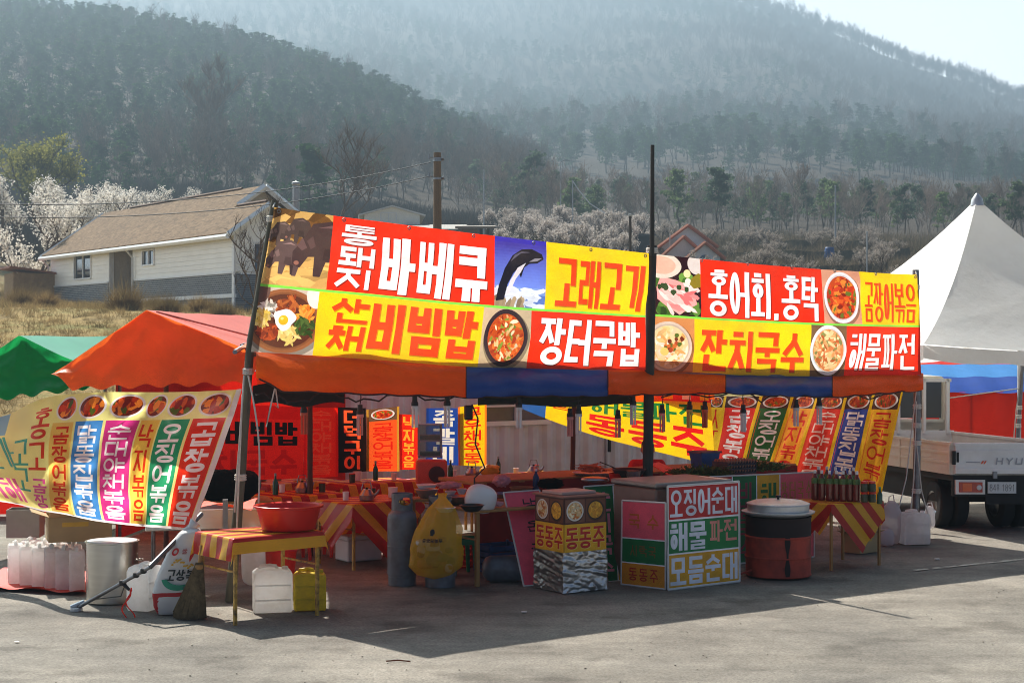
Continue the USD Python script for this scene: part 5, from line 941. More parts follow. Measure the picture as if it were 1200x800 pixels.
pr = Print(4.4, 1.5); stripes(pr, 4.4, 1.5, [(.06, YEL, R2_, '순'), (.16, K('#e02410'), WHT, '곱창볶음'), (.15, K('#1a6a34'), WHT, '오징어볶음'), (.14, K('#f0a01e'), K('#d8260c'), '낙지볶음'), (.16, K('#de3018'), K('#f6d8c8'), '순대야채볶음'), (.15, K('#24459a'), K('#f0e6dc'), '닭똥집볶음'), (.18, K('#f2b81c'), K('#d8260c'), '곰장어볶음')])
q = [[P(822, 545, 24.6), P(832, 464, 24.8)], [P(866, 552, 23.9), P(888, 464, 24.0)], [P(915, 560, 23.2), P(945, 463, 23.3)], [P(972, 570, 22.5), P(1000, 462, 22.6)], [P(1031, 592, 21.9), P(1058, 458, 21.8)]]
t = thing('side_banner', 'striped menu banner forming the side wall by the bottles, its columns lit by the sun', 'banner', P(915, 556, 23.2)); pr.build(t, wrinkle(ctrl([0, .2, .45, .7, 1], [0, 1], q), [-.6, -.8, 0], .16, 9, 1.0, 12), print_cloth)
# striped banner at the near corner
pr = Print(3.7, 1.35); W, H = 3.7, 1.35
PY = K('#f8f296')
pr.rect(0, 0, W, H, PY, 'cloth'); stripes_ = [(.36, .085, K('#f0c860'), K('#d83a14'), '곰장어볶음'), (.455, .115, K('#4a8fd0'), WHT, '닭똥집볶음'), (.58, .105, K('#d83a8a'), WHT, '순대야채볶음'), (.69, .06, K('#f0c850'), K('#d83a14'), '낙지볶음'), (.755, .095, K('#2f9a68'), WHT, '오징어볶음'), (.86, .115, K('#e6381c'), WHT, '곱창볶음')]
for k, (a, w_, bg, fg, tx) in enumerate(stripes_):
    pr.rect(W * a, 0, W * (a + w_), H * .8, bg, 'column'); pr.word(tx, W * (a + w_ * .13), H * .04, W * w_ * .72, H * .73, fg, .18, True)
    pr.add(ellipse(W * (a + w_ / 2), H * .9, W * w_ * .5, H * .085), K('#efe8e0'), 'food_picture'); pr.picture(ellipse(W * (a + w_ / 2), H * .9, W * w_ * .43, H * .072), 0, 0, 0, [(None, K('#7a3020'))] + [(blob(W * (a + w_ / 2) + g.normal(0, .08), H * .9 + g.normal(0, .04), .035, g, 6, 1.6, g.random() * 3), pal_red[g.integers(6)] * (.8 + .6 * g.random())) for _ in range(20)], 'food_picture')
pr.word('홍고', W * .29, H * .42, W * .06, H * .5, K('#d8401c'), .17, True); pr.word('고고', W * .235, H * .2, W * .055, H * .5, K('#4aa890'), .17, True); pr.word('곰장', W * .3, H * .04, W * .05, H * .3, K('#e0569a'), .17, True)
pr.word('장어해', W * .05, H * .06, W * .2, H * .26, K('#e0669a'), .2, slant=-.3); pr.word('고가', W * .13, H * .42, W * .11, H * .34, K('#5ab8a0'), .16, slant=-.4); pr.word('순장', W * .01, H * .42, W * .1, H * .3, K('#d8501c'), .18, slant=-.3); pr.rect(0, H * .78, W * .2, H, K('#8fb8c8'), 'column')
pr.rect(W * .978, 0, W, H, K('#f4f2ee'), 'hem'); pr.rect(0, 0, W, H * .018, K('#f4f2ee'), 'hem')
q = [[P(-70, 575, 17.2), P(-80, 535, 17.3), P(-75, 500, 17.4)], [P(5, 588, 16.8), P(-8, 540, 16.85), P(0, 488, 17.0)], [P(60, 600, 15.85), P(52, 540, 15.9), P(66, 462, 16.15)], [P(118, 611, 15.65), P(112, 540, 15.75), P(128, 460, 16.0)], [P(172, 617, 15.42), P(178, 540, 15.5), P(206, 459, 15.85)], [P(225, 622, 15.05), P(256, 538, 15.2), P(283, 455, 15.52)]]
t = thing('side_banner', 'pale sunlit striped menu banner billowing from the wooden pole towards the green tent', 'banner', P(118, 611, 15.25)); pr.build(t, wrinkle(ctrl([0, .17, .35, .56, .76, 1], [0, .5, 1], q), [.1, -1, .1], .30, 8, 3, 15), mat('printed_sun_cloth', (1, 1, 1), .38, .04, 2.0, trans=.86, attr=True, spec=.5))

# ---- the orange tent and the green tent at the side
tent_o = mat('orange_tent', K('#ff7a2c'), .4, .12, 1.6, trans=.55, spec=.35, bump=.5, bscale=3.5, dist=.04); tent_r = mat('red_wall_tarp', K('#c41a0a'), .5, .15, 1.2, trans=.45, bump=.3, bscale=4, dist=.03)
gd = 18.1; A_, B_, C_ = P(64, 437, gd), P(172, 363, gd), P(312, 418, gd); back = np.array([.35, 5.2, 0])
t = thing('orange_tent', 'small orange gable tent behind the striped corner banner', 'tent', (A_[0], gd, 0))
def tri(u, v, seed=5):
    base = A_ + (C_ - A_) * u[:, None]; zt = np.where(u < (B_[0] - A_[0]) / (C_[0] - A_[0]), A_[2] + (B_[2] - A_[2]) * u / ((B_[0] - A_[0]) / (C_[0] - A_[0])), B_[2] + (C_[2] - B_[2]) * (u - (B_[0] - A_[0]) / (C_[0] - A_[0])) / (1 - (B_[0] - A_[0]) / (C_[0] - A_[0])))
    zb = base[:, 2] * 0 + np.interp(u, [0, .1, .9, 1], [2.16, 2.0, 2.06, 2.3]) - .02 + .025 * np.sin(u * 46)
    w = (fbm(np.stack([u * 6, v * 2, 0 * u], -1), 3, seed) - .5) * .2 + .03 * np.sin(u * 30 + 6 * v) * (1 - v) ** 2
    return np.column_stack([base[:, 0], gd - .25 * (1 - v) * .6 + w * .5, zb + (zt - zb) * v])
part(t, 'front_gable', grid(tri, 60, 14)[0], tent_o, smooth=True, world=True)
def slope(P0, P1, back, sag=.05, seed=1):
    def f(u, v): q = P0 + np.outer(u, P1 - P0) + np.outer(v, back); q[:, 2] -= sag * np.sin(np.pi * v) * np.sin(np.pi * u) - .03 * (fbm(np.stack([u * 5, v * 6, 0 * u], -1), 2, seed) - .5); return q
    return f
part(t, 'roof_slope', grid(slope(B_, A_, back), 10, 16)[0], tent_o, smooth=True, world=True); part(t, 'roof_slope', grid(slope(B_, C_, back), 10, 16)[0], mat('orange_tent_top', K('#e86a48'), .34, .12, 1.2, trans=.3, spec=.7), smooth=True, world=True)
for k, (a, b) in enumerate(((A_ + back, B_ + back), )): pass
part(t, 'back_wall', grid(lambda u, v: np.column_stack([(A_ + (C_ - A_) * (u * 2.3 - 1.3)[:, None] + back)[:, :2], np.interp(u * 2.3 - 1.3, [-.3, .02], [1.35, 2.05]) * v + .02]), 12, 6)[0], tent_r, smooth=True, world=True)
part(t, 'side_wall', grid(lambda u, v: np.column_stack([(A_ + np.outer(.42 + .58 * u, back))[:, :2], .02 + 2.1 * v]), 12, 6)[0], tent_r, smooth=True, world=True)
for q in (A_ + back * .42, A_ + back): part(t, 'leg', tube([(q[0] + .04, q[1] + .05, 0), (q[0] + .04, q[1] + .05, q[2])], .022, 8), steel_tube, world=True)
part(t, 'front_rail', tube([A_ + [0, .06, -.02], C_ + [0, .06, -.1]], .02, 6), steel_tube, world=True); part(t, 'seam', tube([B_ + back * .04 + [.05, 0, -.02], C_ + back * .55 + [0, 0, .03]], .01, 4), mat('seam_dark', K('#8a2a10'), .6), world=True)
tent_g = mat('green_tent', K('#109048'), .4, .12, 1.6, trans=.5, spec=.35, bump=.5, bscale=3.5, dist=.04); gd2 = 19.6; A2, B2, C2 = P(-60, 450, gd2), P(24, 393, gd2), P(122, 440, gd2); back2 = np.array([.9, 5.5, 0])
t = thing('green_tent', 'dark green gable tent beside the orange tent with a pale sunlit slope', 'tent', (B2[0], gd2, 0))
def tri2(u, v):
    base = A2 + (C2 - A2) * u[:, None]; m_ = (B2[0] - A2[0]) / (C2[0] - A2[0]); zt = np.interp(u, [0, m_, 1], [A2[2], B2[2], C2[2]]); zb = 1.72 + .03 * np.sin(u * 40) + .25 * u; w = (fbm(np.stack([u * 6, v * 3, 0 * u], -1), 3, 19) - .5) * .2
    return np.column_stack([base[:, 0], gd2 - .3 * (1 - v) + w, zb + (zt - zb) * v])
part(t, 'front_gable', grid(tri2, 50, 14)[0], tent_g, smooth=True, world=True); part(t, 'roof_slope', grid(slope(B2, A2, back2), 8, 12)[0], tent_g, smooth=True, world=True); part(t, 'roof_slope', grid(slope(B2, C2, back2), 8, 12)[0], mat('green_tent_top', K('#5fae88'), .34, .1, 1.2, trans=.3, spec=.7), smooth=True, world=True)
for q in (A2, C2, A2 + back2, C2 + back2): part(t, 'leg', tube([(q[0], q[1] + .05, 0), (q[0], q[1] + .05, q[2])], .022, 8), steel_tube, world=True)
part(t, 'back_wall', grid(lambda u, v: np.column_stack([(A2 + (C2 - A2) * u[:, None] + back2)[:, :2], .02 + 2.0 * v]), 8, 4)[0], tent_r, smooth=True, world=True)

# ---- grey container behind
ca = S(4.0, 6.6); t = thing('container', 'grey corrugated steel container with a white barred window behind the stall', 'container', ca, math.atan2(U_[1], U_[0])); CL, CD, CHt = 7.5, 2.4, 2.45
cont = mat('container_grey', K('#c6ccd6'), .5, .07, 1.5, dirt=K('#83807c'), dirt_amt=.35)
def corr(L, h, pitch=.27, dep=.045): x = np.arange(0, L + .01, pitch / 4); y = np.where((np.arange(len(x)) // 2) % 2 == 0, 0, dep); n = len(x); v = np.vstack([np.column_stack([x, y, 0 * x]), np.column_stack([x, y, 0 * x + h])]); i_ = np.arange(n - 1); return v, np.vstack([np.stack([i_, i_ + 1, i_ + 1 + n], -1), np.stack([i_, i_ + 1 + n, i_ + n], -1)])
part(t, 'front_wall', mv(corr(CL, CHt - .24), (0, 0, .12)), cont); part(t, 'frame', cat_(bx(CL, .1, .14, (CL / 2, .03, 0)), bx(CL, .1, .14, (CL / 2, .03, CHt - .14)), bx(.12, .12, CHt, (0, .03, 0)), bx(.12, .12, CHt, (CL, .03, 0))), mat('container_frame', K('#9da0a5'), .5, .08)); part(t, 'body', bx(CL - .1, CD, CHt - .02, (CL / 2, CD / 2 + .06, .01)), cont)
wx0 = along(566, ca[:2], U_); wx1 = along(640, ca[:2], U_); wz0, wz1 = P(590, 494, S(7, 6.6)[1])[2], 2.0
w_ = part(t, 'window', cat_(bx(wx1 - wx0 + .1, .1, .07, ((wx0 + wx1) / 2, -.02, wz0 - .07)), bx(wx1 - wx0 + .1, .1, .07, ((wx0 + wx1) / 2, -.02, wz1)), *[bx(.05, .09, wz1 - wz0, (wx0 + (wx1 - wx0) * k / 2, -.02, wz0)) for k in range(3)], bx(wx1 - wx0, .03, .03, ((wx0 + wx1) / 2, -.06, wz0 + .22))), white_trim)
part(w_, 'pane', bx(wx1 - wx0, .02, wz1 - wz0, ((wx0 + wx1) / 2, -.005, wz0)), mat('grey_pane', K('#5a6064'), .15, .2)); part(t, 'door_handle', bx(.03, .05, .22, (along(712, ca[:2], U_), -.05, P(712, 540, 24.3)[2])), wire_black); part(t, 'door_seam', bx(.025, .06, CHt - .3, (along(709, ca[:2], U_), -.02, .14)), mat('container_frame'))
# ============================================================= things in and around the stall
AU = math.atan2(U_[1], U_[0])
def IT(px, py, z): d = F * (EYE - z) / (py - CY); return np.array([(px - CX) * d / F, d, z])
white_hd = mat('white_canister', K('#f6f6f4'), .45, .03, 3, trans=.72, spec=.4, dirt=K('#c9c5ba'), dirt_amt=.4, dscale=5); yellow_hd = mat('yellow_canister', K('#dcc414'), .42, .1, 3, trans=.3, dirt=K('#6b5f20'), dirt_amt=.5, dscale=4)
stainless = mat('stainless', K('#b5b2ab'), .26, .1, 2, metal=1.0, stretch=(1, 1, 12), bump=.08, bscale=20); alu = mat('aluminium', K('#c6c6c4'), .42, .1, 6, metal=.6, dirt=K('#6f6a62'), dirt_amt=.35, dscale=5)
red_pl = mat('red_plastic', K('#d6200e'), .35, .06, 3, trans=.12, spec=.5); green_pl = mat('green_plastic', K('#1f7a4a'), .4, .1); blue_pl = mat('blue_plastic', K('#1f3f86'), .4, .1); white_pl = mat('white_plastic', K('#d9d6d2'), .35, .06)
cloth_mat = mat('striped_oilcloth', (1, 1, 1), .38, .06, 2.0, attr=True, trans=.38, spec=.5, bump=.2, bscale=6, dist=.03); board = mat('painted_board', (1, 1, 1), .5, .08, 3.0, attr=True, spec=.4, dirt=K('#3a302a'), dirt_amt=.25, dscale=4); board_edge = mat('board_edge', K('#c9c6bf'), .5, .1)
leg_y = mat('chipped_yellow_legs', K('#c79a3e'), .6, .2, 6, dirt=K('#3a2416'), dirt_amt=.9, dscale=14); wood = mat('raw_wood', K('#9c7440'), .75, .2, 4, stretch=(3, 3, .6)); black_pl = mat('black_plastic', K('#121212'), .4, .2); dark_cloth = mat('black_cloth', K('#0f0e0f'), .95, .4, 5, spec=.1, bump=.8, bscale=18, dist=.04)
def jerrycan(name, label, q, rz, m, w=.30, d=.19, h=.44, group=None, capm=None):
    t = thing(name, label, 'canister', q, rz, group)
    prof = np.array([[-w / 2, .02], [-w / 2, h * .80], [-w * .40, h * .87], [-w * .1, h * .9], [w * .18, h * .88], [w * .44, h * .84], [w / 2, h * .78], [w / 2, .02], [w * .46, 0], [-w * .46, 0]])
    pts = []
    for k, (s, y) in enumerate(((.90, -1), (1, -.86), (1, .86), (.90, 1))): pts.append(np.column_stack([prof[:, 0] * s, np.full(len(prof), y * d / 2), h * .42 + (prof[:, 1] - h * .42) * (s * .5 + .5)]))
    hl = trimesh.convex.convex_hull(np.vstack(pts)); body = (np.array(hl.vertices), np.array(hl.faces))
    ribs = cat_(*[bx(w * .9, .008, .012, (0, s * d * .503, z)) for s in (-1, 1) for z in (h * .25, h * .55)])
    part(t, 'body', cat_(body, ribs), m, smooth=35)
    part(t, 'handle', tube([(-w * .34, 0, h * .84), (-w * .30, 0, h * .925), (-w * .08, 0, h * .945), (w * .08, 0, h * .93), (w * .12, 0, h * .86)], .017, 8), m, smooth=True)
    part(t, 'cap', lathe([(.026, 0), (.03, .005), (.03, .028), (.026, .034), (0, .034)], 14, (w * .32, 0, h * .845)), capm or m, smooth=40); return t
# ---- by the near corner
g = rnd(800); A_, B_ = G(14, 684), G(86, 693); k = 0
for i_ in range(6):
    q = A_ + (B_ - A_) * i_ / 5; jerrycan('jerrycan', ['first white canister of the front row, beside the cut edge of the picture', 'second white canister of the front row under the striped banner', 'white canister in the middle of the front row, before the grey box', 'white canister of the front row before the cardboard box', 'white canister next to the last one before the steel pot', 'white canister standing against the steel pot'][i_], q + [0, .12, .006], math.pi / 2 + .25 + .08 * g.normal(), white_hd, .30, .15, .45, 'white canisters by the steel pot')
for i_ in range(4):
    q = A_ + (B_ - A_) * (i_ + .6) / 4.2; jerrycan('jerrycan', ['white canister in the back row before the grey box', 'white canister in the back row under the cardboard box corner', 'white canister in the back row under the middle of the cardboard box', 'white canister in the back row behind the steel pot'][i_], q + [-.05, .52, 0], math.pi / 2 + .2 + .08 * g.normal(), white_hd, .30, .16, .45, 'white canisters by the steel pot')
solo('ground_tarp', grid(lambda u, v: (lambda q: q)(np.column_stack([(G(-30, 690) + np.outer(u, G(98, 698) - G(-30, 690)))[:, 0] - .2 * v, (G(-30, 690) + np.outer(u, G(98, 698) - G(-30, 690)))[:, 1] + 1.6 * v, .006 + .035 * np.exp(-v * 18) * (1 + .6 * np.sin(u * 14)) + .0 * u])), 40, 24)[0], mat('red_tarp_ground', K('#d0300f'), .45, .15, 2), 'red orange tarp laid on the asphalt under the white canisters', 'tarp', smooth=True)
card = mat('cardboard', K('#a98f66'), .85, .12, 6)
def carton(name, label, q, rz, w, d, h, m, tape_=True, open_=True):
    t = thing(name, label, 'box', q, rz); th = .008
    part(t, 'body', cat_(bx(w, th, h, (0, -d / 2, 0)), bx(w, th, h, (0, d / 2, 0)), bx(th, d, h, (-w / 2, 0, 0)), bx(th, d, h, (w / 2, 0, 0)), bx(w, d, th, (0, 0, .002))), m)
    if open_:
        for a in ((0, -d / 2, h, w, d * .42, -.5, 0), (0, d / 2, h, w, d * .42, .9, 1)): 
            f = bx(a[3], a[4], th, (0, (a[4] / 2) * (1 if a[6] else -1), 0)); f = rot(f, [1, 0, 0], a[5] * (1 if a[6] else .8)); part(t, 'flap', mv(f, (a[0], a[1], a[2])), m)
        f = rot(bx(d * .42, d, th, (-d * .21, 0, 0)), [0, 1, 0], .35); part(t, 'flap', mv(f, (-w / 2, 0, h)), m)
    if tape_: part(t, 'tape', cat_(bx(w * .42, .003, .045, (-w * .08, -d / 2 - .006, h * .62))), mat('yellow_tape', K('#c79a28'), .4))
    return t
q = P(92, 634, 16.75); carton('cardboard_box', 'open brown cardboard box with yellow tape resting on the canisters', (q[0], q[1], .46), .35, .62, .42, .25, card)
q = P(30, 636, 17.5); t_ = carton('cardboard_box', 'grey cardboard box standing behind the white canisters', (q[0], q[1], .40), .1, .34, .3, .30, mat('grey_card', K('#8d8a84'), .8, .1), False, False)
q = G(124, 709); t = thing('steel_pot', 'large brushed stainless steel stock pot on the asphalt', 'pot', q + [0, .25, 0]); R_ = .245
part(t, 'body', lathe([(0, 0), (R_ - .01, 0), (R_, .012), (R_, .57), (R_ + .012, .575), (R_ + .012, .585), (R_ - .006, .585), (R_ - .006, .05), (0, .05)], 48), stainless, smooth=40)
part(t, 'lid', lathe([(0, .60), (R_ * .5, .597), (R_ * .96, .588), (R_ * .96, .58), (0, .578)], 40), mat('white_lid', K('#c9c9c8'), .35, .08), smooth=40)
for a in (.1, 2.6): part(t, 'handle', mv(tube([(R_, -.05, .40), (R_ + .04, -.05, .40), (R_ + .045, 0, .39), (R_ + .04, .05, .40), (R_, .05, .40)], .007, 6), (0, 0, 0), a), stainless, smooth=True)
f0, f1, f2 = G(92, 715), FP(176, 664, .55), FP(236, 602, .15); f0 = f0 + [0, 0, .03]
t = thing('prop_leg', 'slanting steel telescopic prop with a black clamp in front of the stock pot', 'prop', f0); part(t, 'tube', tube([f0, f1], .017, 10), steel_tube, smooth=True, world=True); part(t, 'tube', tube([f1, f2], .024, 10), steel_tube, smooth=True, world=True)
part(t, 'foot', cat_(mv(lathe([(0, 0), (.06, 0), (.06, .025), (.02, .03), (0, .03)], 12), f0 + [-.02, 0, -.03]), tube([f0 + [-.07, 0, .0], f0 + [.05, .02, .05]], .022, 8)), alu, world=True)
for s in (.0, .38, .58): qq = f0 + (f1 - f0) * (.62 + s * .5); part(t, 'clamp', mv(bx(.055, .05, .05, (0, 0, -.025), .012), qq), black_pl, world=True)
part(t, 'clamp_handle', tube([f0 + (f1 - f0) * .62, f0 + (f1 - f0) * .62 + [.07, -.03, -.06]], [.02, .014], 8), black_pl, world=True)
part(t, 'red_ribbon', (lambda c: cat_(*[grid(lambda u, v, o=o: c + np.column_stack([.03 * np.sin(u * 9 + o) + .014 * (v - .5) + .04 * u * (1 if o else -1), -.02 + .02 * np.cos(u * 7 + o), -.36 * u]), 14, 2)[0] for o in (0, 1.2)]))(f0 + (f1 - f0) * .62 + [.06, -.02, -.04]), mat('red_ribbon', K('#e02a18'), .6, trans=.3), smooth=True, world=True)
part(t, 'wire', tube(np.array([f0 + (f1 - f0) * .2, f0 + (f1 - f0) * .45 + [.10, 0, -.06], f0 + (f1 - f0) * .62 + [.03, 0, .0], f0 + (f1 - f0) * .9]), .005, 5), wire_black, smooth=True, world=True)
jerrycan('jerrycan', 'white canister partly hidden by the rice sack', G(167, 716) + [0, .16, 0], 1.25, white_hd, .33, .24, .46)
# rice sack
def superq(sx, sy, sz, e=.45, nu=40, nv=24, seed=0, lump=.05):
    def f(u, v):
        a, b = u * 2 * np.pi, (v - .5) * np.pi; sg = lambda x, p: np.sign(x) * np.abs(x) ** p
        x, y, z = sx * sg(np.cos(b), e) * sg(np.cos(a), e), sy * sg(np.cos(b), e) * sg(np.sin(a), e), sz * sg(np.sin(b), .7)
        p = np.stack([x, y, z], -1); return p * (1 + lump * (fbm(p * 6 + seed, 3, seed) - .5) * 2)[:, None]
    return grid(f, nu, nv)[0]
q = G(196, 722); t = thing('rice_sack', 'white woven rice sack with red and green print leaning on the table', 'sack', q + [.02, .16, 0], .15)
sk = superq(.20, .13, .40, .55, 48, 32, 3, .10); v = sk[0] + [0, 0, .38]; tz = np.clip(v[:, 2] / .76, 0, 1); v[:, 0] = v[:, 0] * (1.08 - .38 * tz ** 2) + .16 * tz ** 1.3; v[:, 2] = np.maximum(v[:, 2], .004); v[:, 1] += .05 * tz
fc = np.repeat(K('#d9d8d4')[None], len(sk[1]), 0); c = v[sk[1]].mean(1); fr_ = (c[:, 1] < .02); fc[fr_ & (c[:, 2] > .175) & (c[:, 2] < .215)] = K('#b81c20'); fc[fr_ & (c[:, 0] < -.13) & (c[:, 2] < .2)] = K('#b81c20')
part(t, 'body', (v, sk[1]), mat('woven_sack', (1, 1, 1), .55, .05, 3, attr=True, trans=.15, bump=.3, bscale=12, dist=.02), smooth=True, fcol=fc)
def on_sack(u, v_):
    x = -.15 + .32 * np.asarray(u); z = .22 + .42 * np.asarray(v_); tz = np.clip(z / .76, 0, 1); xx = x; xo = (xx * (1.08 - .38 * tz ** 2) + .16 * tz ** 1.3); y = -.137 * np.clip(1 - np.abs(xx / .21) ** 3.2, 0, 1) ** .30 * np.clip(1 - np.abs((z - .38) / .42) ** 3, 0.05, 1) ** .35 + .05 * tz
    return np.column_stack([xo, y - .018, z])
pr = Print(.32, .42); pr.add(text('고상복', .03, .10, .26, .10, .2), K('#1c2a24'), 'print'); pr.add(ellipse(.05, .36, .035, .035).difference(ellipse(.05, .36, .018, .018)), K('#c01c20'), 'print'); pr.add(text('쌀', .12, .34, .05, .05, .18), K('#9a1c20'), 'print')
ring = ellipse(.16, .16, .17, .15).difference(ellipse(.17, .185, .155, .125)).intersection(sbox(0, 0, .32, .11)); pr.add(ring, K('#2a8a68'), 'print')
for k in range(16): pr.add(ellipse(.06 + .013 * k, .245 + .03 * math.sin(k * .4) + .01 * (k % 3), .013, .009, 10), K('#c79a1c'), 'print')
pr.add(text('무세미', .2, .02, .09, .035, .16), K('#3a4a44'), 'print'); pr.build(t, on_sack, mat('sack_ink', (1, 1, 1), .6, .05, attr=True), cell=.05, world=False)
part(t, 'tied_top', tube([(.14, .05, .74), (.16, .06, .78), (.20, .06, .83)], [.07, .035, .06], 10), mat('woven_sack_plain', K('#cfcdc8'), .6), smooth=True)
# straw broom
q = G(222, 727); t = thing('broom', 'dark straw broom standing bristles down beside the rice sack', 'broom', q + [0, .1, 0]); g = rnd(81); n = 1000
a = g.random(n) * 6.283; r_ = np.sqrt(g.random(n)); P0 = np.column_stack([.035 * r_ * np.cos(a) + .07, .025 * r_ * np.sin(a), .46 + .05 * g.random(n)]); E = np.column_stack([.15 * r_ * np.cos(a) - .02, .08 * r_ * np.sin(a), .005 + .09 * g.random(n) ** 2]); s_ = np.cross(E - P0, [0, 1, .2]); s_ /= np.linalg.norm(s_, axis=1, keepdims=True)
vv = np.stack([P0 - s_ * .003, P0 + s_ * .003, E + s_ * .006, E - s_ * .006], 1).reshape(-1, 3); qd = np.arange(4 * n).reshape(-1, 4); bri = mat('broom_straw', K('#64543a'), .9, .5, 25)
part(t, 'bristles', cat_((vv, np.vstack([qd[:, [0, 1, 2]], qd[:, [0, 2, 3]]]))), bri); part(t, 'binding', lathe([(.034, .45), (.04, .47), (.034, .49)], 12, (.068, 0, 0)), wood); part(t, 'handle', tube([(.065, 0, .46), (.075, .01, .55), (.085, .03, .66)], .016, 8), wood, smooth=True)
# ---- striped tables
RS, YS = K('#c4200c'), K('#f0b41c')
def drape(parent, W, D, cw, cd, phi, z, stripe, across=0, flare=.12, seed=1, off=(0, 0), cols=(RS, YS), n=72):
    def f(u, v):
        a, b = (u - .5) * cw, (v - .5) * cd; c, s = math.cos(phi), math.sin(phi); x, y = a * c - b * s + off[0], a * s + b * c + off[1]
        nx_, ny_ = np.clip(x, -W / 2, W / 2), np.clip(y, -D / 2, D / 2); dx, dy = x - nx_, y - ny_; r = np.hypot(dx, dy); wv = .5 + .5 * np.sin(18 * (x * .8 + y) + seed)
        k = np.where(r > 0, flare * (.45 + .55 * wv) * r / np.maximum(r, 1e-6), 0); lift = .004 * (fbm(np.stack([x * 5, y * 5, 0 * x], -1), 2, seed) - .5)
        return np.stack([nx_ + dx * k + np.sign(dx) * .006, ny_ + dy * k + np.sign(dy) * .006, np.maximum(z + .006 + lift - r * np.sqrt(np.maximum(1 - k * k, .2)), .03)], -1)
    m, cuv = grid(f, n, n); t_ = np.floor(((cuv[:, across]) * (cw if across == 0 else cd)) / stripe).astype(int) % 2
    return part(parent, 'tablecloth', m, cloth_mat, smooth=True, fcol=np.where(t_[:, None] == 0, cols[0], cols[1]))
def table(name, label, q, rz, W, D, h, legm=leg_y, rung=True, lw=.028, group=None):
    t = thing(name, label, 'table', q, rz, group)
    part(t, 'tabletop', bx(W, D, .025, (0, 0, h - .025), .006), wood)
    for sx in (-1, 1):
        for sy in (-1, 1): part(t, 'leg', bx(lw, lw, h - .026, (sx * (W / 2 - .03), sy * (D / 2 - .03), 0)), legm)
    if rung:
        for sx in (-1, 1): part(t, 'rung', bx(.016, D - .1, .016, (sx * (W / 2 - .03), 0, h * .60)), legm)
    return t
a, b, c = G(273, 733), G(372, 721), G(237, 721); ctr = (b + c) / 2; rzt = math.atan2((b - a)[1], (b - a)[0])
t = table('folding_table', 'low table with chipped yellow legs and a red yellow striped cloth, red basin on top', ctr, rzt, .90, .68, .765)
drape(t, .92, .70, 1.26, 1.05, 0, .765, .105, 1, .22, 2, (-.03, .035), (YS, RS))
q = IT(343, 617, .775); q = ctr + (np.array([*(b - a)[:2], 0]) / np.linalg.norm(b - a)) * .06; t = thing('basin', 'wide red plastic basin standing on the striped table', 'basin', (IT(345, 614, .775)[0], ctr[1] + .12, .775))
part(t, 'bowl', lathe([(0, 0), (.23, 0), (.245, .012), (.295, .20), (.318, .205), (.322, .222), (.312, .226), (.288, .215), (.235, .02), (0, .015)], 48), red_pl, smooth=40)
jerrycan('jerrycan', 'cloudy white canister under the striped table', G(317, 718) + [0, .12, 0], .2, white_hd, .36, .24, .45)
jerrycan('jerrycan', 'yellow canister under the striped table', G(361, 716) + [0, .12, 0], .15, yellow_hd, .30, .22, .40)
q = G(290, 707); t = thing('plastic_bag', 'pale plastic bag hanging under the striped table', 'bag', (q[0], q[1] + .35, 0)); m_ = superq(.12, .08, .22, .6, 24, 16, 9, .16); part(t, 'body', (m_[0] + [0, 0, .34], m_[1]), white_hd, smooth=True); part(t, 'knot', tube([(0, 0, .54), (.01, 0, .6), (.04, 0, .65)], [.05, .02, .03], 8), white_hd, smooth=True)
q = G(318, 703); t = thing('bucket', 'orange red bucket standing behind the canisters under the table', 'bucket', (q[0] + .02, q[1] + .5, 0)); part(t, 'bowl', lathe([(0, 0), (.12, 0), (.16, .42), (.175, .43), (.17, .44), (.15, .42), (.11, .02), (0, .02)], 28), red_pl, smooth=40); part(t, 'handle', tube([(.165 * math.cos(a), .05, .42 + .1 * math.sin(a)) for a in np.linspace(0, math.pi, 12)], .006, 5), steel_g)
# steel trough counter by the pole
q = G(212, 700); t = thing('steel_counter', 'stainless trough counter half hidden behind the striped banner', 'counter', (q[0] + .15, 16.25, 0), .2)
part(t, 'trough', cat_(bx(1.15, .5, .16, (0, 0, .64), .01), bx(1.2, .02, .06, (0, -.26, .78)), bx(1.2, .02, .06, (0, .26, .78))), stainless)
for sx in (-.5, .5):
    for sy in (-.2, .2): part(t, 'leg', tube([(sx, sy, 0), (sx, sy, .66)], .018, 8), steel_tube)
part(t, 'drain_pipe', tube([(-.1, -.27, .64), (-.1, -.29, .5), (-.06, -.29, .44), (0, -.27, .5)], .03, 10), mat('grey_pipe', K('#8b8c8e'), .4), smooth=True); part(t, 'upright', bx(.05, .03, .34, (.2, -.28, .6)), steel_g)
q = P(268, 596, 16.2); solo('orange_cloth', grid(lambda u, v: np.column_stack([q[0] - .25 + .5 * u, 16.05 + .4 * v, .85 + .03 * np.sin(5 * u + 3 * v) + .04 * fbm(np.stack([u * 5, v * 5, 0 * u], -1), 2, 4)]), 20, 16)[0], mat('orange_rag', K('#e0481c'), .7, trans=.2), 'crumpled orange cloth lying on the stainless counter', 'cloth', smooth=True)
m_ = superq(.34, .25, .17, .8, 40, 24, 12, .3); q = P(266, 572, 17.4); solo('black_coat', (m_[0] + [q[0], 17.4, .96], m_[1]), dark_cloth, 'heap of black cloth piled behind the stainless counter', 'cloth', smooth=True)
tb = table('folding_table', 'plain table under the heap of black cloth', (q[0], 17.5, 0), .3, .9, .6, .80)
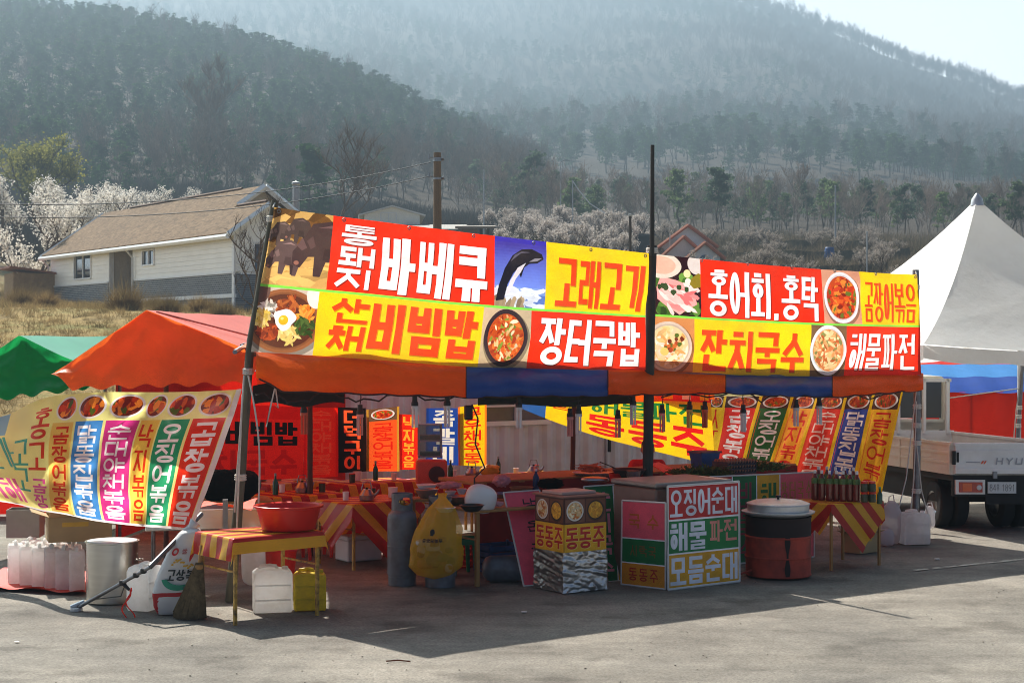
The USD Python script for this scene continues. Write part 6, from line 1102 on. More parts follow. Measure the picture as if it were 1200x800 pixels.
# back tables with striped cloths, stools
for k, (px_, py_, W, D, cw, phi, lab) in enumerate([(345, 577, 1.0, .7, 1.25, .25, 'striped cloth table standing just behind the red basin'), (433, 584, .95, .75, 1.5, .78, 'striped cloth table whose pointed cloth corner hangs beside the gas cylinder'), (335, 562, 1.1, .7, 1.3, .1, 'rear striped table before the red letters of the rice banner'),
                                                    (432, 563, 1.1, .7, 1.3, .2, 'rear striped table below the black banner'), (530, 560, 1.0, .7, 1.3, .3, 'rear striped table below the blue banner'), (612, 556, 1.3, .7, 1.6, .15, 'striped table before the container'), (800, 556, 1.2, .7, 1.4, .2, 'table under the rice wine banner')]):
    q = IT(px_, py_, .73); t = table('striped_table', lab, (q[0], q[1], 0), AU + .1 * (k % 3), W, D, .72, group='striped tables inside the stall'); drape(t, W, D, cw, cw * .9, phi, .72, .11, 0, .18, k + 5, n=48)
def stool(name, label, q, m, h=.44, w=.28):
    t = thing(name, label, 'stool', q, .4); part(t, 'seat', bx(w, w, .03, (0, 0, h - .03), .012), m)
    for sx in (-1, 1):
        for sy in (-1, 1): part(t, 'leg', tube([(sx * w * .42, sy * w * .42, h - .03), (sx * w * .52, sy * w * .52, 0)], [.028, .02], 6), m)
    part(t, 'apron', cat_(*[bx(w * .9, .012, .06, (0, s * w * .46, h - .1)) for s in (-1, 1)], *[bx(.012, w * .9, .06, (s * w * .46, 0, h - .1)) for s in (-1, 1)]), m); return t
for px_, py_, lab in ((398, 650, 'red plastic stool by the striped table corner'), (385, 632, 'red plastic stool between the striped tables'), (345, 655, 'red plastic stool behind the front table'), (452, 640, 'red plastic stool behind the gas cylinder')): stool('plastic_stool', lab, G(px_, py_), red_pl)
stool('plastic_stool', 'green plastic stool behind the yellow bag', G(541, 672), green_pl, .42, .24)
# ---- gas cylinders
lpg = mat('grey_gas_steel', K('#6d7278'), .45, .12, 4, metal=.25, dirt=K('#4a4038'), dirt_amt=.6, dscale=5)
import manifold3d as m3
def ring_with_holes(r, th, h, holes):
    o = m3.Manifold.cylinder(h, r, r, 40) - m3.Manifold.cylinder(h * 3, r - th, r - th, 40).translate((0, 0, -h))
    for a, w, hh, z in holes: o = o - m3.Manifold.cylinder(r * 3, hh / 2, hh / 2, 20).scale((1, w / hh, 1)).rotate((0, 90, 0)).translate((0, 0, z)).rotate((0, 0, math.degrees(a)))
    mm = o.to_mesh(); return np.array(mm.vert_properties[:, :3]), np.array(mm.tri_verts)
def gas(name, label, q, r, h, rz=0):
    t = thing(name, label, 'gas cylinder', q, rz); hb = h * .80
    part(t, 'body', lathe([(0, .05), (r * .8, .055), (r, .11), (r, hb - .10), (r * .94, hb - .05), (r * .72, hb - .01), (.05, hb + .01), (0, hb + .01)], 40), lpg, smooth=40)
    part(t, 'weld_seam', lathe([(r * 1.0, hb * .5), (r * 1.012, hb * .5 + .01), (r, hb * .5 + .02)], 40), lpg); part(t, 'foot_ring', lathe([(r * .86, 0), (r * .93, 0), (r * .95, .09), (r * .86, .09)], 32), lpg)
    part(t, 'collar', mv(ring_with_holes(r * .72, .008, h * .19, ((-1.45, .14, .085, h * .11), (.7, .12, .08, h * .11), (2.6, .12, .08, h * .11))), (0, 0, hb - .02)), lpg, smooth=30)
    part(t, 'valve', cat_(lathe([(0, hb), (.022, hb), (.022, hb + .06), (.03, hb + .065), (.03, hb + .09), (0, hb + .09)], 12), tube([(0, 0, hb + .04), (.07, -.02, hb + .04)], .014, 8)), mat('brass', K('#a9853a'), .35, metal=.9)); return t
gas('gas_cylinder', 'tall grey gas cylinder with a holed collar standing free of the yellow bag', G(470, 687) + [0, .15, 0], .152, .97, .3)
gas('gas_cylinder', 'grey gas cylinder behind the yellow rubbish bag', G(515, 689) + [0, .16, 0], .165, .95, .9)
q = G(592, 684); t = thing('gas_tank', 'small grey tank lying on its side under the counter', 'gas cylinder', (q[0], q[1] + .2, .135), .15); part(t, 'body', rot(lathe([(0, -.24), (.07, -.235), (.12, -.2), (.135, -.15), (.135, .15), (.12, .2), (.07, .235), (0, .24)], 28), [0, 1, 0], math.pi / 2), lpg, smooth=40); part(t, 'valve', tube([(.23, 0, 0), (.29, 0, 0)], .02, 8), mat('brass'))
# yellow rubbish bag
q = G(509, 690); t = thing('rubbish_bag', 'translucent yellow rubbish bag full of litter tied up on the gas cylinder', 'bag', (q[0], q[1] - .12, .12))
def bagf(u, v):
    a = u * 2 * np.pi; z = .86 * v; r = np.interp(v, [0, .04, .15, .35, .6, .82, .95, 1], [.0, .16, .27, .265, .225, .13, .035, .045]); n_ = fbm(np.stack([np.cos(a) * 2.2, np.sin(a) * 2.2, z * 5], -1), 4, 17) - .5
    pl = 1 + .10 * np.sin(a * 11 + 3 * v) * np.clip((v - .4) * 2, 0, 1) + .28 * n_; return np.column_stack([r * pl * np.cos(a) + .09 * v, r * pl * np.sin(a) * .62, z + .02 * n_])
bagm = mat('yellow_bag_film', K('#e8bc20'), .22, .12, 4, trans=.5, spec=.6, bump=.7, bscale=14, dist=.03, clear=.42); part(t, 'film', grid(bagf, 64, 40)[0], bagm, smooth=True)
g = rnd(85); lit_ = [blobm for blobm in ()]; cols_ = [mat('litter_white', K('#c9c2b4'), .6), mat('litter_orange', K('#b0561c'), .6), mat('litter_brown', K('#5a3a22'), .7), mat('litter_green', K('#4a5a2a'), .7)]
for k in range(26): m_ = superq(.05 + .03 * g.random(), .04, .03 + .02 * g.random(), .8, 10, 8, k, .3); part(t, 'litter', mv(m_, (np.clip(g.normal(0, .09), -.15, .15) + .02, np.clip(g.normal(0, .04), -.07, .07), .10 + .30 * g.random()), g.random() * 6), cols_[k % 4], smooth=True)
pr = Print(.3, .2); pr.add(unary_union([blob(.13, .15, .032, rnd(5), 7), sbox(.11, .12, .15, .14)]), K('#17140e'), 'emblem'); pr.add(text('종량제봉투', .02, .055, .25, .035, .2), K('#17140e'), 'lettering')
pr.build(t, lambda u, v: (lambda p: p + np.column_stack([0 * p[:, 0], -.012 + 0 * p[:, 0], 0 * p[:, 0]]))(bagf(.64 + .16 * np.asarray(u), .38 + .24 * np.asarray(v))), mat('bag_ink', (1, 1, 1), .6, .05, attr=True), cell=.06, world=False)
# ---- wooden counter with crockery
q = G(559, 687); q0 = np.array([q[0], q[1], 0]); ux, vx = np.array([*U_, 0]), np.array([*V_, 0]); cc_ = q0 + ux * .55 + vx * .45
table('counter_table', 'wooden counter table with pale legs crowded with bowls and bags', cc_, AU, 1.15, .95, .775, wood, True, .04)
steel_b = mat('steel_bowl', K('#9c9a98'), .3, .1, 6, metal=.9)
def bowl(name, label, q, r, h, m, th=.006, tilt=None, cat='bowl'):
    t = thing(name, label, cat, q); b_ = lathe([(0, 0), (r * .5, 0), (r * .62, h * .08), (r * .92, h * .7), (r, h), (r + .006, h), (r - th, h), (r * .88 - th, h * .7), (r * .58, h * .12), (0, h * .1)], 32)
    b_ = rot(b_, [1, .3, 0], tilt) if tilt else b_; part(t, 'body', b_, m, smooth=40); part(t, 'rim', (rot(lathe([(r, h - .004), (r + .008, h), (r, h + .004), (r - .006, h)], 32), [1, .3, 0], tilt) if tilt else lathe([(r, h - .004), (r + .008, h), (r, h + .004), (r - .006, h)], 32)), m); return t
for px_, py_, r, h, m_, lab, tl in [(553, 599, .12, .065, black_pl, 'black bowl in front of the tilted white dish', None), (500, 583, .12, .09, steel_b, 'stack of steel bowls beside the cylinder collar', None), (500, 575, .11, .07, white_pl, 'white bowl on top of the steel bowls', None),
                                    (535, 590, .16, .08, steel_b, 'grey tray of crockery behind the yellow bag', None), (528, 580, .06, .045, white_pl, 'small white bowl in the grey tray', None), (541, 579, .055, .06, white_pl, 'upturned white cup in the grey tray', None), (522, 600, .10, .05, white_pl, 'pale plate at the counter edge behind the bag', None),
                                    (611, 580, .13, .09, mat('wicker_brown', K('#7a5230'), .8, .2), 'round brown basket behind the pink sign', None), (590, 583, .13, .05, steel_b, 'steel pan behind the pink sign', None)]:
    q = IT(px_, py_, .785 if py_ > 583 else (.80 if px_ > 515 else .86)); bowl('bowl', lab, q + ([0, 0, .07] if tl else [0, 0, 0]), r, h, m_, tilt=tl)
pl = thing('crockery_stand', 'dark stand carrying the steel bowls beside the gas cylinders', 'stand', (IT(500, 583, .86)[0], IT(500, 583, .86)[1], 0)); part(pl, 'top', bx(.34, .3, .03, (0, 0, .83)), wood); [part(pl, 'leg', bx(.03, .03, .83, (sx * .14, sy * .12, 0)), wood) for sx in (-1, 1) for sy in (-1, 1)]
q = IT(563, 598, .78); dm_ = superq(.165, .13, .15, .95, 32, 20, 3, .01); t = thing('white_dome', 'big white plastic dome lid standing on the counter behind the black bowl', 'lid', q + [0, .2, 0], .2); part(t, 'shell', rot((dm_[0] * [1, 1, 1], dm_[1]), [0, 1, 0], .25)[0:1] + (dm_[1],), white_pl, smooth=True) if False else part(t, 'shell', (rot(dm_, [0, 1, 0], .25)[0] + [0, 0, .10], dm_[1]), white_pl, smooth=True)
def crumple(name, label, q, s, m, seed, cat='bag'): m_ = superq(s[0], s[1], s[2] * .8, 1.0, 48, 30, seed, .25); nv_ = m_[0] / np.array(s); m_ = (m_[0] * (1 + .55 * (np.abs(fbm(nv_ * 2.2 + seed * 3.1, 3, seed) - .5) * 2 - .25) + .16 * (fbm(nv_ * 7, 2, seed + 1) - .5))[:, None], m_[1]); return solo(name, (m_[0] + np.array(q) + [0, 0, s[2] * .9], m_[1]), m, label, cat, smooth=True)
pinkf = mat('pink_film', K('#d8a8b0'), .25, .1, 6, trans=.3, bump=.6, bscale=20, dist=.02)
crumple('plastic_bag', 'pinkish plastic bag on the counter behind the white dish', IT(588, 571, .85), (.10, .07, .09), pinkf, 31); crumple('plastic_bag', 'small crumpled pink bag at the foot of the white dish', IT(583, 594, .78), (.07, .05, .04), pinkf, 32); crumple('plastic_bag', 'pale pink packet lying in the crockery tray', IT(527, 573, .86), (.12, .07, .05), pinkf, 33)
crumple('black_bag', 'black bag lying on the counter behind the rice wine box', IT(646, 573, .82), (.16, .1, .07), dark_cloth, 34); crumple('cloth_bundle', 'yellow and red bundled cloth on the rear table', IT(574, 557, .76), (.14, .1, .08), mat('yellow_cloth', K('#c99a1c'), .7), 35, 'cloth')
q = IT(503, 571, .74); t = thing('gas_heater', 'orange gas heater with a round dark opening on the table by the brown pole', 'heater', (q[0], q[1] + .5, .74), .1); orn = mat('orange_enamel', K('#c2401a'), .4, .1); part(t, 'body', bx(.38, .22, .30, (0, 0, 0), .02), orn); part(t, 'grille', mv(rot(lathe([(0, 0), (.09, 0), (.1, .01), (.08, .014), (0, .012)], 24), [1, 0, 0], math.pi / 2), (.06, -.112, .13)), mat('heater_dark', K('#3a1408'), .6)); part(t, 'foot', cat_(bx(.04, .2, .02, (-.15, 0, -.018)), bx(.04, .2, .02, (.15, 0, -.018))), black_pl)
q = IT(497, 548, .95); t = thing('glass_display', 'small glass fronted display case behind the brown pole', 'display case', (q[0] + .04, q[1] + .6, 1.04), .1); part(t, 'frame', cat_(*[bx(.02, .02, .42, (sx * .14, sy * .1, 0)) for sx in (-1, 1) for sy in (-1, 1)], bx(.3, .22, .02), bx(.3, .22, .02, (0, 0, .2)), bx(.3, .22, .02, (0, 0, .4))), steel_g); part(t, 'glass', bx(.28, .005, .4, (0, -.105, .01)), mat('case_glass', K('#4a5a50'), .1, clear=.5)); part(t, 'food_tray', bx(.26, .18, .05, (0, 0, .022)), green_pl); part(t, 'food_tray', bx(.26, .18, .06, (0, 0, .222)), mat('pinkish_food', K('#b87a68'), .6))
q = IT(628, 573, .80); t = thing('bottle', 'slim blue bottle standing behind the pink sign', 'bottle', q); part(t, 'body', lathe([(0, 0), (.035, 0), (.036, .14), (.014, .19), (.014, .22), (0, .22)], 16), mat('blue_bottle', K('#26407a'), .2, trans=.3), smooth=40); part(t, 'cap', lathe([(.016, .21), (.016, .235), (0, .235)], 12), white_pl)
q = IT(608, 562, .82); solo('menu_tray', rot(bx(.2, .13, .012, (0, 0, 0), .004), [1, 0, 0], .35)[0] + q if False else (rot(bx(.2, .13, .012, (0, 0, 0), .004), [1, 0, 0], .35)[0] + q, bx(.2, .13, .012, (0, 0, 0), .004)[1]), red_pl, 'red rimmed tray propped on the counter things', 'tray')
# ---- signs and boxes
def sign(name, label, tl, tr, bl, br, W, H, draw, th=.018, nleg=0):
    tl, tr, bl, br = (np.array(q, float) for q in (tl, tr, bl, br)); n = np.cross(tr - bl, tl - br); n /= np.linalg.norm(n); n = n if n[1] < 0 else -n
    t = thing(name, label, 'sign', bl); bk = bil(np.array([[bl, tl], [br, tr]])); part(t, 'panel_back', cat_(grid(lambda u, v: bk(u, v) - n * .005, 4, 4)[0], grid(lambda u, v: bk(u, v) - n * th, 4, 4)[0]), board_edge, world=True)
    pr = Print(W, H); draw(pr, W, H); pr.build(t, bil(np.array([[bl, tl], [br, tr]])), board, cell=9)
    e = [tube([a, b], .009, 4) for a, b in ((tl, tr), (tr, br), (br, bl), (bl, tl))]; part(t, 'edging', cat_(*e), board_edge, world=True); return t
PK, GR, YB = K('#f4566a'), K('#0c6a34'), K('#e2a416')
def s_noodle(pr, W, H):
    pr.rect(0, 0, W, H, PK); pr.word('냉온국밥', W * .48, H * .08, W * .42, H * .84, K('#1c0e10'), .15, True, gap=.6)
sign('menu_board', 'pink board with black column letters leaning beside the rice wine box', P(590, 577, 16.95), P(632, 574, 17.15), G(614, 689) + [0, .15, 0], G(650, 686) + [0, .15, 0], .45, 1.0, s_noodle)
def s_green(pr, W, H):
    pr.rect(0, 0, W, H, GR); pr.rect(W * .52, H * .0, W, H, YB, 'yellow_panel'); pr.word('잔치국수', W * .12, H * .05, W * .34, H * .88, K('#e88a9a'), .15, True); pr.word('고기', W * .58, H * .55, W * .36, H * .4, GR, .18, True); pr.rect(W * .515, 0, W * .535, H, WHT, 'line')
sign('menu_board', 'green and yellow board with pink column letters behind the rice wine box', P(684, 570, 17.3), P(749, 566, 17.55), P(694, 683, 16.9), P(752, 678, 17.1), .6, 1.0, s_green)
def s_left(pr, W, H):
    pr.rect(0, 0, W, H, WHT, 'panel'); pr.rect(.008, H * .565, W - .008, H - .008, K('#f05a6c'), 'pink_panel'); pr.rect(.008, H * .275, W - .008, H * .552, GR, 'green_panel'); pr.rect(.008, .008, W - .008, H * .262, K('#e08a14'), 'orange_panel')
    pr.word('국수', W * .16, H * .68, W * .68, H * .17, K('#c8641c'), .14, gap=.5); pr.word('시락국', W * .2, H * .35, W * .58, H * .13, K('#7a4a1c'), .14, gap=.25); pr.word('동동주', W * .17, H * .06, W * .66, H * .15, K('#b81c10'), .15, gap=.25)
sign('menu_board', 'small board of pink, green and orange fields beside the squid sausage board', P(729, 586, 16.67), P(780, 589, 16.30), G(728, 684), G(780, 690), .585, .86, s_left)
def s_main(pr, W, H):
    pr.rect(0, 0, W, H, WHT, 'panel')
    for y0, y1, c, nm in ((.672, .985, K('#c01a16'), 'red_panel'), (.345, .655, K('#0a7a38'), 'green_panel'), (.015, .33, K('#e0a010'), 'yellow_panel')): pr.rect(.015, H * y0, W - .015, H * y1, c, nm)
    wt = K('#e6e6ec'); pr.word('오징어순대', W * .03, H * .695, W * .94, H * .26, wt, .2); pr.word('해물', W * .03, H * .365, W * .50, H * .27, wt, .2); pr.word('파전', W * .58, H * .42, W * .38, H * .21, K('#e08a7a'), .17); pr.word('모듬순대', W * .03, H * .035, W * .94, H * .265, wt, .2)
b0, b1 = G(783, 691), G(867, 681); sign('menu_board', 'large red, green and yellow board with white letters, tallest of the boards', b0 + [0, .06, 1.04], b1 + [0, .06, 1.04], b0, b1, 1.02, 1.04, s_main)
cab = thing('steel_cabinet', 'brownish metal cooking cabinet with a pale lid behind the menu boards', 'cabinet', G(783, 688) + ux * .42 + vx * .46, AU); cb = mat('cabinet_metal', K('#7a6258'), .45, .12, metal=.3, dirt=K('#3a2a22'), dscale=3); part(cab, 'body', bx(1.0, .72, 1.0, (0, 0, .0), .02), cb); part(cab, 'lid', bx(1.04, .76, .05, (0, 0, 1.005), .015), mat('cabinet_lid', K('#8a8078'), .4, .15, metal=.3)); part(cab, 'hinge', bx(.06, .02, .05, (-.3, -.385, .97)), steel_g)
def s_counter(pr, W, H):
    xs_ = [0, .21, .44, .665, 1.0]; cs = (K('#b81c14'), GR, YB, K('#f0606a'))
    pr.rect(0, 0, W, H, WHT, 'panel')
    for k in range(4): pr.rect(W * xs_[k] + .008, .008, W * xs_[k + 1] - .006, H - .008, cs[k], ['red_panel', 'green_panel', 'yellow_panel', 'pink_panel'][k])
    pr.word('비빔국수', W * .27, H * .06, W * .13, H * .86, K('#8a2a3a'), .16, True); pr.word('해물', W * .48, H * .2, W * .15, H * .7, K('#1c6a2c'), .2, True); pr.word('장터국수', W * .68, H * .70, W * .30, H * .2, K('#b8801c'), .16, gap=.3); pr.word('국', W * .05, H * .3, W * .13, H * .3, YB, .18)
b0, b1 = G(832, 663), G(954, 652); sign('menu_board', 'long board of red, green, yellow and pink fields behind the drum stove', b0 + [0, .03, .99], b1 + [0, .03, .98], b0, b1, float(np.linalg.norm(b1 - b0)), .98, s_counter)
# rice wine box
q = G(661, 695); t = thing('rice_wine_box', 'square box with dish pictures, yellow rice wine bands and a foil wrapped foot', 'box', q, AU); bw_, bd_ = .52, .50
part(t, 'body', bx(bw_ - .012, bd_ - .012, .945, (bw_ / 2, bd_ / 2, .0)), cb); part(t, 'top_board', bx(bw_ + .05, bd_ + .05, .018, (bw_ / 2, bd_ / 2, .946), .004), mat('pinkish_board', K('#8a5a4a'), .6)); part(t, 'top_board', bx(bw_ - .1, bd_ - .14, .03, (bw_ / 2 - .02, bd_ / 2, .965), .006), mat('pale_board', K('#a88a80'), .5))
def faces(o, ex, seed):
    pr = Print(bw_, .545); pr.rect(0, 0, bw_, .545, K('#4a1c14'), 'picture_band'); pr.rect(0, .0, bw_, .285, K('#f0b012'), 'yellow_band'); pr.word('동동주', .02, .035, bw_ - .04, .215, K('#c81c14'), .2, edge=(K('#f8d86a'), .004))
    for k in range(2):
        x0 = .012 + k * (bw_ - .012) / 2; x1 = x0 + bw_ / 2 - .02; pr.picture(x0, .30, x1, .53, dish(x0, .30, x1, .53, K('#6a3a22') if k else K('#7a4a36'), (x0 + x1) / 2, .415, .105, .10, K('#e6ddd0') if k == 0 else K('#2a1a14'), K('#d8a860') if k == 0 else K('#d89a1c'), [K('#e8c08a'), K('#c8722c'), K('#f0dcb0')] if k == 0 else [K('#e0a82a'), K('#c8861c')], seed + k, 26, .16, 2.2), 'food_picture')
    pr.build(t, flat(o, ex, (0, 0, .545)), board, cell=9, world=False)
faces((0, -.004, .395), (bw_, 0, 0), 901); faces((-.004, bd_, .395), (0, -bd_, 0), 905)
foil = mat('kitchen_foil', K('#b6b4b0'), .3, .05, 8, metal=1.0, bump=.1, bscale=9, dist=.02); g = rnd(91)
def foilf(u, v):
    pth = np.array([[-.012, bd_ + .01], [-.012, -.012], [bw_ + .012, -.012], [bw_ + .012, bd_ + .01]]); s = u * 3; i_ = np.clip(s.astype(int), 0, 2); q = pth[i_] + (pth[i_ + 1] - pth[i_]) * (s - i_)[:, None]; z = .004 + .40 * v
    w = np.abs(fbm(np.stack([s * 2.6 + z * 1.5, z * 19 + s * 2, 0 * s], -1), 2, 23) - .5) * .032; w2 = np.abs(fbm(np.stack([s * 7 + z * 9, z * 12 - s * 4, 0 * s + 4], -1), 2, 29) - .5) * .022; n_ = np.where((i_ == 0)[:, None], [[-1, 0]], np.where((i_ == 1)[:, None], [[0, -1]], [[1, 0]])); q = q + n_ * (w + w2)[:, None]; return np.column_stack([q, z])
(fm, _) = grid(foilf, 130, 60); part(t, 'foil_wrap', fm, foil, smooth=20)
# drum stove and steamer
q = G(918, 679); t = thing('drum_stove', 'rusty red oil drum stove with a dark top band', 'stove', q + [0, .33, 0]); r_ = .345; drumm = mat('rusty_drum', K('#b03e28'), .7, .25, 3, dirt=K('#3a2218'), dirt_amt=.75, dscale=3.5, bump=.3, bscale=20); sooty = mat('sooty_band', K('#241410'), .8, .3, 4)
part(t, 'shell', lathe([(0, .01), (r_, .01), (r_ + .008, .02), (r_, .03), (r_, .20), (r_ + .012, .215), (r_, .23), (r_, .41), (r_ + .012, .425), (r_, .44)], 48), drumm, smooth=40); part(t, 'top_band', lathe([(r_ + .002, .44), (r_ + .004, .62), (r_ + .012, .635), (r_ - .01, .64), (r_ - .02, .45)], 48), sooty, smooth=40)
part(t, 'soot_streak', mv(grid(lambda u, v: np.column_stack([(r_ + .006) * np.sin((u - .5) * (.12 + .06 * np.sin(v * 9))), -(r_ + .006) * np.cos((u - .5) * .12), .03 + .41 * v]), 4, 12)[0], (0, 0, 0), .12), sooty, smooth=True)
part(t, 'gas_hose', tube([(-.3, -.15, .08), (-.5, -.25, .03), (-.7, -.1, .02), (-.8, .2, .03)], .012, 6), mat('red_hose', K('#8a2a1a'), .5), smooth=True)
t = thing('steamer_pot', 'wide aluminium steamer pot with its lid on the drum stove', 'pot', q + [0, .33, .645]); part(t, 'pan', lathe([(0, 0), (.33, 0), (.385, .03), (.39, .045), (.375, .05), (0, .045)], 48), alu, smooth=40); part(t, 'lid_side', lathe([(.325, .05), (.33, .115), (.338, .12), (.335, .13), (.30, .14)], 48), alu, smooth=40); part(t, 'lid', lathe([(.31, .138), (.26, .155), (.1, .168), (0, .17)], 48), alu, smooth=40); part(t, 'knob', lathe([(.012, .165), (.014, .185), (.032, .195), (.03, .21), (0, .215)], 16), black_pl, smooth=40)
# right table with bottles
a = G(974, 668); W, D = .80, .62; cc_ = a + ux * (W / 2 - .03) + vx * (D / 2 - .03); t = table('folding_table', 'slim wooden table with a red yellow striped cloth hanging in points, sauce bottles on top', cc_, AU, W, D, .72, wood, False, .026); drape(t, W, D, 1.12, 1.16, .74, .72, .098, 0, .10, 4, (.04, -.06))
sauce = mat('red_sauce', K('#6a1408'), .12, .1, 4, coat=.6); lbl = mat('bottle_label', K('#4f6a2c'), .5, .6, 45); grn = mat('jar_green', K('#3a3a1c'), .3, .3, 30)
bproto = None; spots_b = [(955, 585), (963, 585.5), (972, 586), (980, 586), (988, 586.5), (996, 586.5), (1004, 587), (959, 580), (969, 580), (979, 581), (990, 581), (1000, 581.5)]
words_b = ['first sauce bottle of the front row, at the drum end of the table', 'second sauce bottle from the drum in the front row', 'third sauce bottle from the drum in the front row', 'sauce bottle in the middle of the front row on the striped table', 'sauce bottle just past the middle of the front row', 'sauce bottle second from the stacked jars', 'sauce bottle standing next to the stacked jars', 'rear row sauce bottle nearest to the drum', 'rear row sauce bottle, second from the drum', 'rear row sauce bottle in the middle', 'rear row sauce bottle, second from the jars', 'rear row sauce bottle nearest to the jars']
for k, (px_, py_) in enumerate(spots_b):
    q = IT(px_, py_, .73)
    if bproto is None:
        bproto = thing('sauce_bottle', words_b[0], 'bottle', q, .3, 'sauce bottles on the striped table'); part(bproto, 'body', lathe([(0, 0), (.036, 0), (.041, .012), (.041, .20), (.036, .235), (.018, .28), (.014, .30), (0, .30)], 18), sauce, smooth=40); part(bproto, 'label', lathe([(.0415, .185), (.0425, .19), (.0405, .235), (.034, .245)], 18), lbl, smooth=40); part(bproto, 'cap', lathe([(.016, .295), (.017, .33), (0, .332)], 12), white_pl, smooth=40)
    else: dup(bproto, q, k * 1.1, words_b[k])
for k, (px_, dz) in enumerate(((1013, 0), (1022, 0), (1013, .115), (1022, .115))):
    q = IT(px_, 588, .73) + [0, 0, dz]; t = thing('sauce_jar', ['lower greenish jar next to the bottles', 'lower greenish jar at the end of the table', 'upper jar with a red lid next to the bottles', 'upper jar with a red lid at the end of the table'][k], 'jar', q, 0, 'stacked jars'); part(t, 'body', lathe([(0, 0), (.038, 0), (.042, .01), (.042, .08), (.034, .092), (0, .092)], 18), grn, smooth=40); part(t, 'lid', lathe([(.037, .09), (.038, .112), (0, .113)], 18), red_pl, smooth=40)
q = IT(1031, 590, .73); t = thing('bottle', 'small dark green bottle behind the stacked jars', 'bottle', q); part(t, 'body', lathe([(0, 0), (.03, 0), (.03, .1), (.012, .14), (.012, .17), (0, .17)], 14), mat('green_glass', K('#123a1c'), .15), smooth=40); part(t, 'cap', lathe([(.014, .165), (.014, .185), (0, .185)], 10), green_pl)
# at the steel pole
jerrycan('jerrycan', 'white canister tied to the foot of the steel pole', G(1074, 638) + [0, .12, 0], .15, white_hd, .34, .24, .44)
film = mat('white_film', K('#cfcbcc'), .3, .06, 5, trans=.4, bump=.6, bscale=14, dist=.03, clear=.25)
for px_, py_, s, sd, lab in ((1047, 637, (.14, .1, .26), 51, 'white plastic bag of things leaning on the steel pole beside the canister'), (1092, 630, (.07, .06, .14), 52, 'small white plastic bag hanging behind the canister'), (1041, 640, (.09, .07, .1), 53, 'half open white bag at the foot of the bigger bag')):
    q = G(px_, py_); t = thing('plastic_bag', lab, 'bag', q + [0, .1, 0 if py_ > 632 else .12]); m_ = superq(*s, .75, 32, 22, sd, .25); part(t, 'body', (m_[0] + [0, 0, s[2] * .95], m_[1]), film, smooth=True); part(t, 'handle', tube([(-.04, 0, s[2] * 1.8), (-.03, 0, s[2] * 2.2), (.02, 0, s[2] * 2.3), (.04, 0, s[2] * 1.8)], .008, 5), film, smooth=True)
for k, (a, b, c) in enumerate((((1074, 455), (1062, 560), (1052, 600)), ((1074, 520), (1080, 575), (1090, 612)), ((1074, 470), (1071, 560), (1066, 610)))): solo('tie_rope', tube(np.array([FP(*a, .06), FP(*b, .12), FP(*c, .18)]), .008, 5), rope, ['white rope from the steel pole down to the plastic bag', 'white rope from the steel pole down beside the canister', 'white rope hanging straight down the steel pole'][k], 'rope', smooth=True)
# ---- serving counter and food
ct = S(6.0, 1.55); t = thing('serving_counter', 'long serving counter with a red cloth behind the menu boards', 'counter', ct, AU); part(t, 'top', bx(5.0, .8, .04, (0, 0, .86), .008), wood); part(t, 'front_cloth', mv((lambda m: m)(grid(lambda u, v: np.column_stack([-2.5 + 5 * u, -.41 + .012 * np.sin(u * 60), .05 + .83 * v]), 80, 3)[0]), (0, 0, 0)), mat('dark_red_cloth', K('#7a140c'), .8, .2), smooth=True); [part(t, 'leg', bx(.04, .04, .86, (sx * 2.4, sy * .35, 0)), wood) for sx in (-1, 0, 1) for sy in (-1, 1)]
zc = .905
q = IT(694, 556, zc); t = thing('skewer_tray', 'metal tray heaped with meat skewers', 'tray', q, AU); part(t, 'tray', lathe([(0, 0), (.2, 0), (.24, .03), (.245, .03), (.2, .006), (0, .006)], 28), alu, smooth=40); g = rnd(93); meat = mat('grilled_meat', K('#a8562c'), .5, .3, 20)
for k in range(22): a = g.random() * 3.14; l_ = .13 + .05 * g.random(); o_ = np.array([g.normal(0, .05), g.normal(0, .05), .03 + .006 * k * .6]); part(t, 'skewer', cat_(tube([o_ + [-l_ * math.cos(a), -l_ * math.sin(a), 0], o_ + [l_ * math.cos(a), l_ * math.sin(a), .02]], .003, 4), tube([o_ + [-l_ * .6 * math.cos(a), -l_ * .6 * math.sin(a), 0], o_ + [l_ * .5 * math.cos(a), l_ * .5 * math.sin(a), .015]], .012, 5)), meat)
q = IT(698, 565, zc); m_ = superq(.16, .08, .035, .8, 30, 16, 61, .3); solo('foil_packet', (m_[0] + q + [0, 0, .03], m_[1]), foil, 'crumpled foil packet in front of the skewers', 'foil')
bowl('pot', 'red pot with a pale rim beside the skewers', IT(722, 566, zc), .085, .11, red_pl, cat='pot'); bowl('wok', 'wide dark wok on the stove behind the dark pole', IT(737, 560, .96), .19, .10, mat('iron_wok', K('#2a2220'), .5, .2), cat='pot'); bowl('pot', 'steel pot below the wok', IT(742, 567, zc), .085, .15, steel_b, cat='pot')
q = IT(700, 550, 1.0); solo('ladle', tube([P(703, 541, 18.9), P(716, 546, 18.8), P(724, 551, 18.75)], [.006, .006, .02], 6), black_pl, 'black ladle handle sticking out of the wok', 'ladle')
solo('orange_sheet', (slab([P(762, 543, 19.6), P(772, 541, 19.9), P(803, 555, 19.6), P(790, 560, 19.1)], .01)), mat('orange_sheet', K('#e04a20'), .5), 'slanting orange sheet on the counter beside the dark pole', 'sheet')
leaf = mat('fresh_greens', K('#4a6a2a'), .6, .4, 30, trans=.2); g = rnd(95)
